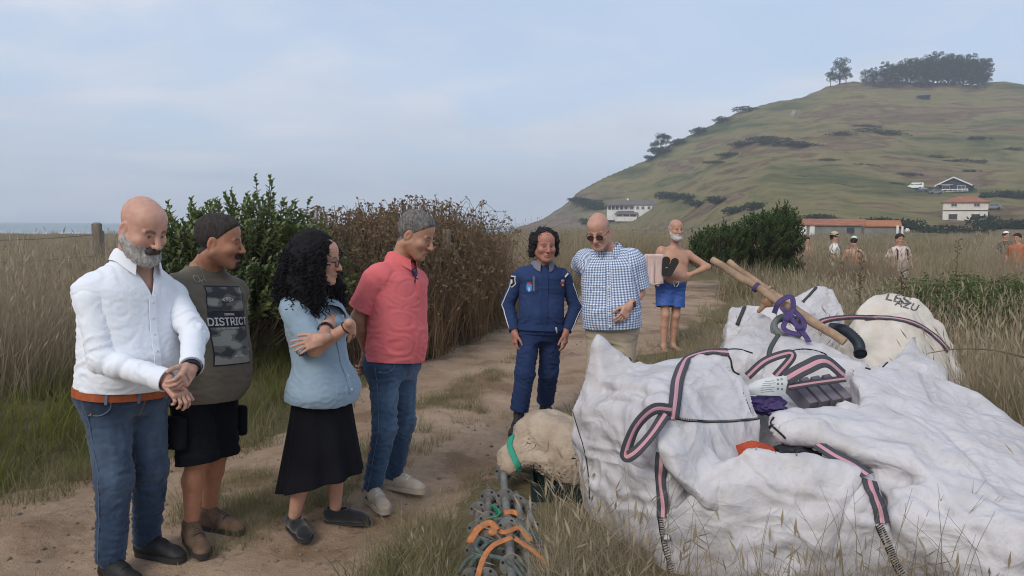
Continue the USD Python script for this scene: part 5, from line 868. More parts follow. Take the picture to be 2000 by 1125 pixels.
def patch(name, px, py, w, h, mat, off, parent=None, d=6.0, shield=False, n=10):
    c = W(px, py, d); ex, ez = np.array([1.0, 0, 0]), np.array([0, 0, 1.0]); gx, gy = np.meshgrid(np.linspace(-w / 2, w / 2, n), np.linspace(-h / 2, h / 2, n)); gx = gx * (np.clip(1.15 - (np.maximum(-gy, 0) / (h / 2)) ** 2, 0.12, 1) if shield else 1); P = c + gx[..., None] * ex + gy[..., None] * ez + np.array([0, -0.4, 0]); return obj(name, (project(tm, P.reshape(-1, 3), np.array([0, 1.0, 0]), off), grid_faces(np.arange(n * n).reshape(n, n))), mat, t if parent is None else parent, o, True)
for px in (1036, 1088):
    pq = patch('chest_pocket', px, 560, 0.115, 0.13, m_navyp, 0.006); patch('pocket_flap', px, 545, 0.12, 0.035, m_ovl, 0.009, pq)
patch('pocket_edge', 1043, 556, 0.014, 0.12, M('grey_strip', (0.12, 0.12, 0.13), 0.8), 0.010)
cr = patch('chest_crest', 1034, 565, 0.045, 0.06, m_crestb, 0.011, None, 6.0, True); patch('crown', 1034, 556, 0.034, 0.018, m_crestr, 0.012, cr); patch('stripe', 1034, 567, 0.008, 0.03, m_crestw, 0.013, cr)
cr = patch('chest_badge', 1102, 558, 0.036, 0.045, m_crestr, 0.011, None, 6.0, True); patch('badge_top', 1102, 551, 0.028, 0.014, m_crestw, 0.012, cr); patch('badge_centre', 1102, 560, 0.014, 0.016, m_crestw, 0.0125, cr)
obj('name_strip', box(project(tm, (W(1110, 541, 6.0) - [0, 0.4, 0])[None], np.array([0, 1.0, 0]), 0.01)[0], (0.045, 0.004, 0.014), Ry(-0.9)), m_crestw, t, o, False)
pk = np.array([F.neck * (1 - q) + (F.pel + F.Z * 0.05) * q - F.Y * 0.4 for q in np.linspace(0.12, 1, 26)]); obj('zip_flap', ribbon(project(tm, pk, F.Y, 0.004), np.tile(-F.Y, (26, 1)), 0.05, 0.004)[:2], m_navyp, t, o, 30)
a, e, w = F.arm['r']; n_out = unit(np.array([-0.75, -0.65, 0])); pts = [a + (e - a) * q for q in np.linspace(0.25, 1, 9)] + [e + (w - e) * q for q in np.linspace(0.1, 0.95, 9)]; obj('sleeve_piping', tube(project(tm, np.array(pts) + n_out * 0.4, -n_out, 0.003), 0.0045, 5), m_crestw, t, o, True)
a, e, w = F.arm['l']; n_o2 = unit(np.array([0.85, -0.5, 0])); pts = [a + (e - a) * q for q in np.linspace(0.25, 1, 9)] + [e + (w - e) * q for q in np.linspace(0.1, 0.95, 9)]; obj('sleeve_piping', tube(project(tm, np.array(pts) + n_o2 * 0.4, -n_o2, 0.003), 0.0035, 5), m_crestw, t, o, True)
def sleeve_patch(sz, mat, off, parent=None):
    a, e, w = F.arm['r']; c = a + (e - a) * 0.26; s1 = unit(np.cross([0, 0, 1.0], n_out)); n = 10; gx, gy = np.meshgrid(np.linspace(-sz / 2, sz / 2, n), np.linspace(-sz * 0.65, sz * 0.65, n)); gx = gx * np.clip(1.15 - (np.maximum(-gy, 0) / (sz * 0.65)) ** 2, 0.15, 1); P = c + gx[..., None] * s1 + gy[..., None] * np.array([0, 0, 1.0]) + n_out * 0.4; return obj('sleeve_badge', (project(tm, P.reshape(-1, 3), -n_out, off), grid_faces(np.arange(n * n).reshape(n, n))), mat, t if parent is None else parent, o, True)
sb = sleeve_patch(0.075, m_crestw, 0.004); sb2 = sleeve_patch(0.062, m_blackb, 0.006, sb); sleeve_patch(0.026, m_crestw, 0.008, sb)
obj('keys', tube(project(tm, np.array([W(1087, 642, 6.0), W(1089, 652, 6.0), W(1086, 660, 6.0)]) - [0, 0.4, 0], np.array([0, 1.0, 0]), 0.02), 0.008, 6), m_crestw, t, o, True)
# ---- the man in the checked shirt
F = Fig(W(1196, 640, 5.82), W(1190, 486, 5.80), rad(-12), W(1169, 452, 5.70), rad(-22), rad(25), rad(-4), 1.03, wf=1.08, belly=0.05, shw=0.178, shd=0.075); F.face = dict(jaw=1.0, fat=1.04, nose=1.05)
F.set_arm('r', W(1147, 570, 6.22), W(1108, 500, 6.55), 0.29, 0.25); F.set_arm('l', W(1229, 597, 5.60), W(1262, 640, 5.85), 0.29, 0.26); F.set_leg('r', WZ(1160, 5.86, 0.09)); F.set_leg('l', WZ(1212, 5.86, 0.09))
F.hand['l'] = (W(1207, 634, 5.54) - F.arm['l'][2], np.array([-0.5, 0.7, -0.1]), [-0.6, -0.8, 0.2], dict(curl=(0.3, 0.45, 0.3), s=1.02, spread=0.05)); F.hand['r'] = (np.array([0.7, 0.3, -0.3]), np.array([0.2, -0.9, 0]), [0, 0, 1.0], dict(curl=(0.3, 0.4, 0.3)))
t, o = person(F, (F.leg['r'][2] + F.leg['l'][2])[:2] / 2, 'balding man in a blue and white checked shirt and beige trousers, looking down', m_skin('skin_fair', (0.46, 0.26, 0.19)), hh=0.004, hb=0.011, hd=0.0036, tint_kw=dict(brow=(0.45, 0.36, 0.33), ruddy=0.16))
hair(t, o, F, lambda q: hairline(q, 0.075, 0.95, 0.02, -0.08) * smooth01((0.05 - q[:, 2]) / 0.03) * smooth01((q[:, 1] + 0.01) / 0.03), 0.006, mh('thin_grey_hair', (0.3, 0.28, 0.26), (0.16, 0.14, 0.13)), noise=0.003); glasses(t, o, F, True, zoff=-0.004)
m_check = usdkit.material(stage, '/World/Looks/blue_check', {'uv': ('attribute', {'attribute': 'st'}), 'sp': ('separate_xyz', {}), 'mu': ('math', {'math_type': 'multiply', 'value2': 52.0}), 'mv': ('math', {'math_type': 'multiply', 'value2': 52.0}), 'fu': ('math', {'math_type': 'floored_modulo', 'value2': 1.0}), 'fv': ('math', {'math_type': 'floored_modulo', 'value2': 1.0}), 'gu': ('math', {'math_type': 'greater_than', 'value2': 0.5}), 'gv': ('math', {'math_type': 'greater_than', 'value2': 0.5}), 'ad': ('math', {'math_type': 'add'}), 'hf': ('math', {'math_type': 'multiply', 'value2': 0.5}), 'r': ('rgb_ramp', {'ramp': [(0, (0.70, 0.72, 0.76)), (0.25, (0.70, 0.72, 0.76)), (0.5, (0.30, 0.36, 0.48)), (0.75, (0.10, 0.145, 0.27)), (1, (0.10, 0.145, 0.27))]}), 'p': ('principled_bsdf', {'roughness': 0.85, 'specular_ior_level': 0.15})},
    [('uv.vector', 'sp.vector'), ('sp.x', 'mu.value1'), ('sp.y', 'mv.value1'), ('mu.value', 'fu.value1'), ('mv.value', 'fv.value1'), ('fu.value', 'gu.value1'), ('fv.value', 'gv.value1'), ('gu.value', 'ad.value1'), ('gv.value', 'ad.value2'), ('ad.value', 'hf.value1'), ('hf.value', 'r.fac'), ('r.color', 'p.base_color')], surface='p.BSDF')
sv = shirt(F, h=0.012, sleeve='short', hem=0.012, inf=0.034, sl=(0.088, 0.092, 0.06), seed=38, cutt=0.84, flare=0.01); uvv = limb_axis(sv[0], F.bones)[1]; obj('checked_shirt', sv, m_check, t, o, True, uv=uvv)
cm = collar(F, r=(0.082, 0.074), h=0.042, open_=0.85); obj('collar', cm, m_check, t, o, True, uv=np.stack([cm[0][:, 0], cm[0][:, 2]], 1)); tm = trimesh.Trimesh(*F.front, process=False); pk = np.array([F.neck * (1 - q) + (F.pel + F.Z * 0.03) * q - F.Y * 0.4 for q in np.linspace(0.16, 1, 26)]); pp = project(tm, pk, F.Y, 0.003)
rb = ribbon(pp, np.tile(-F.Y, (26, 1)), 0.034, 0.003); pk_ = obj('button_placket', rb[:2], m_check, t, o, True, uv=np.stack([rb[2][:, 0] * 0.034, rb[2][:, 1]], 1))
for q in (4, 9, 14, 19, 24): obj('button', tube([pp[q] - F.Y * 0.003, pp[q] - F.Y * 0.008], 0.007, 10), m_button, pk_, o, 30)
obj('trousers', trousers(F, h=0.013, r=(0.112, 0.092, 0.08), waist=0.06, inf=0.012, hem=0.0, seed=11), M('beige_chino', (0.40, 0.33, 0.24), 0.9, color2=(0.34, 0.28, 0.2), vscale=6), t, o, True)
put_shoes(t, o, F, rad(-20), rad(12), 'sneaker', m_shoe_dark, m_sole_dark, None, 0.29)
w, e = F.arm['l'][2], F.arm['l'][1]; wc = w - unit(w - e) * 0.02; wt = obj('watch', band(wc, w - e, 0.034, 0.024, 0.004), M('grey_strap', (0.2, 0.2, 0.2), 0.6), t, o, 40); nrm = unit(np.cross(w - e, [0, 0.3, 1.0])); nrm = nrm if nrm[1] < 0 else -nrm; obj('watch_face', box(wc + nrm * 0.038, (0.038, 0.034, 0.010), np.stack([unit(np.cross(w - e, nrm)), unit(w - e), nrm], 1)), m_watch, wt, o, False)
# ---- the shirtless man
F = Fig(W(1309, 556, 10.1), W(1320, 482, 10.12), rad(10), W(1320, 449, 10.05), rad(16), rad(4), 0, 1.05, wf=1.04, belly=0.085, shw=0.19, sc=1.02, shd=0.08); F.face = dict(jaw=1.0, fat=1.0, nose=1.1)
F.set_arm('r', W(1290, 528, 9.82), W(1262, 530, 10.2), 0.30, 0.26); F.set_arm('l', W(1349, 536, 10.0), W(1392, 498, 10.2), 0.31, 0.28); F.set_leg('r', WZ(1296, 10.0, 0.075)); F.set_leg('l', WZ(1314, 10.12, 0.075))
F.hand['l'] = (np.array([-0.75, -0.25, -0.45]), np.array([-0.1, 0.95, 0.1]), [0.1, 0, 1.0], dict(curl=(0.2, 0.3, 0.2), s=1.05, spread=0.1)); F.hand['r'] = (np.array([0.8, -0.5, -0.1]), np.array([0.2, 0.2, 0.9]), [0, -1, 0.2], dict(curl=(0.5, 0.7, 0.5)))
def feet7(S):
    for k, yw in (('r', rad(-4)), ('l', rad(20))):
        w = F.leg[k][2]; R_ = rotz(yw); g = np.array([w[0], w[1], float(height(w[:1], w[1:2])[0])]); P = lambda x, y, z: g + R_ @ np.array([x, -y, z]); S.cap(w, P(0, -0.02, 0.035), 0.036, 0.033, 0.03); S.cap(P(0, 0.0, 0.045), P(0, 0.13, 0.025), 0.034, 0.026, 0.03); S.ell(P(0, 0.15, 0.02), (0.042, 0.05, 0.02), R_, 0.02)
        for q in range(5): S.cap(P((q - 2) * 0.017, 0.17, 0.016), P((q - 2) * 0.018, 0.205 - 0.006 * (q if k == 'r' else 4 - q), 0.013), 0.011, 0.009, 0.004)
F.body_slim = 1.0
def tint7(v, tn):
    q = (v - F.pel) @ F.R; z = q[:, 2] / F.L; m = np.clip(np.exp(-((z - 0.68) / 0.09) ** 2 - (q[:, 0] / 0.09) ** 2), 0, 1) * (q[:, 1] < 0) * meshkit.fbm(v * 60, 2, 4) * 0.5; tn = tn * (1 - m[:, None] * [0.5, 0.5, 0.5])
    for s in (-1, 1): nb = np.exp(-(((q - [s * 0.085, -0.14, 0.62 * F.L]) / [0.014, 0.08, 0.014]) ** 2).sum(1)); tn = tn * (1 - nb[:, None] * np.array([0.25, 0.5, 0.5]))
    return tn * np.where((v[:, 2] < F.pel[2] - 0.1)[:, None], np.array([1.05, 1.08, 1.1]), 1.0)
def addchest(S):
    feet7(S)
    for s in (-1, 1): S.ell(F.pel + F.R @ np.array([s * 0.085, -0.085, 0.66 * F.L]), (0.075, 0.035, 0.05), F.R, 0.05)
t, o = person(F, (F.leg['r'][2] + F.leg['l'][2])[:2] / 2, 'shirtless grey-bearded man in blue swim shorts standing barefoot on the track', m_skin('skin_beach', (0.44, 0.245, 0.165)), hh=0.006, hb=0.011, hd=0.005, slim=1.02, tintf=tint7, feet=addchest, tint_kw=dict(brow=(0.4, 0.35, 0.33), ruddy=0.15))
m_wb = mh('white_beard', (0.55, 0.50, 0.46), (0.35, 0.31, 0.28)); hair(t, o, F, lambda q: beard_mask(q, top=-0.045, cheek=0.5, back=0.01, lo=-0.15), lambda q: 0.006 + 0.016 * smooth01((-0.07 - q[:, 2]) / 0.04), m_wb, 'beard', noise=0.004); hair(t, o, F, lambda q: hairline(q, 0.075, 0.95, 0.02, -0.08) * smooth01((0.05 - q[:, 2]) / 0.03) * smooth01((q[:, 1] + 0.02) / 0.03), 0.010, m_wb, noise=0.004)
m_swim = M('blue_swim_nylon', (0.045, 0.105, 0.34), 0.6, var=0.12, vscale=8); sv = trousers(F, h=0.012, r=(0.118, 0.120, 0.08), waist=0.075, cutknee=0.72, inf=0.016, seed=13); sh_ = obj('swim_shorts', sv, m_swim, t, o, True); tm = trimesh.Trimesh(*sv, process=False)
for m in (-1, 1): c = project(tm, (F.pel + F.Z * 0.045 - F.Y * 0.4)[None], F.Y, 0.008)[0]; obj('drawstring', tube(catmull([c, c + F.X * 0.035 * m + F.Z * 0.015, c + F.X * 0.03 * m - F.Z * 0.03, c + F.X * 0.01 * m - F.Z * 0.06], 4), 0.0055, 5), m_crestw, sh_, o, True)
# towel over his arm and a pair of flip-flops
a, e, w = F.arm['r']; tc = (e + w) / 2; S = Sdf_(); ax = unit(w - e)
for q, ln in zip(np.linspace(-0.13, 0.13, 8), (0.30, 0.36, 0.33, 0.37, 0.34, 0.38, 0.33, 0.28)):
    c = W(1276, 500, 9.86) + np.array([q * 0.85, 0, 0.0]); S.cap(c + [0, 0.05, -0.03], c + [0.01, -0.05, 0.0], 0.028, 0.028, 0.02); S.cap(c + [0, -0.055, 0], c + [q * 0.15, -0.07 + 0.025 * math.sin(q * 60), -ln], 0.026, 0.028 + 0.006 * math.sin(q * 90), 0.012); S.cap(c + [0, 0.055, -0.03], c + [0, 0.07, -ln * 0.8], 0.02, 0.022, 0.02)
tv = S.mesh(0.009); tp = W(1276, 500, 9.86); tw = thing('towel', tp, 'pale pink striped towel draped over the arm of the shirtless man', 'towel'); m_tow = M('pale_pink_towel', (0.62, 0.47, 0.42), 0.95, color2=(0.45, 0.30, 0.27), vscale=22, stretch=(1.6, 1.6, 0.12), bump=0.4, bscale=200, bdist=0.004); obj('cloth', tv, m_tow, tw, tp, True); obj('hem', tube([tp + [-0.12, -0.10, -0.335], tp + [0.0, -0.10, -0.37], tp + [0.12, -0.10, -0.345]], 0.012, 6), m_tow, tw, tp, True)
for k, (px, py, rz) in enumerate(((1300, 521, 0.10), (1313, 523, 0.42))):
    c = W(px, py, 9.72 - 0.03 * k); sl_ = Polygon(Point(0, 0.085).buffer(0.05).union(Point(0, -0.09).buffer(0.038)).convex_hull); so = trimesh.creation.extrude_polygon(sl_, 0.018, engine='earcut'); Rm = Ry(rz) @ np.array([[1, 0, 0], [0, 0, 1], [0, 1, 0.0]]); ft = thing('flip_flop', c, ['black flip-flop held sole outward next to the towel', 'black flip-flop tilted against the bare belly, right of the other one'][k], 'flip-flop'); obj('sole', (np.array(so.vertices) @ Rm.T + c, np.array(so.faces)[:, ::-1]), m_sole_dark, ft, c, 30); obj('strap', tube(np.array([[-0.04, 0.0, 0.018], [-0.015, 0.05, 0.05], [0, 0.075, 0.02], [0.015, 0.05, 0.05], [0.04, 0.0, 0.018]]) @ Rm.T + c, 0.006, 6), m_blackb, ft, c, True)
WALKERS = []
# ---- walkers far in the field
def walker(px, py_top, d, hgt, yaw, label, skin, top_c, low_c, hat=None, hair_c=(0.03, 0.02, 0.015), bare=False, straps=None, hair_long=False):
    tpz = W(px, py_top, d)[2]; g = tpz - hgt; P = lambda z, dx=0.0, dy=0.0: np.array([WZ(px, d, g + z)[0] + dx, d + dy, g + z]); k = hgt / 1.72
    F = Fig(P(0.90 * k), P(1.44 * k), yaw, P(1.60 * k), yaw, rad(8), 0, 1.0 * k, wf=0.95, belly=0.02, shw=0.17 * k, sc=k, shd=0.09); F.face = {}
    F.set_arm('r', F.pel - F.X * 0.24 - F.Y * 0.12 + F.Z * 0.02, F.sh['r'] + F.Y - F.X * 0.5); F.set_arm('l', F.pel + F.X * 0.24 - F.Y * 0.10, F.sh['l'] + F.Y + F.X * 0.5); F.set_leg('r', P(0.08, -0.1)); F.set_leg('l', P(0.08, 0.1))
    for q in 'rl': F.hand[q] = (F.arm[q][2] - F.arm[q][1], F.X * (1 if q == 'r' else -1), -F.Y)
    o = P(0); t = thing('person', o, label, 'person'); WALKERS.append((o[0], o[1])); S = F.body(1.0 if bare else 0.93); head_prims(S, F.head, F.HR, F.hs); v, f = S.mesh(0.017); hv = S.mesh(0.009, F.head - 0.17, F.head + 0.17); c = v[f].mean(1); v, f, _ = submesh(v, f, ~((np.abs(c - F.head) < 0.15).all(1))); v, f = cat_meshes([(v, f), hv]); tn = skin_tint(F, v, brow_w=0.01); obj('body', (v, f), skin, t, o, True, tint={'tint': tn}); F.hmesh = hv
    hair(t, o, F, lambda q: hairline(q, 0.078, 0.7 if hair_long else 1.1, 0.02, -0.13 if hair_long else -0.07), 0.02, fuzz=200, mat=M('walker_hair_' + str(int(hair_c[0] * 1000)), hair_c, 0.8), noise=0.005)
    if not bare or top_c is not None: obj('top', shirt(F, h=0.018, sleeve='short', hem=-0.02, inf=0.03, sl=(0.075, 0.075, 0.06), cutt=0.75), top_c, t, o, True)
    obj('shorts', trousers(F, h=0.02, r=(0.10, 0.09, 0.07), waist=0.06, cutknee=0.8), low_c, t, o, True)
    if hat is not None:
        hm, brim = hat; hc = F.head + F.HR @ (np.array([0, 0.015, 0.075]) * F.hs); HSd = Sdf_().ell(hc + F.HR @ np.array([0, 0, 0.01]), np.array([0.088, 0.106, 0.085]) * F.hs, F.HR, 0.01).box(hc - F.HR @ np.array([0, 0, 0.07]), (0.2, 0.2, 0.055), F.HR, 0.01, 0.01, sub=True)
        if brim > 0.1: HSd.ell(hc - F.HR @ np.array([0, 0, 0.012]), np.array([brim, brim, 0.012]), F.HR, 0.012)
        elif brim: HSd.ell(hc + F.HR @ np.array([0, -0.10, -0.014]), np.array([0.07, 0.075, 0.010]), F.HR, 0.01)
        obj('hat', HSd.mesh(0.009), hm, t, o, True)
    if straps is not None:
        for s in (-1, 1): obj('backpack_strap', tube([F.neck + F.X * 0.10 * s - F.Z * 0.02 + F.Y * 0.02, F.neck + F.X * 0.115 * s - F.Z * 0.10 - F.Y * 0.13, F.neck + F.X * 0.125 * s - F.Z * 0.30 - F.Y * 0.15, F.neck + F.X * 0.155 * s - F.Z * 0.42 - F.Y * 0.03], 0.02, 6), straps, t, o, True)
sk_f = m_skin('skin_walker', (0.45, 0.25, 0.175)); m_bw = M('white_cotton', (0.72, 0.71, 0.68), 0.9); m_palepink = M('pale_blouse', (0.60, 0.47, 0.42), 0.9); m_gshort = M('grey_shorts', (0.16, 0.16, 0.17), 0.9); m_orange = M('orange_dress', (0.42, 0.14, 0.07), 0.9); m_dtop = M('dark_top', (0.05, 0.04, 0.045), 0.9); m_strap = M('dark_strap', (0.03, 0.025, 0.03), 0.8); m_straw = M('straw_hat', (0.48, 0.38, 0.24), 0.95); m_mint = M('pale_mint_cap', (0.50, 0.60, 0.55), 0.9)
walker(1577, 464, 24, 1.58, rad(-8), 'small dark-haired bare-shouldered walker, leftmost in the dry field', sk_f, None, m_gshort, bare=True)
walker(1630, 455, 20, 1.68, rad(70), 'walker in a straw hat and white T-shirt in the dry field', sk_f, m_bw, m_bw, hat=(m_straw, 0.145), straps=m_strap)
walker(1668, 464, 18.5, 1.55, rad(150), 'bare-backed walker in a pale cap next to the one in the straw hat', sk_f, None, m_gshort, hat=(m_mint, 0.07), bare=True, hair_long=True, straps=m_strap)
walker(1757, 458, 17.5, 1.62, rad(0), 'walker in a pale top with backpack straps, alone in the middle of the field', sk_f, m_palepink, m_bw, straps=m_strap)
walker(1965, 454, 25, 1.68, rad(10), 'dark-clad walker with a white headband at the far right of the field', sk_f, m_dtop, m_gshort, hat=(m_bw, 0.0))
walker(1987, 457, 20.5, 1.65, rad(-60), 'walker in an orange dress at the right edge of the field', sk_f, m_orange, m_orange, hair_long=True)
# ---------------------------------------------------------------- the pile: bulk sacks
m_sack = usdkit.material(stage, '/World/Looks/woven_white_plastic', {'tc': ('texture_coordinate', {}), 'n': ('noise_texture', {'scale': 3.0, 'detail': 7.0, 'roughness': 0.65}), 'r': ('rgb_ramp', {'ramp': [(0, (0.38, 0.345, 0.325)), (0.38, (0.52, 0.485, 0.475)), (0.54, (0.60, 0.57, 0.575)), (1, (0.64, 0.615, 0.625))]}), 'n3': ('noise_texture', {'scale': 22.0, 'detail': 6.0, 'roughness': 0.7}), 'r3': ('rgb_ramp', {'ramp': [(0, (0.6, 0.52, 0.45)), (0.30, (0.85, 0.8, 0.76)), (0.4, (1, 1, 1)), (1, (1, 1, 1))]}), 'mx': ('mix', {'mix_type': 'multiply', 'fac': 0.75}),
    'n2': ('noise_texture', {'scale': 30.0, 'detail': 6.0, 'roughness': 0.6}), 'm2': ('math', {'math_type': 'multiply_add', 'value2': 0.5}), 'rd': ('noise_texture', {'type': 'ridged_multifractal', 'scale': 3.6, 'detail': 2.5, 'roughness': 0.5, 'offset': 1.0, 'gain': 2.0, 'distortion': 0.6}), 'b': ('bump', {'strength': 0.65, 'distance': 0.018}), 'p': ('principled_bsdf', {'roughness': 0.5, 'specular_ior_level': 0.4}), 'tr': ('translucent_bsdf', {}), 'mc': ('mix_closure', {'fac': 0.12})},
    [('tc.object', 'n.vector'), ('n.fac', 'r.fac'), ('tc.object', 'n3.vector'), ('n3.fac', 'r3.fac'), ('r.color', 'mx.color1'), ('r3.color', 'mx.color2'), ('mx.color', 'p.base_color'), ('mx.color', 'tr.color'), ('tc.object', 'n2.vector'), ('n2.fac', 'm2.value1'), ('tc.object', 'rd.vector'), ('rd.fac', 'm2.value3'), ('m2.value', 'b.height'), ('b.normal', 'p.normal'), ('p.BSDF', 'mc.closure1'), ('tr.BSDF', 'mc.closure2')], surface='mc.closure')
m_sackb = M('woven_beige_plastic', (0.62, 0.57, 0.51), 0.65, color2=(0.52, 0.45, 0.37), vscale=5, bump=0.3, bscale=40, bdist=0.006, detail=7)
m_strapm = usdkit.material(stage, '/World/Looks/striped_webbing', {'uv': ('attribute', {'attribute': 'st'}), 'sp': ('separate_xyz', {}), 'a': ('math', {'math_type': 'subtract', 'value2': 0.5}), 'b': ('math', {'math_type': 'absolute'}), 'r': ('rgb_ramp', {'interpolate': False, 'ramp': [(0, (0.50, 0.25, 0.28)), (0.15, (0.50, 0.25, 0.28)), (0.151, (0.05, 0.05, 0.06)), (1, (0.05, 0.05, 0.06))]}), 'ab': ('math', {'math_type': 'multiply_add', 'value2': 0.55}), 'w': ('math', {'math_type': 'multiply', 'value2': 70.0}), 'f': ('math', {'math_type': 'floored_modulo', 'value2': 1.0}), 'g': ('map_range', {'from_min': 0.4, 'from_max': 0.6, 'to_min': 0.75, 'to_max': 1.7, 'clamp': True}), 'mx': ('mix', {'mix_type': 'multiply', 'fac': 1.0}), 'bp': ('bump', {'strength': 0.5, 'distance': 0.003}), 'p': ('principled_bsdf', {'roughness': 0.85})},
    [('uv.vector', 'sp.vector'), ('sp.x', 'a.value1'), ('a.value', 'b.value1'), ('b.value', 'r.fac'), ('b.value', 'ab.value1'), ('sp.y', 'ab.value3'), ('ab.value', 'w.value1'), ('w.value', 'f.value1'), ('f.value', 'g.value'), ('r.color', 'mx.color1'), ('g.result', 'mx.color2'), ('mx.color', 'p.base_color'), ('f.value', 'bp.height'), ('bp.normal', 'p.normal')], surface='p.BSDF')
m_seam = M('black_stitching', (0.02, 0.02, 0.022), 0.9); m_red = M('red_webbing', (0.34, 0.075, 0.08), 0.85, color2=(0.22, 0.05, 0.06), vscale=30); m_purple = M('purple_rope', (0.085, 0.055, 0.17), 0.8, color2=(0.05, 0.035, 0.105), vscale=25, bump=0.5, bscale=140); m_greyrope = M('grey_green_rope', (0.10, 0.125, 0.11), 0.85, var=0.4, vscale=40, bump=0.5, bscale=200, bdist=0.003)
m_inside = M('sack_contents_dark', (0.06, 0.055, 0.06), 0.9, var=0.5, vscale=12); m_orangec = M('orange_cloth', (0.48, 0.075, 0.03), 0.8, var=0.3, vscale=10); m_blackc = M('black_rubber', (0.02, 0.02, 0.025), 0.6, var=0.3, vscale=12)
def tri_(x): return np.abs(2 * (x - np.floor(x + 0.5)))
def crumple(v, amp, seed, f0=1.25, n=7):
    """creased plastic cloth: sums of sharp-edged folds in random directions, each fading in and out"""
    r = np.random.default_rng(seed); out = np.zeros(len(v)); wp = np.stack([meshkit.fbm(v * 2.4 + 9 * k, 2, seed + k) - 0.5 for k in range(3)], 1) * 0.22
    for k in range(n):
        f = f0 * 1.42 ** k; 
        for q in range(2): d = unit(r.normal(size=3) * [1, 1, 0.7]); m = smooth01((meshkit.fbm(v * (1.3 + 0.5 * k) + 31 * k + 7 * q, 2, seed + 20 + k) - 0.49) / 0.10); out += m * (tri_((v + wp) @ d * f + r.random()) - 0.5) / f ** 1.02
    return out * amp
def sack_mesh(S, h=0.016, excess=0.05, seed=1, creases=(), amp=0.016, k=1.0, soft=4):
    v, f = S.mesh(h); v = laplace(v, f, soft, 0.6); n = vnormals(v, f); r = meshkit.fbm(v * [2.4, 2.4, 1.8], 2, seed) - 0.5; v = v + n * (r * 0.9 * amp)[:, None]
    for pts, dep, wid in creases:
        P = catmull(pts, 12); d = cKDTree(P).query(v)[0]; v = v - n * (dep * np.exp(-(d / wid)))[:, None] + n * (dep * 0.5 * np.exp(-((d - 2.0 * wid) / wid) ** 2))[:, None]
    v = wrinkle(v, f, excess, None, None, 60, 0.012, 0.012, 0.003, 9.0, seed); n = vnormals(v, f); v = v + n * crumple(v, 0.058 * k, seed)[:, None]; v[:, 2] = np.maximum(v[:, 2], 0.0); return v, f
def on_surface(tm, pix, off=0.004, dmax=20, n=10, back=None):
    """points and normals where the sight lines of given photograph points meet the mesh"""
    px = catmull(np.array([[p[0], p[1], 0] for p in pix], float), n)[:, :2]; o = np.array([0, 0, CAM_H]); D = np.array([unit(ray(*p)) for p in px]); loc, ri, ti = tm.ray.intersects_location(np.tile(o, (len(D), 1)), D, multiple_hits=False)
    P, N = np.full((len(D), 3), np.nan), np.zeros((len(D), 3)); P[ri] = loc; N[ri] = tm.face_normals[ti]; ok = ~np.isnan(P[:, 0]); P, N, D = P[ok], N[ok], D[ok]; N = np.where(((N * D).sum(1) > 0)[:, None], -N, N)
    for _ in range(3): N[1:-1] = (N[:-2] + 2 * N[1:-1] + N[2:]) / 4; P[1:-1] = (P[:-2] + 2 * P[1:-1] + P[2:]) / 4
    N /= np.maximum(np.linalg.norm(N, axis=1, keepdims=True), 1e-9); return P + N * off, N
def strap(tm, pix, width, parent, o, mat=None, name='strap', off=0.008, thick=0.005):
    P, N = on_surface(tm, pix, off)
    if len(P) < 4: return None
    v, f, uv = ribbon(P, N, width, thick); return obj(name, (v, f), mat or m_strapm, parent, o, True, uv=uv)
def seam(tm, pix, parent, o, r=0.0045, name='seam', mat=None):
    P, N = on_surface(tm, pix, 0.002)
    return None if len(P) < 4 else obj(name, tube(P, r, 5), mat or m_seam, parent, o, True)
def zigzag(tm, pix, parent, o, w=0.028, name='stitching'):
    P, N = on_surface(tm, pix, 0.003, n=14)
    if len(P) < 6: return
    T = np.gradient(P, axis=0); T /= np.maximum(np.linalg.norm(T, axis=1, keepdims=True), 1e-9); B = np.cross(T, N); L = np.r_[0, np.cumsum(np.linalg.norm(np.diff(P, axis=0), axis=1))]; t = np.arange(0, L[-1], 0.012); I = lambda A: np.stack([np.interp(t, L, A[:, i]) for i in range(3)], 1); p, b, tt = I(P), I(B), I(T)
    obj(name, [tube([p[i] - b[i] * w / 2, p[i] + b[i] * w / 2 + tt[i] * 0.006], 0.0022, 4) for i in range(len(t))] + [tube(p + b * w / 2, 0.003, 4)], m_seam, parent, o, True)
def rope(pts, r, n=8): return tube(catmull(pts, n), r, 7)
# --- the big front sack
A1, A2, A3, A4 = np.array([0.75, 3.44]), np.array([0.43, 4.36]), np.array([1.50, 4.45]), np.array([1.86, 3.36])
def g3(x, y, z=0.0): return np.array([x, y, z])
S = Sdf_()
S.hull([g3(0.43, 4.36), g3(0.47, 4.0), g3(0.74, 3.44), g3(1.1, 3.6), g3(1.35, 4.5), W(1115, 795, 4.27), W(1128, 860, 4.2), W(1150, 722, 4.33), W(1235, 712, 4.36), W(1345, 700, 4.22), W(1418, 690, 4.17), W(1462, 735, 4.02), W(1500, 815, 3.86), W(1400, 850, 3.75), W(1294, 818, 3.57), W(1318, 760, 3.66), W(1296, 930, 3.46), W(1180, 960, 3.95)], 0.03)
S.hull([W(1168, 652, 4.33), W(1166, 655, 4.30), W(1146, 722, 4.30), W(1236, 706, 4.36), W(1234, 712, 4.30), W(1180, 760, 4.18), W(1150, 745, 4.36)], 0.03)
S.hull([g3(0.75, 3.42), g3(1.90, 3.30), g3(1.75, 3.6), g3(1.0, 3.7), W(1434, 890, 3.47), W(1456, 874, 3.47), W(1570, 896, 3.43), W(1692, 926, 3.40), W(1704, 930, 3.44), W(1440, 1010, 3.36), W(1610, 1010, 3.31), W(1735, 1030, 3.28), W(1298, 990, 3.42), W(1500, 892, 3.53), W(1660, 918, 3.49)], 0.03)
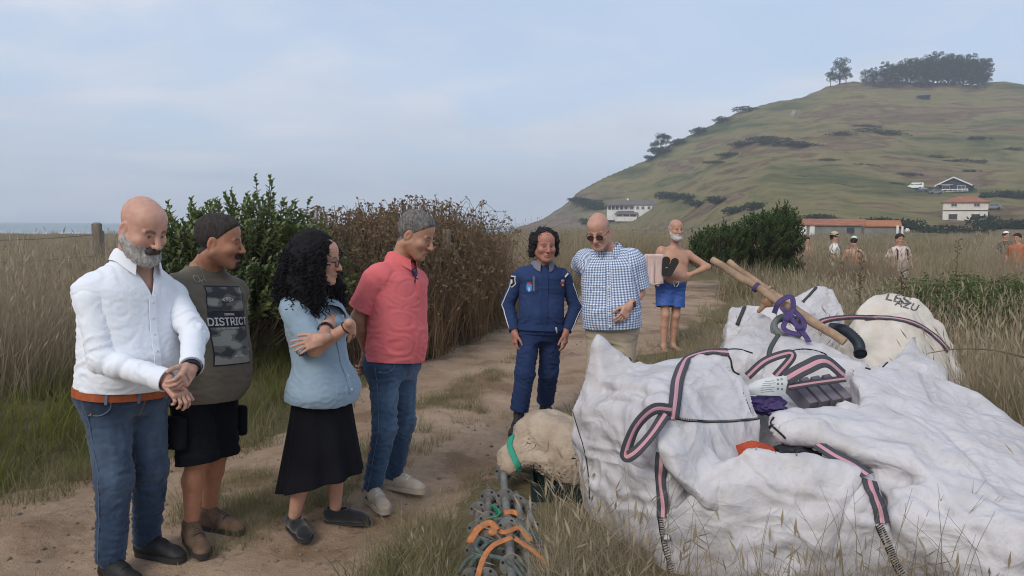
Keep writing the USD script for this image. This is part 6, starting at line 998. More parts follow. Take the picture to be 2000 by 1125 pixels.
S.hull([g3(0.9, 3.5), g3(1.7, 3.4), g3(1.6, 4.3), g3(1.0, 4.3), g3(0.95, 3.6, 0.28), g3(1.65, 3.6, 0.28), g3(1.55, 4.2, 0.30), g3(1.0, 4.2, 0.30)], 0.03)
cre = [([W(1235, 715, 4.33), W(1220, 780, 4.1), W(1190, 860, 4.0), W(1170, 940, 4.0)], 0.022, 0.022), ([W(1316, 800, 3.62), W(1250, 770, 3.85), W(1180, 760, 4.1)], 0.02, 0.02), ([W(1345, 700, 4.2), W(1400, 760, 4.0), W(1440, 800, 3.9)], 0.02, 0.022), ([W(1400, 690, 4.17), W(1455, 760, 3.98), W(1480, 800, 3.9)], 0.015, 0.02), ([W(1296, 930, 3.46), W(1220, 900, 3.75), W(1160, 880, 4.05)], 0.018, 0.018), ([W(1300, 1000, 3.4), W(1230, 980, 3.7), W(1180, 985, 3.85)], 0.02, 0.02), ([W(1450, 900, 3.45), W(1520, 960, 3.36), W(1640, 990, 3.31), W(1720, 1010, 3.28)], 0.014, 0.02), ([W(1690, 930, 3.4), W(1650, 1000, 3.3), W(1620, 1100, 3.28)], 0.018, 0.02), ([W(1290, 830, 3.65), W(1330, 905, 3.58), W(1395, 985, 3.5), W(1420, 1040, 3.5)], 0.05, 0.05), ([W(1160, 760, 4.15), W(1230, 790, 3.9), W(1290, 800, 3.72)], 0.02, 0.035), ([W(1140, 880, 4.2), W(1200, 950, 3.9), W(1260, 1010, 3.75)], 0.025, 0.04), ([W(1460, 905, 3.6), W(1430, 960, 3.5), W(1400, 1010, 3.45)], 0.035, 0.035), ([W(1600, 960, 3.4), W(1560, 1040, 3.4), W(1500, 1100, 3.4)], 0.02, 0.04)]
sa = sack_mesh(S, 0.013, 0.04, 3, cre, 0.010); oA = np.array([1.1, 4.0, 0]); tA = thing('bulk_sack', oA, 'open white bulk sack at the front with pink-striped straps and orange cloth inside', 'sack'); obj('fabric', sa, m_sack, tA, oA, True); tmA = trimesh.Trimesh(*sa, process=False)
strap(tmA, [(1420, 690), (1380, 690), (1345, 700), (1325, 740), (1316, 790), (1312, 820)], 0.064, tA, oA); strap(tmA, [(1294, 885), (1292, 930), (1296, 975), (1296, 1010)], 0.062, tA, oA); zigzag(tmA, [(1290, 1010), (1296, 1050), (1306, 1090), (1312, 1122)], tA, oA, 0.03)
strap(tmA, [(1696, 940), (1704, 965), (1716, 995), (1722, 1022)], 0.066, tA, oA); zigzag(tmA, [(1716, 1024), (1735, 1065), (1752, 1105), (1762, 1122)], tA, oA, 0.034)
# the free loop hanging at the left corner
c0 = W(1312, 800, 3.52); lp = catmull([c0, W(1275, 800, 3.46), W(1240, 835, 3.42), W(1222, 888, 3.42), W(1240, 884, 3.40), W(1272, 850, 3.42), W(1300, 808, 3.48)], 10); nr = np.tile(unit([-0.25, -1, 0.25]), (len(lp), 1)); nr[:, 0] += 0.9 * np.sin(np.linspace(0, np.pi * 2, len(lp))); nr /= np.linalg.norm(nr, axis=1, keepdims=True); v, f, uv = ribbon(lp, nr, 0.054, 0.005); obj('loop', (v, f), m_strapm, tA, oA, True, uv=uv)
seam(tmA, [(1172, 652), (1195, 668), (1218, 688), (1232, 704)], tA, oA, 0.006, 'rim_piping'); seam(tmA, [(1345, 694), (1405, 684), (1425, 700), (1432, 725), (1450, 735)], tA, oA, 0.006, 'rim_piping'); seam(tmA, [(1118, 800), (1130, 840), (1142, 880), (1150, 930), (1152, 975)], tA, oA, 0.003); zigzag(tmA, [(1300, 812), (1360, 822), (1430, 822), (1500, 815)], tA, oA, 0.012)
# folded front flap of the rim
def patch_surface(rows, n=9): 
    R_ = np.array([catmull(r, n) for r in rows]); C_ = np.array([catmull(R_[:, i], n) for i in range(R_.shape[1])]); v = C_.reshape(-1, 3); return v, grid_faces(np.arange(len(v)).reshape(C_.shape[:2]))
fl = patch_surface([[W(1292, 822, 3.535), W(1330, 835, 3.515), W(1385, 868, 3.535), W(1422, 895, 3.535)], [W(1284, 850, 3.465), W(1318, 880, 3.415), W(1370, 915, 3.415), W(1428, 912, 3.455)], [W(1296, 900, 3.445), W(1330, 940, 3.375), W(1375, 965, 3.355), W(1430, 935, 3.415)], [W(1340, 965, 3.445), W(1360, 985, 3.385), W(1400, 1000, 3.375), W(1432, 960, 3.415)]]); fv = fl[0] + vnormals(*fl) * crumple(fl[0], 0.07, 78)[:, None]; obj('rim_flap', solidify(fv, fl[1], 0.006), m_sack, tA, oA, True); 
lip_ = catmull([W(1428, 940, 3.46), W(1452, 893, 3.46), W(1500, 897, 3.44), W(1570, 915, 3.42), (W(1640, 938, 3.40)), W(1690, 950, 3.42)], 8); P = catmull([W(1596, 868, 3.66), W(1630, 890, 3.56), W(1665, 908, 3.46), W(1694, 928, 3.36)], 8); v, f, uv = ribbon(P, np.tile(unit([-0.15, -0.7, 0.7]), (len(P), 1)), 0.06, 0.005); obj('strap', (v, f), m_strapm, tA, oA, True, uv=uv)
# contents seen in the opening
def blob(name, px, py, d, r, mat, label, cat, noise=0.25, seed=1, rot=None, parts=None):
    c = W(px, py, d); s = trimesh.creation.icosphere(4); v = np.array(s.vertices); v = v * (1 + noise * 2 * (meshkit.fbm(v * 2.6, 3, seed) - 0.5))[:, None] * np.asarray(r); v = v if rot is None else v @ rot.T; return top(name, (v + c, s.faces), mat, label, cat, smooth=True)
blob('orange_cloth', 1452, 886, 3.76, (0.17, 0.10, 0.06), m_orangec, 'crumpled orange-red cloth inside the open front sack', 'cloth', 0.4, 3); blob('rubber_bundle', 1556, 893, 3.72, (0.12, 0.10, 0.06), m_blackc, 'black rubbery bundle inside the open front sack, right of the orange cloth', 'bundle', 0.5, 5)
# --- the right sack: big smooth folded mass
S = Sdf_()
S.hull([g3(1.95, 4.4), g3(1.84, 3.32), g3(2.1, 3.0), g3(3.5, 2.9), g3(3.6, 4.6), g3(2.6, 4.9), W(1657, 714, 4.36), W(1664, 742, 4.26), W(1700, 718, 4.42), W(1800, 726, 4.5), W(1850, 742, 4.5), W(1930, 782, 4.3), W(2010, 856, 3.95), W(2100, 930, 3.6), W(1780, 905, 3.48), W(1900, 960, 3.3), W(1735, 1010, 3.30), W(1990, 1030, 3.05), W(1700, 880, 3.75)], 0.03)
S.hull([W(1507, 814, 3.84), W(1510, 832, 3.80), W(1528, 850, 3.77), W(1560, 806, 3.95), W(1650, 782, 4.08), W(1690, 790, 4.0), W(1820, 890, 3.5), W(1690, 892, 3.56), W(1790, 928, 3.42), W(1640, 872, 3.63), W(1700, 900, 3.75)], 0.03)
cre = [([W(1660, 720, 4.35), W(1720, 790, 4.1), W(1850, 850, 3.75), W(1960, 960, 3.3)], 0.016, 0.03), ([W(1800, 728, 4.5), W(1830, 800, 4.1), W(1900, 860, 3.8)], 0.016, 0.025), ([W(1900, 780, 4.3), W(1930, 850, 3.9), W(1990, 920, 3.6)], 0.014, 0.025), ([W(1530, 830, 3.78), W(1640, 830, 3.75), W(1760, 870, 3.55)], 0.012, 0.02), ([W(1740, 930, 3.4), W(1830, 1000, 3.25), W(1960, 1060, 3.1)], 0.016, 0.025), ([W(1640, 830, 3.7), W(1750, 850, 3.6), W(1900, 900, 3.4)], 0.03, 0.05), ([W(1720, 800, 4.0), W(1830, 820, 3.9), W(1950, 860, 3.7)], 0.02, 0.05), ([W(1700, 920, 3.5), W(1760, 935, 3.45), W(1780, 990, 3.4)], 0.045, 0.045), ([W(1860, 950, 3.4), W(1900, 1030, 3.3), W(1920, 1100, 3.25)], 0.02, 0.05)]
sb_ = sack_mesh(S, 0.014, 0.04, 11, cre, 0.013); oB = np.array([2.4, 4.0, 0]); tB = thing('bulk_sack', oB, 'smooth white bulk sack at the right edge, its rolled rim pointing left', 'sack'); obj('fabric', sb_, m_sack, tB, oB, True); tmB = trimesh.Trimesh(*sb_, process=False)
seam(tmB, [(1655, 770), (1658, 740), (1668, 716), (1700, 722)], tB, oB, 0.006, 'rim_piping'); seam(tmB, [(1512, 815), (1506, 828), (1520, 842), (1535, 856)], tB, oB, 0.006, 'rim_piping')
# --- the middle sack with purple ropes
S = Sdf_(); S.hull([g3(1.35, 5.0), g3(2.35, 4.9), g3(2.5, 5.8), g3(1.45, 5.9), W(1402, 692, 5.15), W(1428, 660, 5.3), W(1474, 604, 5.6), W(1490, 608, 5.6), W(1520, 652, 5.35), W(1450, 700, 5.0), W(1600, 690, 5.1)], 0.03)
S.hull([g3(1.4, 4.9), g3(2.4, 4.8), W(1512, 655, 5.15), W(1500, 700, 4.95), W(1560, 660, 5.15), W(1640, 682, 5.05), W(1690, 715, 4.85), W(1640, 735, 4.75), W(1560, 690, 4.9), g3(2.3, 5.4, 0.4)], 0.03)
S.hull([W(1788, 650, 5.15), W(1782, 652, 5.10), W(1722, 720, 4.75), W(1730, 735, 4.7), W(1800, 690, 5.0), W(1850, 745, 4.7), W(1790, 750, 4.6), g3(2.5, 5.0, 0.1), g3(2.9, 4.9, 0.1), g3(2.3, 4.7, 0.2)], 0.03)
S.hull([g3(1.5, 4.5, 0), g3(2.2, 4.5, 0), g3(2.2, 5.0, 0), g3(1.5, 5.0, 0), g3(1.5, 4.4, 0.62), g3(2.15, 4.4, 0.62), g3(2.15, 4.9, 0.66), g3(1.5, 4.9, 0.66)], 0.03)
sc_ = sack_mesh(S, 0.017, 0.07, 21, (), 0.014); oC = np.array([1.85, 5.3, 0]); tC = thing('bulk_sack', oC, 'white middle bulk sack with purple rope and a paper label at its mouth', 'sack'); obj('fabric', sc_, m_sack, tC, oC, True); tmC = trimesh.Trimesh(*sc_, process=False)
seam(tmC, [(1520, 656), (1506, 680), (1500, 705), (1486, 716)], tC, oC, 0.018, 'grey_edge_strap', M('dark_grey_webbing', (0.06, 0.07, 0.075), 0.85)); seam(tmC, [(1780, 650), (1750, 690), (1722, 720)], tC, oC, 0.006, 'rim_piping'); seam(tmC, [(1530, 690), (1570, 682), (1608, 690), (1615, 700), (1605, 712)], tC, oC, 0.005, 'rim_piping'); seam(tmC, [(1412, 684), (1440, 682), (1470, 690)], tC, oC, 0.005)
for pts, wd in (([W(1460, 735, 4.40), W(1495, 705, 4.38), W(1540, 690, 4.42), W(1545, 700, 4.40), W(1515, 735, 4.36)], 0.05), ([W(1535, 740, 4.30), W(1575, 718, 4.28), W(1612, 706, 4.30), W(1650, 735, 4.34)], 0.085), ([W(1540, 756, 4.28), W(1590, 748, 4.26), W(1650, 740, 4.3)], 0.04)):
    P = catmull(pts, 8); v, f, uv = ribbon(P, np.tile(unit([0.1, -0.75, 0.66]), (len(P), 1)), wd, 0.005); obj('strap', (v, f), m_strapm, tC, oC, True, uv=uv)
lb_ = patch_surface([[W(1462, 752, 4.22), W(1482, 742, 4.20), W(1505, 737, 4.20), W(1536, 734, 4.22)], [W(1458, 762, 4.20), W(1482, 756, 4.17), W(1508, 752, 4.17), W(1536, 752, 4.20)], [W(1466, 771, 4.20), W(1486, 772, 4.17), W(1510, 773, 4.17), W(1533, 773, 4.20)]], 6); lt = obj('label', solidify(*lb_, 0.002), M('pale_label_paper', (0.55, 0.57, 0.56), 0.7), tC, oC, True); tml = trimesh.Trimesh(*lb_, process=False); ln = []
for r_, (y0, a, b) in enumerate(((746, 1494, 1512), (750, 1490, 1514), (754, 1488, 1506), (758, 1486, 1512), (762, 1486, 1508), (766, 1486, 1511))):
    P, N = on_surface(tml, [(a, y0), ((a + b) / 2, y0 - 1), (b, y0 - 2)], 0.002, n=3); ln.append(tube(P, 0.0016, 4)) if len(P) > 2 else None
for (xx, yy) in ((1519, 742), (1526, 741), (1519, 750), (1527, 750), (1519, 759), (1527, 760)):
    P, N = on_surface(tml, [(xx - 2, yy), (xx, yy - 2), (xx + 2, yy), (xx, yy + 2), (xx - 2, yy)], 0.002, n=3); ln.append(tube(P, 0.0018, 4)) if len(P) > 3 else None
obj('print', ln, m_seam, lt, oC, True)
blob('purple_rope_coil', 1500, 790, 4.25, (0.10, 0.09, 0.06), m_purple, 'bundle of dark purple rope at the mouth of the middle sack', 'rope', 0.5, 8)
tS = thing('grey_slat_pack', W(1590, 775, 4.4), 'grey plastic slats lying inside the mouth of the middle sack', 'slats'); oS = W(1590, 775, 4.4)
for k in range(4): obj('slat', box(W(1565 + 22 * k, 775 - 3 * k, 4.42), (0.055, 0.22, 0.10), Rx(0.5) @ rotz(0.3)), M('grey_violet_plastic', (0.19, 0.17, 0.20), 0.7, var=0.3, vscale=10), tS, oS, False)
# --- beige sack at the back right
S = Sdf_(); S.hull([g3(2.55, 5.5), g3(3.4, 5.2), g3(3.7, 5.9), g3(3.2, 6.5), g3(2.6, 6.4), W(1690, 580, 6.1), W(1668, 618, 6.0), W(1732, 571, 6.2), W(1752, 574, 6.15), W(1792, 588, 6.15), W(1832, 626, 6.05), W(1866, 690, 5.9), W(1884, 745, 5.7), W(1690, 690, 5.75), W(1760, 640, 5.72), W(1800, 700, 5.5)], 0.03); S.ell(W(1650, 655, 5.75), (0.16, 0.3, 0.17), None, 0.04, sub=True)
sd_ = sack_mesh(S, 0.018, 0.06, 31, (), 0.016); oD = np.array([3.0, 5.8, 0]); tD = thing('bulk_sack', oD, 'beige stained bulk sack at the back right with a red strap and black stencilled letters', 'sack'); obj('fabric', sd_, m_sackb, tD, oD, True); tmD = trimesh.Trimesh(*sd_, process=False)
strap(tmD, [(1690, 622), (1730, 622), (1770, 628), (1800, 640), (1830, 662), (1850, 684)], 0.05, tD, oD, m_strapm); seam(tmD, [(1664, 632), (1672, 605), (1690, 580)], tD, oD, 0.008, 'rim_piping', m_sackb)
for txt, px, py, hgt, rt in (('LES', 1755, 583, 0.085, 0.30), ('AZU', 1772, 596, 0.07, 0.38)):
    m = meshkit.text_mesh(txt, hgt, 0.002, True).subdivide_to_size(0.03); v = np.array(m.vertices); v[:, 0] -= v[:, 0].mean(); v[:, 1] -= v[:, 1].mean(); c_, s_ = math.cos(-rt), math.sin(-rt); u = np.stack([v[:, 0] * c_ - v[:, 1] * s_, v[:, 0] * s_ + v[:, 1] * c_], 1); k = 1450 / 6.0; px_ = np.stack([px + u[:, 0] * k, py - u[:, 1] * k * 0.75], 1); D = np.array([unit(ray(*q)) for q in px_]); loc, ri, ti = tmD.ray.intersects_location(np.tile([0, 0, CAM_H], (len(D), 1)), D, multiple_hits=False); P = np.full((len(D), 3), np.nan); P[ri] = loc; ok = ~np.isnan(P).any(1)[np.array(m.faces)].any(1)
    if ok.any(): obj('stencil_letters', submesh(P - D * 0.006, np.array(m.faces), ok)[:2], M('worn_stencil_ink', (0.13, 0.12, 0.115), 0.9, color2=(0.35, 0.32, 0.29), vscale=30), tD, oD, False)
# --- the far white sack with grass in front
S = Sdf_(); S.hull([g3(1.95, 6.8), g3(3.0, 6.8), g3(3.1, 7.5), g3(2.1, 7.5), W(1424, 598, 7.05), W(1418, 625, 7.0), W(1462, 588, 7.1), W(1475, 640, 6.9), W(1540, 600, 7.0)], 0.03); S.hull([g3(2.2, 6.8), g3(3.2, 6.8), g3(3.2, 7.5), g3(2.3, 7.5), W(1530, 588, 7.1), W(1566, 572, 7.2), W(1598, 558, 7.2), W(1625, 568, 7.2), W(1646, 592, 7.1), W(1652, 620, 7.0), W(1580, 610, 6.9)], 0.03)
se_ = sack_mesh(S, 0.02, 0.08, 41, (), 0.02); oE = np.array([2.1, 7.0, 0]); tE = thing('bulk_sack', oE, 'crumpled bright white sack at the very back of the pile behind the poles', 'sack'); obj('fabric', se_, m_sack, tE, oE, True); tmE = trimesh.Trimesh(*se_, process=False); seam(tmE, [(1436, 596), (1450, 590), (1462, 588)], tE, oE, 0.006, 'rim_piping'); seam(tmE, [(1465, 580), (1452, 605), (1440, 635)], tE, oE, 0.02, 'dark_strap', M('grey_black_webbing', (0.05, 0.05, 0.055), 0.85)); seam(tmE, [(1594, 562), (1580, 578), (1568, 590)], tE, oE, 0.016, 'dark_strap', M('grey_black_webbing', (0, 0, 0)))
# --- two wooden poles with a purple tie
m_pole = M('weathered_pale_wood', (0.38, 0.26, 0.17), 0.85, color2=(0.24, 0.155, 0.10), vscale=10, stretch=(1, 1, 1), bump=0.5, bscale=60, bdist=0.004)
for k, (a, b, r, lbl) in enumerate(((W(1391, 508, 5.75), W(1650, 668, 5.05), 0.029, 'longer weathered wooden pole sticking out of the pile, left end highest'), (W(1423, 512, 5.85), W(1608, 640, 5.25), 0.025, 'paler shorter wooden pole lying beside the longer one in the pile'))):
    t = thing('wooden_pole', a, lbl, 'pole'); P = np.linspace(a, b, 14) + RNG.normal(size=(14, 3)) * 0.003; v, f = tube(P, np.linspace(r * 0.95, r * 1.05, 14), 12); obj('shaft', (v + vnormals(v, f) * ((meshkit.noise(v * 18) - 0.5) * 0.006)[:, None], f), m_pole, t, a, 40); d = unit(b - a); q = a + (b - a) * (0.36 if k == 0 else 0.45); obj('tie_ring', band(q, d, r + 0.004, 0.022, 0.005), m_purple if k == 0 else m_pole, t, a, 40)
q = W(1502, 585, 5.45); tk = thing('tool_bracket', q, 'small brown wooden bracket fixed where the two poles cross', 'bracket'); obj('block', Sdf_().box(q, (0.035, 0.035, 0.05), Ry(0.6), 0.012).cap(q + [-0.02, 0, -0.03], q + [-0.075, -0.01, -0.085], 0.02, 0.016, 0.02).mesh(0.006), M('reddish_wood', (0.33, 0.19, 0.11), 0.8, var=0.3, vscale=20), tk, q, True); obj('bolt', tube([q + [0.0, -0.05, 0.02], q + [0.0, -0.02, 0.02]], 0.012, 8), m_metal, tk, q, 30)
for k, (pts, lbl) in enumerate((([W(1512, 612, 5.3), W(1522, 590, 5.28), W(1545, 580, 5.3), W(1548, 605, 5.25), W(1530, 640, 5.15), W(1560, 652, 5.1), W(1570, 630, 5.2), W(1545, 600, 5.26)], 'purple strap knotted around the two wooden poles'), ([W(1526, 600, 5.25), W(1548, 625, 5.18), W(1572, 655, 5.08), W(1580, 668, 5.02)], 'purple strap running down along the poles into the sack'))):
    P = catmull(pts, 8); t = thing('purple_strap', P[0], lbl, 'strap'); obj('webbing', ribbon(P, np.tile(unit([-0.1, -0.8, 0.6]), (len(P), 1)), 0.036, 0.005)[:2], m_purple, t, P[0], True); obj('knot', Sdf_().ell(P[len(P) // 2], (0.03, 0.03, 0.025)).mesh(0.006), m_purple, t, P[0], True)
P = catmull([W(1560, 628, 5.2), W(1530, 605, 5.26), W(1500, 583, 5.34), W(1555, 640, 5.12), W(1580, 660, 5.05)], 8)
t = thing('red_webbing_strap', W(1600, 625, 5.3), 'long red webbing strap lying across the dark gap between the middle and beige sacks', 'strap'); P = catmull([W(1590, 640, 5.25), W(1612, 626, 5.32), W(1660, 620, 5.45), W(1705, 621, 5.55)], 10); v, f, uv = ribbon(P, np.tile(unit([0, -0.6, 0.8]), (len(P), 1)), 0.05, 0.005); obj('webbing', (v, f), m_strapm, t, W(1600, 625, 5.3), True, uv=uv); obj('edge', tube(P + [0, -0.026, 0.004], 0.004, 5), m_red, t, W(1600, 625, 5.3), True)
def hose(name, c, R, r, tube_r, mat, label): t = thing(name, c, label, 'hose'); a = np.linspace(0, 4 * np.pi, 70); P = c + np.stack([np.cos(a) * r, np.sin(a) * r * 0.9, a * 0.006], 1) @ R.T; obj('coil', tube(P, tube_r, 8), mat, t, c, True); obj('end_fitting', tube([P[-1], P[-1] + (P[-1] - P[-3])], tube_r * 1.3, 8), m_metal, t, c, True)
hose('grey_pipe_coil', W(1535, 645, 5.35), Rx(0.9) @ rotz(0.4), 0.10, 0.022, M('grey_green_pipe', (0.14, 0.15, 0.145), 0.6), 'grey pipe coil in the middle sack below the purple strap')
t = thing('corrugated_hose', W(1655, 650, 5.45), 'black corrugated hose in the gap in front of the beige sack', 'hose'); P = catmull([W(1622, 640, 5.55), W(1650, 645, 5.45), W(1675, 668, 5.35), W(1680, 690, 5.25)], 30); obj('hose', tube(P, 0.036 + 0.005 * np.sin(np.arange(len(P)) * 1.6), 12), M('dark_navy_hose', (0.025, 0.032, 0.045), 0.5), t, W(1655, 650, 5.45), True); obj('end_ring', band(P[-1], P[-1] - P[-4], 0.040, 0.02, 0.005), m_blackc, t, W(1655, 650, 5.45), 40)
for pts in ([W(1575, 590, 5.2), W(1600, 640, 5.0), W(1612, 680, 4.9)], ): pass
# --- beige wrapped bundle with green tape, dark crate below
S = Sdf_(); S.cap(W(1075, 870, 4.75), W(1110, 895, 4.62), 0.21, 0.22, 0.12); S.cap(W(1040, 882, 4.72), W(1002, 900, 4.68), 0.17, 0.12, 0.12); S.cap(W(1090, 840, 4.85), W(1130, 850, 4.85), 0.09, 0.10, 0.1); S.ell(W(1000, 900, 4.66), (0.09, 0.11, 0.10), None, 0.08); S.box([0.3, 4.6, -0.42], [2, 2, 0.5], None, 0.01, 0.02, sub=True)
wv = sack_mesh(S, 0.011, 0.10, 51, (), 0.016); oW = np.array([0.33, 4.7, 0.0]); t = thing('wrapped_bundle', oW, 'lumpy beige canvas-wrapped bundle bound with green tape left of the white sacks', 'bundle'); obj('wrapping', wv, M('muddy_canvas', (0.45, 0.36, 0.27), 0.9, color2=(0.33, 0.25, 0.18), vscale=9, bump=0.7, bscale=24, bdist=0.012, detail=7), t, oW, True); tmW = trimesh.Trimesh(*wv, process=False); strap(tmW, [(1002, 852), (996, 872), (1006, 900), (1016, 922), (1026, 938)], 0.035, t, oW, M('green_tape', (0.02, 0.28, 0.17), 0.6), 'green_tape')
c = np.array([0.36, 4.5, 0.075]); t = thing('dark_crate', [0.36, 4.5, 0], 'dark green plastic crate under the beige bundle, half hidden by dry stalks', 'crate'); m_cr = M('dark_green_plastic', (0.008, 0.022, 0.021), 0.7, var=0.3, vscale=20)
obj('base', box(c - [0, 0, 0.06], (0.46, 0.34, 0.02)), m_cr, t, t.GetAttribute('xformOp:translate').Get(), False)
for s in (-1, 1): obj('side', box(c + [0, 0.165 * s, 0], (0.46, 0.012, 0.13)), m_cr, t, (0.36, 4.5, 0), False); obj('end', box(c + [0.225 * s, 0, 0], (0.012, 0.31, 0.13)), m_cr, t, (0.36, 4.5, 0), False)
# --- bundle of galvanised scaffold tubes with couplings
m_galv = M('galvanised_steel', (0.27, 0.265, 0.25), 0.62, color2=(0.15, 0.145, 0.13), vscale=16, metal=0.35, bump=0.4, bscale=90, bdist=0.003, detail=7); m_galvd = M('muddy_steel', (0.20, 0.18, 0.155), 0.75, color2=(0.11, 0.095, 0.075), vscale=14, metal=0.2, bump=0.4, bscale=80, bdist=0.003)
tubes = [(982, 915, 1003, 1150, 0.125, 0.022, 'topmost galvanised tube of the bundle, running straight towards the viewer'), (955, 960, 950, 1160, 0.075, 0.021, 'galvanised tube left of the topmost one in the bundle'), (1008, 968, 1042, 1160, 0.075, 0.021, 'galvanised tube right of the topmost one in the bundle'), (935, 990, 920, 1160, 0.04, 0.02, 'outermost left tube of the bundle, low in the grass'), (1030, 985, 1075, 1160, 0.04, 0.02, 'outermost right tube of the bundle with flanged couplings'), (965, 985, 985, 1165, 0.035, 0.02, 'tube lying at the bottom middle of the bundle')]
for k, (xa, ya, xb, yb, z, r, lbl) in enumerate(tubes):
    a, b = G(xa, ya, z), G(xb, yb, z); t = thing('scaffold_tube', a, lbl, 'metal tube'); d = unit(b - a); L = np.linalg.norm(b - a); obj('tube', tube(np.linspace(a, b, 6), r, 14), m_galv if k % 2 == 0 else m_galvd, t, a, 40); cp = []
    for q in np.linspace(0.06, 0.86, 4) + 0.03 * (k % 3):
        p = a + d * L * q; s1 = unit(np.cross(d, [0, 0, 1])); s2 = np.cross(s1, d); rg = trimesh.creation.annulus(r * 0.98, r + 0.034, 0.011, sections=18); V = np.array(rg.vertices); V = V @ np.stack([s1, s2, d], 1).T + p; Q = [(V, np.array(rg.faces))]; 
        cpl = obj('coupling', [tube([p - d * 0.035, p + d * 0.035], r + 0.008, 14)], m_galvd, t, a, 40); obj('flange', Q[0], m_galv, cpl, a, 40)
        for an in (0.4, 1.97, 3.54, 5.1): e_ = p + (s1 * math.cos(an) + s2 * math.sin(an)) * (r + 0.022); obj('bolt_hole', tube([e_ - d * 0.0075, e_ + d * 0.0075], 0.0075, 8), m_blackc, cpl, a, 30)
    obj('end_cap', tube([a - d * 0.015, a + d * 0.012], r + 0.004, 14), m_galvd, t, a, 40)
m_otape = M('orange_webbing', (0.50, 0.19, 0.065), 0.85, color2=(0.36, 0.13, 0.05), vscale=40, bump=0.3, bscale=300, bdist=0.002)
t = thing('orange_strap', G(985, 1050, 0.17), 'orange webbing strap wound and knotted around the metal tubes', 'strap'); oo = G(985, 1050, 0.17); up = unit([0, -0.55, 0.83]); H = lambda px, py, z: G(px, py, z)
for pts, w_ in (([H(915, 1060, 0.14), H(930, 1040, 0.17), H(955, 1030, 0.185), H(985, 1040, 0.19), H(1015, 1032, 0.18), H(1034, 1058, 0.15)], 0.026), ([H(918, 1058, 0.16), H(935, 1032, 0.20), H(958, 1022, 0.205), H(970, 1036, 0.20)], 0.034), ([H(1000, 1050, 0.19), H(965, 1065, 0.18), H(945, 1090, 0.15), H(932, 1130, 0.10)], 0.026), ([H(1005, 1052, 0.19), H(1040, 1075, 0.15), H(1078, 1112, 0.10)], 0.022), ([H(985, 1002, 0.155), H(1000, 1000, 0.155), H(1012, 1004, 0.15)], 0.03)):
    P = catmull(pts, 9); obj('webbing', ribbon(P, np.tile(up, (len(P), 1)), w_, 0.004)[:2], m_otape, t, oo, True)
obj('knot', Sdf_().ell(H(963, 1040, 0.19), (0.026, 0.02, 0.018)).mesh(0.005), m_otape, t, oo, True)
t = thing('green_grey_rope', H(930, 1080, 0.13), 'thick grey-green rope knotted over the near end of the tubes', 'rope'); oo = H(930, 1080, 0.13); m_gt = M('bright_green_twine', (0.02, 0.25, 0.12), 0.7)
for pts in ([H(895, 1120, 0.06), H(912, 1095, 0.10), H(940, 1075, 0.15), H(950, 1060, 0.17), H(938, 1052, 0.17), H(930, 1072, 0.16), H(955, 1085, 0.15), H(985, 1092, 0.15), H(1010, 1100, 0.14), H(1025, 1122, 0.11)], [H(925, 1130, 0.05), H(922, 1100, 0.10), H(945, 1068, 0.165), H(962, 1058, 0.17)], [H(985, 1012, 0.15), H(1010, 1020, 0.15), H(1040, 1045, 0.12), H(1052, 1062, 0.09)], [H(970, 1015, 0.15), H(1000, 1014, 0.16), H(1035, 1035, 0.13), H(1060, 1062, 0.08)], [H(990, 1095, 0.155), H(1005, 1108, 0.15), H(1020, 1128, 0.12)], [H(905, 1130, 0.04), H(930, 1090, 0.13), H(955, 1082, 0.15), H(975, 1060, 0.17)]): obj('strand', rope(pts, 0.0115), m_greyrope, t, oo, True)
t = thing('green_twine', H(965, 990, 0.13), 'thin bright green twine tied round the far part of the tubes', 'twine'); oo = H(965, 990, 0.13)
for k in range(5): obj('strand', rope([H(958 + k * 3, 985 + 4 * k, 0.11), H(970 + k * 2, 992 + 2 * k, 0.135), H(975 - k, 1004 + k, 0.13), H(962 - k * 2, 1012, 0.12)], 0.004), m_gt, t, oo, True)
# --- long dry stalks standing in front of the sacks
st = []
for _ in range(110):
    px = RNG.choice([RNG.uniform(1060, 1330), RNG.uniform(1550, 2000), RNG.uniform(1130, 2000)]); d = RNG.uniform(2.75, 3.35); x0 = WZ(px, d, 0.0)[0]; h = RNG.uniform(0.18, 0.62); a = RNG.uniform(0, 6.28); le = RNG.uniform(0.05, 0.35); P = catmull([[x0, d, -0.02], [x0 + math.cos(a) * le * 0.3, d + math.sin(a) * le * 0.15, h * 0.6], [x0 + math.cos(a) * le, d + math.sin(a) * le * 0.3, h]], 5); st.append(tube(P, np.linspace(0.0022, 0.0008, len(P)), 3, False))
    if RNG.random() < 0.35: p = P[-3]; st.append(tube([p, p + [RNG.normal() * 0.06, 0.0, RNG.uniform(0.03, 0.09)]], [0.0014, 0.0006], 3, False))
top('dry_stalks', st, m_dry, 'long thin dry stalks standing in front of the sacks', None, None, 'stuff', smooth=False)
for pts, lbl in (([W(1812, 690, 4.0), W(1870, 682, 3.95), W(1940, 684, 3.9), W(2010, 700, 3.85)], 'dark bare twig reaching in from the right edge over the sacks'),): top('bare_twig', tube(catmull(pts, 8), np.linspace(0.002, 0.006, 25), 5), m_twig, lbl, 'twig', smooth=True)
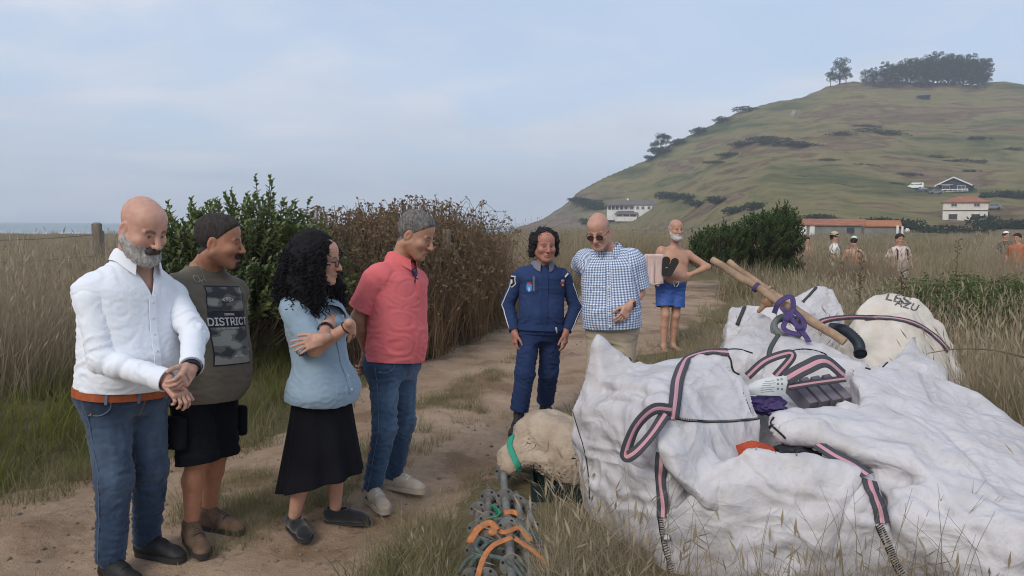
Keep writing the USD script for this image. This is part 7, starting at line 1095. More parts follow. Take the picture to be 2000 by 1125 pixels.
# ---------------------------------------------------------------- far buildings
m_white = M('white_render', (0.72, 0.70, 0.66), 0.85, color2=(0.6, 0.58, 0.54), vscale=0.6, space='world')
m_cream = M('cream_render', (0.66, 0.62, 0.54), 0.85, color2=(0.56, 0.52, 0.45), vscale=0.7, space='world')
m_tile = M('terracotta_roof', (0.36, 0.145, 0.075), 0.85, color2=(0.25, 0.10, 0.06), vscale=1.3, space='world', bump=0.5, bscale=3, bdist=0.1)
m_tile_grey = M('brown_grey_roof', (0.17, 0.135, 0.12), 0.85, color2=(0.12, 0.10, 0.09), vscale=0.9, space='world', bump=0.5, bscale=3, bdist=0.1)
m_dkwood = M('dark_boards', (0.05, 0.05, 0.06), 0.8, var=0.3, vscale=2, space='world')
m_pane = M('dark_window_glass', (0.03, 0.035, 0.04), 0.15, spec=0.5)
m_frame = M('window_frame_paint', (0.55, 0.5, 0.45), 0.7)
m_brownframe = M('brown_frame', (0.10, 0.06, 0.045), 0.7)
m_shedwall = M('grey_shed_wall', (0.22, 0.21, 0.18), 0.9, var=0.3, vscale=0.6, space='world')
def hip_roof(cx, cy, z, wx, wy, h, over, hipx, R=None, thick=0.18):
    a, b = wx / 2 + over, wy / 2 + over; r = max(a - hipx, 0.01)
    v = np.array([[-a, -b, 0], [a, -b, 0], [a, b, 0], [-a, b, 0], [-r, 0, h], [r, 0, h], [-a, -b, -thick], [a, -b, -thick], [a, b, -thick], [-a, b, -thick]])
    f = np.array([[0, 1, 5], [0, 5, 4], [1, 2, 5], [2, 3, 4], [2, 4, 5], [3, 0, 4], [0, 6, 7], [0, 7, 1], [1, 7, 8], [1, 8, 2], [2, 8, 9], [2, 9, 3], [3, 9, 6], [3, 6, 0], [6, 8, 7], [6, 9, 8]])
    if R is not None: v = v @ R.T
    return v + [cx, cy, z], f
class Bld:
    """a building: local x along the front (which looks to -y local), rotated by rz, standing at loc."""
    def __init__(s, name, px, d, z, rz, label, cat='house', group=None):
        s.o = WZ(px, d, z); s.R = rotz(rz); s.t = thing(name, s.o, label, cat, group)
    def put(s, name, mesh, mat, parent=None, smooth=False, label=None):
        v, f = arr(mesh); return obj(name, (v @ s.R.T, f), mat, s.t if parent is None else parent, (0, 0, 0), smooth, label=label)
    def window(s, x, yf, z, w, h, frame=m_frame, name='window', rail=True):
        fr = [box((x - w / 2, yf - 0.04, z), (0.12, 0.1, h + 0.12)), box((x + w / 2, yf - 0.04, z), (0.12, 0.1, h + 0.12)), box((x, yf - 0.04, z + h / 2), (w, 0.1, 0.12)), box((x, yf - 0.05, z - h / 2), (w + 0.2, 0.14, 0.12))]
        if rail: fr.append(box((x, yf - 0.035, z), (0.07, 0.06, h)))
        w_ = s.put(name, fr, frame); s.put('pane', box((x, yf - 0.01, z), (w - 0.1, 0.04, h - 0.1)), m_pane, w_); return w_
def at_ground(px, d):
    p = WZ(px, d, 0); return float(height(np.array([p[0]]), np.array([d]))[0])
# long white inn at the foot of the hill
b = Bld('inn', 1234, 322, at_ground(1234, 322) + 0.6, -0.19, 'long white two-storey inn with grey-brown hipped roof at the foot of the hill', 'building')
b.put('wall', [box((0, 4, 2.6), (21.5, 8, 6.6))], m_white); b.put('wing', box((-6.5, 0.2, 2.6), (4, 2, 6.4)), m_white) if False else None
b.put('projecting_block', box((5.4, -0.7, 2.6), (8.8, 1.6, 6.4)), m_white)
b.put('roof', hip_roof(0, 3.6, 5.95, 21.5, 9.4, 2.1, 0.9, 5), m_tile_grey); b.put('chimney', box((-2, 4, 8.0), (0.9, 0.9, 1.6)), m_white)
b.put('porch_roof', (np.array([[-7.5, -3.6, 1.9], [2.6, -3.6, 1.9], [2.6, -0.1, 3.3], [-6, -0.1, 3.3], [-7.5, -3.6, 1.7], [2.6, -3.6, 1.7], [2.6, -0.1, 3.1], [-6, -0.1, 3.1]]), np.array([[0, 1, 2], [0, 2, 3], [4, 6, 5], [4, 7, 6], [0, 5, 1], [0, 4, 5], [1, 5, 6], [1, 6, 2], [0, 3, 7], [0, 7, 4]])), m_tile_grey)
b.put('porch_wall', box((-2.4, -2.9, -0.2), (9.2, 0.3, 2.0)), m_white)
for k in range(4): b.put('porch_post', box((-6.6 + k * 2.9, -3.2, 0.6), (0.25, 0.25, 2.4)), m_white)
b.put('porch_glazing', box((-2.4, -2.6, 1.2), (9.0, 0.2, 1.1)), m_brownframe)
for x in (-9.6, -8.0, -6.3, -4.5): b.window(x, 0, 4.6, 1.0, 1.4, m_brownframe)
for x in (-2.6, -0.2): b.window(x, 0, 4.6, 1.2, 1.3)
for x in (2.4, 4.6, 7.2, 9.0): b.window(x, -1.5, 4.6, 1.1, 1.3)
for x in (6.6, 8.8): b.window(x, -1.5, 1.4, 1.1, 1.6, m_brownframe)
b.put('balcony', [box((8.0, -2.0, 3.1), (3.4, 1.0, 0.2)), box((8.0, -2.45, 3.5), (3.4, 0.08, 0.7))], m_white)
# white house with red hipped roof
zw = at_ground(1884, 172) - 0.5
b = Bld('white_house', 1884, 172, zw, -0.50, 'cream two-storey house with red hipped roof and dark floor bands', 'house')
b.put('wall', box((0, 3.3, 1.9), (8.9, 6.6, 5.9)), m_cream); b.put('roof', hip_roof(0, 3.3, 4.85, 8.9, 6.6, 1.35, 0.45, 3.2), m_tile)
b.put('floor_band', [box((0, -0.06, 2.85), (9.0, 0.1, 0.18)), box((0, -0.06, 0.1), (9.0, 0.1, 0.2))], m_brownframe)
b.put('base_wall', box((0.3, -0.3, -0.9), (7.4, 0.9, 1.5)), m_white)
for x in (-2.3, 2.2): b.window(x, 0, 4.1, 1.2, 0.75); b.window(x - 0.1, 0, 1.4, 1.6, 1.1, m_brownframe)
b.put('stair', [box((-4.3 - 0.12 * k, -0.8 - 0.35 * k, -0.3 - 0.38 * k), (1.5, 0.5, 0.75)) for k in range(7)], m_white)
# dark chalet
zc = at_ground(1862, 247)
b = Bld('chalet', 1862, 247, zc, -0.72, 'dark timber chalet with white-edged gable roof on the hillside', 'house')
gv_ = np.array([[-4.4, 0, 0], [4.4, 0, 0], [4.4, 0, 2.3], [0, 0, 4.6], [-4.4, 0, 2.3]]); bk = gv_ + [0, 8, 0]
b.put('wall', (np.vstack([gv_, bk]), np.array([[0, 1, 2], [0, 2, 4], [4, 2, 3], [5, 7, 6], [5, 9, 7], [9, 8, 7], [0, 5, 6], [0, 6, 1], [1, 6, 7], [1, 7, 2], [0, 4, 9], [0, 9, 5]])), m_dkwood)
for s in (-1, 1):
    p0, p1 = np.array([0, 0, 4.75]), np.array([s * 5.5, 0, 2.0]); n = np.array([0.44 * s, 0, 0.9]) * 0.2
    q = np.array([p0 + [0, -0.9, 0], p1 + [0, -0.9, 0], p1 + [0, 8.6, 0], p0 + [0, 8.6, 0]]); b.put('roof', (np.vstack([q, q + n]), np.array([[0, 1, 2], [0, 2, 3], [4, 6, 5], [4, 7, 6], [0, 4, 5], [0, 5, 1], [1, 5, 6], [1, 6, 2], [2, 6, 7], [2, 7, 3], [3, 7, 4], [3, 4, 0]])), m_tile_grey)
    b.put('barge_board', (np.vstack([p0 + [0, -0.95, -0.2], p1 + [0, -0.95, -0.2], p1 + [0, -0.95, 0.25], p0 + [0, -0.95, 0.25]]), np.array([[0, 1, 2], [0, 2, 3]])), m_white)
for x in (-2.2, 2.2): b.window(x, 0, 1.5, 2.2, 1.2, m_white)
b.put('balcony', [box((0, -0.9, 0.75), (8.6, 0.12, 0.25)), box((0, -0.5, 0.2), (8.8, 1.2, 0.15))] + [box((-4.2 + 1.4 * k, -0.95, 0.5), (0.12, 0.12, 1.0)) for k in range(7)], m_white)
b.put('veranda_roof', box((-2.0, -1.2, 2.45), (4.0, 0.9, 0.12)), m_white)
# sheds
zs = at_ground(1612, 112) - 0.15
b = Bld('long_shed', 1612, 112, zs, -0.45, 'long low shed with orange tiled roof behind the dry grass', 'shed')
b.put('wall', [box((0, 2.5, 0.9), (9.6, 5, 2.6))], m_shedwall); b.put('white_front', [box((-3.7, -0.06, 0.9), (2.0, 0.1, 2.4)), box((-1.9, -0.06, 0.9), (0.7, 0.1, 2.4))], m_white)
def gable(w, dpt, z, h, over): 
    a, c = w / 2 + over, dpt / 2; q = np.array([[-a, -over, z], [a, -over, z], [a, c, z + h], [-a, c, z + h], [a, dpt + over, z], [-a, dpt + over, z]]); return np.vstack([q, q - [0, 0, 0.14]]), np.array([[0, 1, 2], [0, 2, 3], [3, 2, 4], [3, 4, 5], [6, 8, 7], [6, 9, 8], [9, 10, 8], [9, 11, 10], [0, 7, 1], [0, 6, 7], [1, 7, 8], [1, 8, 2], [2, 8, 10], [2, 10, 4], [0, 3, 9], [0, 9, 6], [3, 5, 11], [3, 11, 9]])
b.put('roof', gable(10.2, 5, 2.2, 0.9, 0.3), m_tile); b.put('door', box((3.4, -0.06, 0.8), (1.0, 0.1, 2.0)), m_dkwood); b.put('gable_end', (np.array([[4.82, 0.1, 2.1], [4.82, 4.9, 2.1], [4.82, 2.5, 3.0]]), np.array([[0, 1, 2]])), m_white)
zs = at_ground(1722, 122)
b = Bld('small_shed', 1722, 122, zs, -0.35, 'small shed with bright orange roof right of the long shed', 'shed')
b.put('wall', box((0, 2.2, 0.7), (5.2, 4.4, 2.2)), m_shedwall); b.put('roof', gable(5.2, 4.4, 1.8, 0.95, 0.3), M('bright_tile_roof', (0.42, 0.16, 0.07), 0.85, var=0.25, vscale=1.3, space='world')); b.put('post', [box((2.2, -0.5, 0.9), (0.35, 0.2, 1.9)), box((2.9, -0.5, 0.9), (0.3, 0.2, 1.7))], m_white)
# picnic shelter on top
zt = at_ground(1804, 415)
b = Bld('picnic_shelter', 1804, 415, zt, -0.48, 'small open-sided shelter below the trees on the hilltop', 'shelter')
b.put('roof', gable(6.4, 4, 2.5, 0.8, 0.3), m_tile_grey)
for x in (-2.9, -0.9, 0.9, 2.9): b.put('post', box((x, 0.3, 1.2), (0.35, 0.35, 2.7)), m_dkwood)
b.put('back_wall', box((0, 3.6, 1.2), (6.2, 0.3, 2.6)), m_dkwood)
# utility pole and fence at the foot
zp = at_ground(1910, 225)
t = thing('utility_pole', WZ(1910, 225, zp), 'slim grey utility pole beside the dark chalet', 'pole'); o = WZ(1910, 225, zp)
obj('pole', tube([o + [0, 0, -0.3], o + [0, 0, 4.9]], [0.13, 0.09], 8), m_post, t, o); obj('crossarm', box(o + [0, 0, 4.5], (1.0, 0.1, 0.12)), m_post, t, o)
# vehicles
m_vanp = M('white_van_paint', (0.7, 0.7, 0.66), 0.35); m_carp = M('dark_car_paint', (0.05, 0.06, 0.07), 0.3); m_carg = M('grey_car_paint', (0.16, 0.17, 0.19), 0.3); m_tyre = M('tyre_rubber', (0.02, 0.02, 0.02), 0.9)
def vehicle(px, d, rz, prof, width, glass, paint, name, label, wheels, L):
    o = WZ(px, d, at_ground(px, d)); R = rotz(rz); t = thing(name, o, label, 'van' if 'van' in name else 'car', None)
    pl = trimesh.creation.extrude_polygon(Polygon(prof).buffer(-0.06).buffer(0.06), width); v = np.array(pl.vertices); v = np.stack([v[:, 0], width / 2 - v[:, 2], v[:, 1]], 1)
    k = np.clip((v[:, 2] - 0.9) / 0.7, 0, 1); v[:, 1] *= 1 - 0.18 * k
    obj('body', (v @ R.T, pl.faces), paint, t, (0, 0, 0), 30)
    for g in glass:
        pg = np.array(g, float); 
        for s in (-1, 1):
            kk = np.clip((pg[:, 1] - 0.9) / 0.7, 0, 1); q = np.stack([pg[:, 0], s * (width / 2 * (1 - 0.18 * kk) + 0.012), pg[:, 1]], 1); ff = np.array([[0, 1, 2], [0, 2, 3]]); obj('side_window', (q @ R.T, ff if s < 0 else ff[:, ::-1]), m_pane, t, (0, 0, 0), False)
    for x in wheels:
        for s in (-1, 1): w = trimesh.creation.cylinder(0.32, 0.2, sections=18); vv = np.array(w.vertices)[:, [0, 2, 1]] + [x, s * (width / 2 - 0.06), 0.32]; obj('wheel', (vv @ R.T, w.faces[:, ::-1]), m_tyre, t, (0, 0, 0), 30)
    obj('bumper', box(np.array([-L / 2 + 0.02, 0, 0.45]) @ R.T, (0.12, width * 0.95, 0.22), R), m_tyre, t, (0, 0, 0), False)
    return t
van_prof = [(-2.3, 0.35), (2.3, 0.35), (2.35, 1.9), (2.2, 2.05), (-1.0, 2.05), (-1.65, 1.25), (-2.25, 1.05), (-2.35, 0.6)]
car_prof = [(-2.1, 0.3), (2.1, 0.3), (2.12, 0.85), (1.9, 0.95), (1.2, 1.4), (-0.3, 1.42), (-1.05, 0.95), (-2.0, 0.8), (-2.15, 0.5)]
vehicle(1788, 247, -0.58, van_prof, 1.85, [[(-1.45, 1.3), (-0.6, 1.3), (-0.6, 1.85), (-1.0, 1.85)], [(-0.4, 1.3), (1.9, 1.3), (1.9, 1.8), (-0.4, 1.8)]], m_vanp, 'parked_van', 'white van parked on the hillside left of the chalet', (-1.5, 1.4), 4.6)
cg = [[(-0.9, 0.98), (0.0, 0.98), (0.0, 1.34), (-0.35, 1.34)], [(0.1, 0.98), (1.4, 0.98), (1.1, 1.34), (0.1, 1.34)]]
vehicle(1800, 232, -0.45, car_prof, 1.7, cg, m_carp, 'parked_car', 'dark car parked just below the white van', (-1.3, 1.3), 4.2)
vehicle(1827, 229, -0.15, car_prof, 1.7, cg, m_carg, 'parked_car', 'grey car parked between the dark car and the chalet', (-1.3, 1.3), 4.2)
vehicle(1938, 190, -0.45, car_prof, 1.7, cg, m_carg, 'parked_car', 'grey car parked right of the cream house', (-1.3, 1.3), 4.2)
# white stones / small posts on the slope
for k, (px, d) in enumerate([(1804, 150), (1772, 140), (1551, 405), (1548, 402)]):
    z = at_ground(px, d); o = WZ(px, d, z + 0.3); s = trimesh.creation.icosphere(2); v = np.array(s.vertices); v = v * (1 + 0.3 * (meshkit.noise(v * 2 + k) - 0.5))[:, None] * [0.45, 0.4, 0.5] * (3.0 if k > 1 else 1)
    top('pale_boulder', (v + o, s.faces), M('pale_rock', (0.30, 0.26, 0.22), 0.95, var=0.3, vscale=1, space='world') if k > 1 else m_white, ['small white marker stone among the shrubs below the chalet', 'small white stone right of the orange-roofed shed', 'pale rock outcrop on the ridge of the hill, right one', 'pale rock outcrop on the ridge of the hill, left one'][k], 'rock', smooth=True)
# rail fence far across the field
for k in range(9):
    px = 1235 + k * 27; o = WZ(px, 92, at_ground(px, 92)); t = thing('rail_fence_panel', o, 'pale wooden post and rail fence panel across the field by the inn', 'fence', 'fence panels across the far field'); wd = WZ(px + 27, 92, o[2]) - o
    obj('post', box(o + [0, 0, 0.55], (0.16, 0.14, 1.5)), m_post, t, o, False)
    for zz in (0.65, 1.1): obj('rail', box(o + wd / 2 + [0, 0, zz], (wd[0] - 0.18, 0.07, 0.13)), m_post, t, o, False)

# ---------------------------------------------------------------- trees on the hilltop
def clump_points(c, r, n):
    p = RNG.normal(size=(n, 3)); p /= np.linalg.norm(p, axis=1, keepdims=True); return c + p * r * RNG.uniform(0.55, 1.0, (n, 1)) ** 0.7
def tree_meshes(h, cw, nb, leafs, leafsize, flat=0.75, start=0.35):
    trunk = catmull([[0, 0, -0.5], [0.15, 0, h * 0.3], [0.3 * RNG.normal(), 0.3 * RNG.normal(), h * 0.7], [0.4 * RNG.normal(), 0.3 * RNG.normal(), h * 0.92]], 4)
    parts = [tube(trunk, np.linspace(0.035 * h, 0.008 * h, len(trunk)), 7)]; crown = []
    for k in range(nb):
        t = start + (1 - start) * (k + RNG.random()) / nb; p = trunk[int(t * (len(trunk) - 1))]; a = k * 2.4 + RNG.normal() * 0.3; w = cw * (1.05 - 0.55 * abs(t - 0.55)) * RNG.uniform(0.55, 1.1)
        q = p + np.array([math.cos(a) * w * 0.6, math.sin(a) * w * 0.6, h * 0.16 * RNG.uniform(0.5, 1.3)]); parts.append(tube(catmull([p, (p + q) / 2 + [0, 0, 0.2], q], 3), [0.014 * h] * 4 + [0.009 * h] * 2 + [0.005 * h], 5) if False else tube([p, (p + q) / 2 + [0, 0, h * 0.02], q], [0.013 * h, 0.009 * h, 0.004 * h], 5))
        r = cw * RNG.uniform(0.24, 0.42)
        for c in clump_points(q, 1, leafs) if False else (q + (clump_points(np.zeros(3), 1, leafs) * [r, r, r * flat])):
            d = rnd_dir(-0.4); crown.append(leafquad(c, d, rnd_dir(), leafsize * RNG.uniform(0.6, 1.3), leafsize * 0.7))
    return cat_meshes(parts), cat_meshes(crown)
tree_protos = []
for k in range(4):
    tk, cr = tree_meshes([14, 15, 13, 10][k], [6.0, 5.0, 6.5, 5.5][k], [22, 20, 23, 14][k], 80, 0.72, 0.8, [0.12, 0.10, 0.12, 0.3][k])
    tree_protos.append((tk, cr))
_tp = {}
def tree(kind, px, d, s, label, group, rz=0.0):
    z = at_ground(px, d); o = WZ(px, d, z)
    if kind not in _tp:
        t = thing('hilltop_tree', o, label, 'tree', group, rotz=rz, scale=s); obj('trunk', tree_protos[kind][0], m_bark, t); obj('crown', tree_protos[kind][1], m_leaf_far, t, smooth=False); _tp[kind] = t
        base = UsdGeom.Xformable(t); base.ClearXformOpOrder(); base.AddTransformOp(opSuffix='place').Set(Gf.Matrix4d(s, 0, 0, 0, 0, s, 0, 0, 0, 0, s, 0, *map(float, o), 1)); return t
    return dup(_tp[kind], o, rz, s, label, 'tree', group)
g_ = 'tall dark trees in a row on the hilltop'; lb = 'tall dark tree in the dense row on the hilltop'
for k, px in enumerate(np.r_[np.linspace(1690, 1925, 17), np.linspace(1705, 1915, 11)]):
    h = np.interp(px, [1690, 1740, 1790, 1850, 1890, 1930], [0.55, 0.78, 0.92, 1.12, 1.15, 0.95]); tree([0, 1, 2, 1, 0][k % 5], px, (440 if k < 17 else 452) + RNG.uniform(-5, 5), h * RNG.uniform(0.9, 1.07), lb, g_, RNG.uniform(0, 6))
for px, s in ((1622, 0.7), (1640, 0.95), (1652, 0.8)): tree(3 if px != 1640 else 2, px, 447, s, 'windblown tree in the detached clump left of the hilltop row', 'detached hilltop clump', RNG.uniform(0, 6))
for px, s in ((1277, 0.62), (1290, 0.85), (1301, 0.6)): tree(3, px, 428, s, 'small tree clinging to the steep seaward ridge of the hill', 'trees on the seaward ridge', RNG.uniform(0, 6))
# ---------------------------------------------------------------- shrubs on the hill and hedges at its foot
def shrub_mesh(n, leaf, w=1.0, h=0.8):
    cs = [np.array([RNG.uniform(-0.6, 0.6) * w, RNG.uniform(-0.4, 0.4) * w, RNG.uniform(0.15, 0.6) * h]) for _ in range(7)]; ms = []
    for c in cs:
        for p in clump_points(np.zeros(3), 1, n // 7) * [0.42 * w, 0.42 * w, 0.36 * h]: ms.append(leafquad(c + p, rnd_dir(-0.3), rnd_dir(), leaf * RNG.uniform(0.6, 1.3), leaf * 0.7))
    return cat_meshes(ms)
m_stem = m_twig
shr = []
for k in range(3):
    t = thing('hill_shrub', (0, 0, -50), 'x', 'shrub') if False else None
    shr.append(shrub_mesh(560, 0.16))
m_scrub = M('hill_scrub_leaf', (0.085, 0.095, 0.04), 0.85, color2=(0.045, 0.058, 0.024), vscale=0.3, space='world', isl=0.35, trans=0.15)
def hill_shrub(px, d, s, label, group, proto, store={}):
    key = (proto, 'hillside' in label)
    o = WZ(px, d, at_ground(px, d) - 0.1 * np.max(s)); s = np.broadcast_to(s, 3)
    if key not in store:
        t = thing('hill_shrub', o, label, 'shrub', group); obj('foliage', shr[proto], m_scrub if 'hillside' in label else m_leaf_far, t, smooth=False); obj('stem', tube([[0, 0, -0.3], [0.05, 0, 0.5]], [0.05, 0.02], 5), m_stem, t)
        xf = UsdGeom.Xformable(t); xf.ClearXformOpOrder(); xf.AddTransformOp(opSuffix='place').Set(Gf.Matrix4d(float(s[0]), 0, 0, 0, 0, float(s[1]), 0, 0, 0, 0, float(s[2]), 0, *map(float, o), 1)); store[key] = t; return t
    return dup(store[key], o, RNG.uniform(-0.4, 0.4), s, label, 'shrub', group)
lab, grp = 'low dark shrub growing on the open grassy hillside', 'shrubs on the hillside'
for px, d, s in [(1715, 340, 9), (1740, 338, 8), (1690, 345, 5), (1918, 335, 5.5), (1648, 330, 6), (1525, 330, 8), (1555, 325, 8), (1580, 320, 6), (1500, 335, 7), (1690, 285, 5), (1770, 275, 4), (1805, 250, 3), (1620, 290, 3), (1400, 330, 5), (1430, 335, 6), (1460, 338, 7), (1980, 320, 6), (1740, 250, 3), (1900, 280, 4), (1640, 235, 3), (1560, 255, 2.5), (1880, 300, 6), (1830, 310, 5)]: hill_shrub(px, d, (s * 1.5, s * 1.1, s * 0.36), lab, grp, int(RNG.integers(0, 3)))
lab, grp = 'dark wind-clipped scrub below the seaward cliff top', 'scrub on the cliff'
for px, d, s in [(1300, 420, 9), (1330, 424, 8), (1370, 428, 8), (1415, 432, 8), (1455, 438, 8), (1150, 372, 8), (1165, 365, 8), (1180, 358, 7), (1140, 380, 6), (1125, 386, 5), (1290, 424, 8), (1275, 422, 6)]: hill_shrub(px, d, (s, s, s * 0.5), lab, grp, int(RNG.integers(0, 3)))
lab, grp = 'bushy dark shrub in the hedge line at the foot of the hill', 'hedge line at the foot of the hill'
for px, d, s, h in [(1705, 150, 4.5, 3.3), (1735, 152, 4.6, 3.6), (1765, 150, 4.5, 3.4), (1690, 148, 3.5, 2.6), (1600, 165, 4.0, 2.2), (1780, 148, 4, 3.0), (1820, 140, 4, 2.6), (1850, 142, 4, 2.4), (1950, 150, 5, 3.0), (1985, 150, 5, 3.2), (2020, 150, 5, 3.2), (1920, 145, 4, 2.6), (1960, 228, 6, 3.5), (1995, 226, 7, 4), (1935, 232, 5, 3.2), (1885, 134, 4, 2.0), (1920, 160, 4, 3.4), (1905, 176, 3, 4.5), (1440, 200, 5, 2.6), (1410, 230, 6, 3), (1370, 250, 6, 3), (1330, 290, 7, 3.4), (1310, 300, 6, 3.5), (1350, 280, 6, 3.5), (1165, 328, 6, 4), (1150, 332, 5, 4), (1480, 190, 5, 2.8), (1170, 320, 4, 3), (1300, 312, 5, 4)]: hill_shrub(px, d, (s, s * 0.7, h), lab, grp, int(RNG.integers(0, 3)))
# ---------------------------------------------------------------- air
def haze_box():
    lo, hi = np.array([-1500.0, -60.0, -30.0]), np.array([1500.0, 2500.0, 128.0]); b = box((lo + hi) / 2, hi - lo)
    mat = usdkit.material(stage, '/World/Looks/haze', {'v': ('principled_volume', {'color': (0.93, 0.965, 1.0), 'density': 0.0006, 'anisotropy': 0.3})}, [], volume='v.volume')
    top('haze', b, mat, 'thin bluish sea haze over the bay', kind='stuff', smooth=False)
haze_box()
# ---------------------------------------------------------------- grass
def _field(n, r0, r1, a0, a1): return scatter(n, r0, r1, math.radians(a0), math.radians(a1))
BAGS_XY = [(1.3, 4.3, 1.0), (2.2, 4.6, 0.95), (2.1, 5.9, 1.0), (0.42, 5.0, 0.5), (1.85, 3.9, 0.5), (0.9, 4.6, 0.55), (0.75, 4.2, 0.4), (2.9, 6.0, 0.75), (2.6, 4.2, 0.7)]
PEOPLE_XY = []
def not_bags(x, y, g=0.0):
    ok = np.ones(len(x), bool)
    for cx, cy, r in BAGS_XY: ok &= np.hypot(x - cx, y - cy) > r + g
    return ok
dryA = [(tuft(34, 0.95, 0.0065, 0.16, 0.35, 0.35), m_dry), (tuft(30, 0.8, 0.006, 0.2, 0.55, 0.2), m_dry), (tuft(30, 1.05, 0.006, 0.14, 0.3, 0.5), m_dry), (tuft(26, 0.6, 0.007, 0.2, 0.7), m_dry)]
dryF = [(tuft(34, 1.0, 0.018, 0.45, 0.3), m_dry), (tuft(30, 0.85, 0.02, 0.5, 0.4), m_dry)]
dryFF = [(tuft(40, 0.9, 0.06, 1.6, 0.3), m_dry), (tuft(40, 0.8, 0.06, 1.8, 0.4), m_verge)]
vergeP = [(tuft(40, 0.22, 0.0045, 0.14, 0.8), m_verge), (tuft(34, 0.16, 0.0045, 0.16, 1.0), m_verge), (tuft(36, 0.26, 0.004, 0.12, 0.6), m_grass), (tuft(24, 0.14, 0.004, 0.16, 1.1), m_dry)]
lushP = [(tuft(46, 0.48, 0.0065, 0.15, 0.7), m_lush), (tuft(40, 0.38, 0.0065, 0.17, 0.8), m_lush), (tuft(36, 0.42, 0.006, 0.15, 0.8), m_verge)]
# left field: tall dry grass
x, y = _field(5200, 3.4, 16, -52, 4); ls = left_side(x, y); k = (ls > np.where(x < -1.6, 1.25, 0.55)); x, y = x[k], y[k]
s = np.clip(np.interp(left_side(x, y), [0.6, 1.8], [0.5, 1.0]) * RNG.uniform(0.65, 1.1, len(x)), 0.3, 1.2)
place_grass('dry_grass', dryA, x, y, s, 'tall dry beige grass covering the field left of the track')
x, y = _field(5200, 15, 100, -46, 6); k = left_side(x, y) > 0.8; place_grass('distant_dry_grass', dryF, x[k], y[k], RNG.uniform(0.7, 1.15, k.sum()) * np.interp(y[k], [15, 90], [0.85, 0.75]), 'dry grass of the left field reaching to the shore')
# tall reeds behind the bend of the track
P0 = [G(900, 645)[:2], G(990, 632)[:2], G(1060, 600)[:2], G(1130, 571)[:2], G(1220, 554)[:2], G(1300, 546)[:2], G(1440, 540)[:2], G(1480, 500)[:2], G(1100, 495)[:2], G(860, 520)[:2]]
pl = Polygon(P0); bx = pl.bounds; n = 2600; x, y = RNG.uniform(bx[0], bx[2], n), RNG.uniform(bx[1], bx[3], n); k = contains_xy(pl, x, y) & (path_dist(x, y) > 0.15); x, y = x[k], y[k]
dryT = [(tuft(30, 1.35, 0.011, 0.2, 0.22, 0.3), m_dry), (tuft(30, 1.2, 0.011, 0.22, 0.35, 0.2), m_verge), (tuft(28, 1.1, 0.011, 0.2, 0.3, 0.2), m_dry_red), (tuft(30, 1.3, 0.012, 0.2, 0.25, 0.3), m_dry)]
place_grass('tall_grass', dryT, x, y, np.clip(path_dist(x, y) * 0.6 + 0.3, 0.35, 1.0) * RNG.uniform(0.75, 1.1, len(x)), 'tall grey-brown grass lining the far bend of the track')
# left verge: lush strip and short edge
x, y = _field(2600, 2.6, 14, -55, -8); ls = left_side(x, y); k = (ls > 0.12) & (ls < 1.65); x, y = x[k], y[k]
place_grass('green_verge', lushP, x, y, RNG.uniform(0.55, 1.05, len(x)) * np.interp(left_side(x, y), [0.1, 0.6], [0.45, 1.0]), 'lush green grass on the bank at the left edge of the track')
def edge_grass(n, r0, r1, a0, a1, lo, hi, name, label, protos=vergeP, smul=1.0, patchy=0.45):
    x, y = _field(n, r0, r1, a0, a1); pd = path_dist(x, y); nz = meshkit.fbm(np.stack([x * 1.7, y * 1.7, 0 * x], -1), 3, 31); k = (pd > lo) & (pd < hi) & (nz > patchy) & not_bags(x, y) & clear(x, y) & ~((np.abs(1000 + 1450 * x / y - 985) < 110) & (y < 4.8)); x, y = x[k], y[k]
    place_grass(name, protos, x, y, RNG.uniform(0.6, 1.3, len(x)) * smul, label)
edge_grass(5200, 2.6, 16, -52, 28, -0.16, 0.45, 'edge_grass', 'short straggly grass along the edges of the track', patchy=0.30)
x, y = _field(7000, 2.4, 12, -30, 8); k = contains_xy(STRIP, x, y) & clear(x, y) & (meshkit.fbm(np.stack([x * 2.1, y * 2.1, 0 * x], -1), 3, 44) > 0.49); x, y = x[k], y[k]
place_grass('strip_grass', vergeP, x, y, RNG.uniform(0.3, 0.8, len(x)), 'patchy short grass between the two wheel ruts of the track')
x, y = _field(1500, 2.2, 9, -40, 10); k = (path_dist(x, y) < 0) & (meshkit.fbm(np.stack([x * 1.3, y * 1.3, 0 * x], -1), 3, 47) > 0.60) & clear(x, y); place_grass('stray_grass', vergeP, x[k], y[k], RNG.uniform(0.3, 0.7, k.sum()), 'stray tufts of grass on the bare track')
# right field
def right_of(x, y): return (path_dist(x, y) > 0.12) & (left_side(x, y) < -0.5)
x, y = _field(9500, 3.0, 18, -2, 48); k = right_of(x, y) & not_bags(x, y, 0.05) & ~((y < 5.4) & (x < 1.2)) & ~((y < 3.55) & (x < 2.6)); x, y = x[k], y[k]
near_edge = np.clip(path_dist(x, y) / 1.6, 0.3, 1); s = RNG.uniform(0.55, 1.05, len(x)) * near_edge * np.where(y < 4.2, 0.7, 0.95)
place_grass('field_grass', [(p[0], [m_dry, m_verge, m_dry, m_verge][i]) for i, p in enumerate(dryA)], x, y, s, 'tall dry grass covering the field right of the track')
x, y = _field(8200, 17, 108, 8, 46); k = right_of(x, y); place_grass('distant_field_grass', dryF + [(tuft(34, 0.9, 0.02, 0.5, 0.35), m_verge)], x[k], y[k], RNG.uniform(0.55, 1.05, k.sum()), 'dry grass of the right field reaching to the sheds')
x, y = _field(2400, 40, 175, -4, 46); k = right_of(x, y) & (height(x, y) > -1); place_grass('far_meadow_grass', dryFF, x[k], y[k], RNG.uniform(0.7, 1.3, k.sum()), 'far dry meadow in front of the hill')
wx, wy = [], []
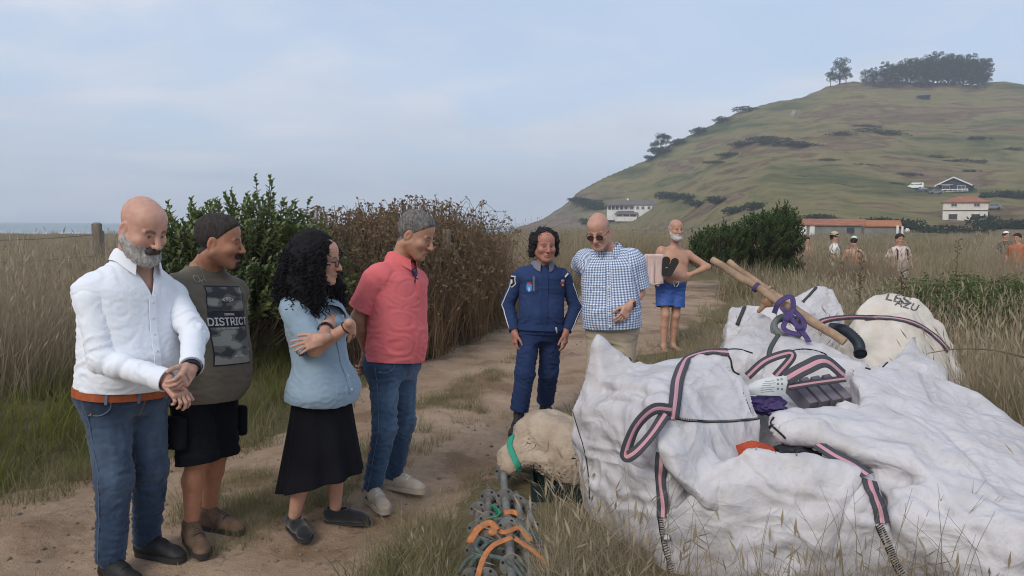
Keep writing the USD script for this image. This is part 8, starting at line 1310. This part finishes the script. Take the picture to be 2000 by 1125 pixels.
for (cx_, cy_) in WALKERS:
    for q in range(60): dq = 0.3 + RNG.random() * 1.3; wx.append(cx_ * (1 - dq / cy_) + RNG.normal() * 0.4); wy.append(cy_ - dq)
wx, wy = np.array(wx), np.array(wy); place_grass('walker_grass', [(p_[0], m_dry) for p_ in dryA[:3]], wx, wy, RNG.uniform(1.1, 1.5, len(wx)), 'tall dry grass in which the distant walkers stand waist deep')
# foreground grass around the pile
fgP = [(tuft(44, 0.34, 0.0035, 0.16, 0.9, 0.2, 0.3), m_dry), (tuft(34, 0.42, 0.0035, 0.14, 0.6, 0.3, 0.35), m_dry), (tuft(40, 0.25, 0.004, 0.16, 0.9), m_verge)]
x, y = RNG.uniform(-0.5, 2.6, 900), RNG.uniform(2.0, 4.9, 900); pxg = 1000 + 1450 * x / y; k = (path_dist(x, y) > -0.1) & not_bags(x, y, -0.02) & ((y < 3.3) | (x < 0.72)) & ~((pxg > 885) & (pxg < 1085) & (y < 4.75)); x, y = x[k], y[k]; pxg = pxg[k]
place_grass('foreground_grass', fgP, x, y, RNG.uniform(0.6, 1.1, len(x)) * np.where(y < 3.0, 0.6, 0.85) * np.where(pxg < 890, 0.55, 1.0), 'dry tangled grass around the foot of the sacks and tubes')
# green weeds at the right
def weed(n):
    ms = []
    for _ in range(n):
        a, r = RNG.uniform(0, 6.28), 0.28 * math.sqrt(RNG.random()); b = np.array([r * math.cos(a), r * math.sin(a), 0]); h = RNG.uniform(0.5, 0.95); tip = b + [RNG.normal() * 0.1, RNG.normal() * 0.1, h]; ms.append(tube([b, (b + tip) / 2, tip], [0.005, 0.004, 0.002], 3, False))
        for t in np.linspace(0.25, 1, 11):
            p = b + (tip - b) * t
            for q in range(2): an = RNG.uniform(0, 6.28); ms.append(leafquad(p, [math.cos(an), math.sin(an), 0.3], [0, 0, 1], RNG.uniform(0.06, 0.12), 0.035))
    return cat_meshes(ms)
x, y = [], []
for (px, py, rad, n) in [(1905, 575, 0.9, 60), (1960, 560, 1.2, 80), (1850, 600, 0.8, 26), (1990, 620, 0.9, 40), (1880, 545, 1.0, 40)]:
    c = G(px, py + 95)[:2]; x += list(c[0] + RNG.normal(size=n) * rad * 0.6); y += list(c[1] + RNG.normal(size=n) * rad * 0.6)
x, y = np.array(x), np.array(y); k = not_bags(x, y, 0.1); place_grass('green_weeds', [(weed(16), m_weed), (weed(14), m_weed)], x[k], y[k], RNG.uniform(0.75, 1.15, k.sum()), 'leafy green weeds in the dry grass at the right')
def stalk(px, py_top, py_bot, d, label):
    o = WZ(px, d, float(height(np.array([WZ(px, d, 0)[0]]), np.array([d]))[0])); tp = W(px + 12, py_top, d + 0.05); t = thing('dried_dock_stalk', o, label, 'plant', None); pts = np.linspace(o, tp, 7); pts[3] += [0.015, 0, 0]
    obj('stem', tube(pts, np.linspace(0.008, 0.003, 7), 5), m_twig, t, o); ms = []
    for q in np.linspace(0.45, 1.0, 26):
        p = o + (tp - o) * q; a = RNG.uniform(0, 6.28); e = p + np.array([math.cos(a), math.sin(a), 0.6]) * RNG.uniform(0.02, 0.07); ms.append(tube([p, e], [0.004, 0.012], 4))
    obj('seed_head', ms, m_twig, t, o)
stalk(1750, 532, 640, 8.6, 'dark dried dock stalk standing behind the beige sack'); stalk(1672, 490, 600, 9.6, 'leaning dark dock stalk in the grass behind the pile of sacks'); stalk(1860, 470, 600, 14, 'dark seed stalk in the dry field near the walkers on the right')
# ---------------------------------------------------------------- bushes
def leafy_bush(c, rad, shoots, nleaf, L, wd, tall, rng_up=0.5):
    """many upright leafy shoots through a dome"""
    ms, st = [], []
    for k in range(shoots):
        d = rnd_dir(-0.25); r = RNG.uniform(0.5, 1.0) ** 0.6; p = np.array(c) + d * rad * r; p[2] = max(p[2], 0.05)
        ln = RNG.uniform(0.22, 0.42) * tall * (1.5 if (d[2] > 0.55 and RNG.random() < 0.22) else 1.0); up = unit(d * 0.45 + [0, 0, 1.0] + RNG.normal(size=3) * 0.18); tip = p + up * ln; st.append(tube([p - up * ln * 0.8 - d * 0.15, p, tip], [0.009, 0.006, 0.003], 4, False))
        for t in np.linspace(0.0, 1.0, nleaf):
            a = t * nleaf * 2.4; s1 = unit(np.cross(up, [0.3, 0.5, 0.1])); s2 = np.cross(up, s1); o = s1 * math.cos(a) + s2 * math.sin(a)
            ms.append(leafquad(p + up * ln * t, unit(o * (1.0 - 0.4 * t) + up * (0.30 + 0.45 * t)), up, L * RNG.uniform(0.7, 1.25) * (1 - 0.35 * t), wd * RNG.uniform(0.8, 1.2), 0.2))
    return cat_meshes(st), cat_meshes(ms)
def bush(name, px, d, lobes, shoots, nleaf, L, wd, tall, label, mat):
    z0 = float(height(np.array([WZ(px, d, 0)[0]]), np.array([d]))[0]); o = WZ(px, d, z0); t = thing(name, o, label, 'bush'); S, Lf = [], []
    for (dx, dy, dz, rx, ry, rz_, fr) in lobes:
        a, b = leafy_bush((dx, dy, dz), np.array([rx, ry, rz_]), int(shoots * fr), nleaf, L, wd, tall); S.append(a); Lf.append(b)
    obj('foliage', Lf, mat, t, smooth=False); obj('stem', S + [tube([[0.1 * k - 0.2, 0, -0.1], [0.25 * k - 0.5, 0.1, 0.9], [0.35 * k - 0.7, 0, 1.4]], [0.03, 0.022, 0.01], 6) for k in range(5)], m_bark, t)
bush('green_bush', 470, 7.4, [(-0.42, 0, 0.78, 0.45, 0.6, 0.58, 0.3), (0.1, 0.1, 0.82, 0.56, 0.6, 0.66, 0.4), (0.52, 0.1, 0.66, 0.45, 0.5, 0.52, 0.3), (-0.1, -0.1, 0.45, 0.9, 0.65, 0.45, 0.45)], 640, 15, 0.088, 0.045, 0.85, 'tall glossy green leafy bush behind the man in the printed T-shirt', m_leaf)
bush('green_bush', 1455, 19.5, [(-0.7, 0, 0.85, 0.85, 0.8, 0.75, 0.35), (0.45, 0, 1.1, 0.95, 0.9, 0.85, 0.45), (1.0, 0.2, 1.2, 0.5, 0.6, 0.9, 0.25), (0.6, -0.1, 0.45, 0.9, 0.7, 0.5, 0.25)], 1250, 12, 0.10, 0.045, 0.55, 'dense dark green bush by the bend of the track behind the shirtless man', m_leaf_dark)
# bramble thicket
def bramble(w, h, nst, nleaf, nbl):
    st, lf, bl = [], [], []
    for _ in range(nst):
        a = RNG.uniform(0, 6.28); r = w * math.sqrt(RNG.random()) * 0.8; p = np.array([r * math.cos(a), r * math.sin(a) * 0.8, -0.05]); b = RNG.uniform(0, 6.28); H = h * RNG.uniform(0.55, 1.12); o = RNG.uniform(0.2, 0.8) * w; d = np.array([math.cos(b), math.sin(b), 0])
        pts = catmull([p, p + d * o * 0.25 + [0, 0, H * 0.6], p + d * o * 0.7 + [0, 0, H], p + d * o * 1.25 + [0, 0, H * RNG.uniform(0.6, 0.9)]], 4); pts = pts + RNG.normal(size=pts.shape) * 0.018; st.append(tube(pts, np.linspace(0.0055, 0.0022, len(pts)), 3, False))
        for q in pts[4:]:
            if RNG.random() < 0.55:
                for z in range(2): lf.append(leafquad(q, rnd_dir(-0.6), rnd_dir(), RNG.uniform(0.025, 0.06), 0.03))
    for _ in range(nleaf): p = rnd_dir(-0.1) * [w, w * 0.85, h * 0.85] * RNG.uniform(0.6, 1.0); p[2] = abs(p[2]); lf.append(leafquad(p, rnd_dir(), rnd_dir(), RNG.uniform(0.03, 0.075), 0.025))
    for _ in range(nbl): a, r = RNG.uniform(0, 6.28), w * math.sqrt(RNG.random()); bl.append(blade((r * math.cos(a), r * math.sin(a) * 0.85, 0), h * RNG.uniform(0.4, 0.95), 0.008, 0.25 * RNG.random(), RNG.uniform(0, 6.28), 0.4 * RNG.random()))
    return cat_meshes(st), cat_meshes(lf), cat_meshes(bl)
t = thing('bramble_thicket', (0, 0, 0), 'rusty brown dried bramble thicket behind the woman and the man in pink', 'thicket')
br = [bramble(0.75, 1.35, 85, 650, 330) for _ in range(3)]
cx = []
for i in range(34):
    u = RNG.random(); px = 690 + (965 - 690) * u; py = np.interp(px, [610, 720, 850, 970], [800, 735, 685, 640]); g = G(px, py)[:2]; dirn = unit([g[0] - 0, g[1]]); back = RNG.uniform(0.35, 1.9); cx.append((g[0] + dirn[0] * back - 0.35 * back, g[1] + dirn[1] * back))
for u in np.linspace(0, 1, 13): px = 690 + (965 - 690) * u; py = np.interp(px, [610, 720, 850, 970], [800, 735, 685, 640]); g = G(px, py)[:2]; cx.append((g[0] - 0.42, g[1] + 0.35))
cx = np.array(cx); hz = height(cx[:, 0], cx[:, 1]); sc = np.interp(np.hypot(cx[:, 0], cx[:, 1]), [6.5, 8.5, 12.5], [0.85, 1.1, 1.16]) * RNG.uniform(0.85, 1.06, len(cx)) * np.r_[np.ones(34), np.full(13, 0.8)]
pos = np.stack([cx[:, 0], cx[:, 1], hz], 1); rt = RNG.uniform(0, 6.28, len(cx)); ix_ = RNG.integers(0, 3, len(cx)); tp_ = t.GetPath().pathString
for nm, j, mt in (('stems', 0, m_twig), ('leaves', 1, m_dry_red), ('dead_grass', 2, m_dry_red)): tag(instancer(f'{tp_}/{nm}', [(b_[j], mt) for b_ in br], pos, sc, rt, ix_), None, None, None, 'stuff')
gl = [shrub_mesh(420, 0.06, 0.8, 0.8) for _ in range(2)]; sel = (RNG.random(len(cx)) < 0.55); p2 = pos[sel] + [0, 0, 0.95]; tag(instancer(f'{tp_}/green_leaves', [(g_2, M('dull_green_leaf', (0.10, 0.115, 0.045), 0.7, color2=(0.13, 0.085, 0.045), vscale=2.5, space='world', isl=0.4, trans=0.2)) for g_2 in gl], p2, np.full(len(p2), 0.72), rt[sel]), None, None, None, 'stuff')
# ---------------------------------------------------------------- wire fence on the left
fp = [(189, 437, 12.2, 0.085), (197, 452, 13.6, 0.06), (-160, 440, 11.0, 0.07), (872, 450, 10.5, 0.07)]
fence_tops = []
for k, (px, py, d, r) in enumerate(fp):
    tpz = W(px, py, d); z0 = float(height(np.array([tpz[0]]), np.array([d]))[0]); o = np.array([tpz[0], d, z0])
    lbl = ['thick weathered fence post standing in the dry grass left of the bald man', 'thinner grey fence post just behind the thick one', 'fence post at the far left end of the wire fence', 'grey wooden post sunk in the brambles right of the man in pink'][k]
    pts = np.linspace(o - [0, 0, 0.3], tpz, 6); v, f = tube(pts, [r, r, r * 0.98, r * 0.95, r * 0.94, r * 0.9], 10); v = v + (meshkit.noise(v * 14) - 0.5)[:, None] * 0.012; t = thing('fence_post', o, lbl, 'post'); obj('post', (v, f), m_post, t, o, 50); obj('cap', tube([tpz, tpz + [0, 0, 0.02]], [r * 0.85, r * 0.5], 10), m_post, t, o); fence_tops.append(tpz)
for k, dz in enumerate((0.18, 0.52, 0.82, 1.1)):
    a, b = fence_tops[2] + [0, -0.09, -dz], fence_tops[0] + [0, -0.1, -dz]; s = np.linspace(0, 1, 24)[:, None]; pts = a + (b - a) * s; pts[:, 2] -= 0.06 * np.sin(s[:, 0] * np.pi)
    top('fence_wire', tube(pts, 0.0045, 4), m_wire, ['top strand of the rusty wire fence on the left', 'second strand of the rusty wire fence on the left', 'third strand of the rusty wire fence, half hidden by grass', 'lowest strand of the rusty wire fence in the grass'][k], 'wire')

# ---------------------------------------------------------------- stones and straw on the track
pb = []
x, y = scatter(2600, 2.2, 11, math.radians(-45), math.radians(16)); k = (path_dist(x, y) < -0.02) & (meshkit.noise(np.stack([x * 1.5, y * 1.5, 0 * x], -1), 3) > 0.35); x, y = x[k], y[k]; z = height(x, y)
ico = trimesh.creation.icosphere(1)
for a, b, c in zip(x, y, z):
    r = 0.004 + 0.012 * RNG.random() ** 3; vv = np.array(ico.vertices) * (1 + 0.35 * (RNG.random((42, 1)) - 0.5)) * [1, RNG.uniform(0.6, 1), RNG.uniform(0.4, 0.8)] * r; pb.append((vv @ rotz(RNG.uniform(0, 6)).T + [a, b, c + 0.006 + r * 0.25], ico.faces))
top('small_stones', pb, M('track_stone', (0.36, 0.28, 0.21), 0.9, color2=(0.2, 0.15, 0.11), vscale=3, space='world', isl=0.4), 'small stones scattered over the dirt track', kind='stuff', smooth=False)
x, y = scatter(3600, 2.2, 12, math.radians(-45), math.radians(18)); pd = path_dist(x, y); k = (pd < 0.1) & (pd > -0.55) | (contains_xy(STRIP.buffer(0.25), x, y) & (RNG.random(len(x)) < 0.6)); x, y = x[k], y[k]; z = height(x, y); sw = []
for a, b, c in zip(x, y, z): an = RNG.uniform(0, 6.28); L = RNG.uniform(0.04, 0.16); d = np.array([math.cos(an), math.sin(an), 0]); s_ = np.array([-d[1], d[0], 0]) * 0.0022; p0 = np.array([a, b, c + 0.012]); bend = s_ * RNG.normal() * 8; m_ = p0 + d * L / 2 + bend + [0, 0, 0.006]; e = p0 + d * L; sw.append((np.array([p0 - s_, p0 + s_, m_ + s_, m_ - s_, e]), np.array([[0, 1, 2], [0, 2, 3], [3, 2, 4]])))
top('dry_straw', sw, m_dry, 'loose dry straw lying along the edges of the track', kind='stuff', smooth=False)
print('prims', len(list(stage.Traverse())))
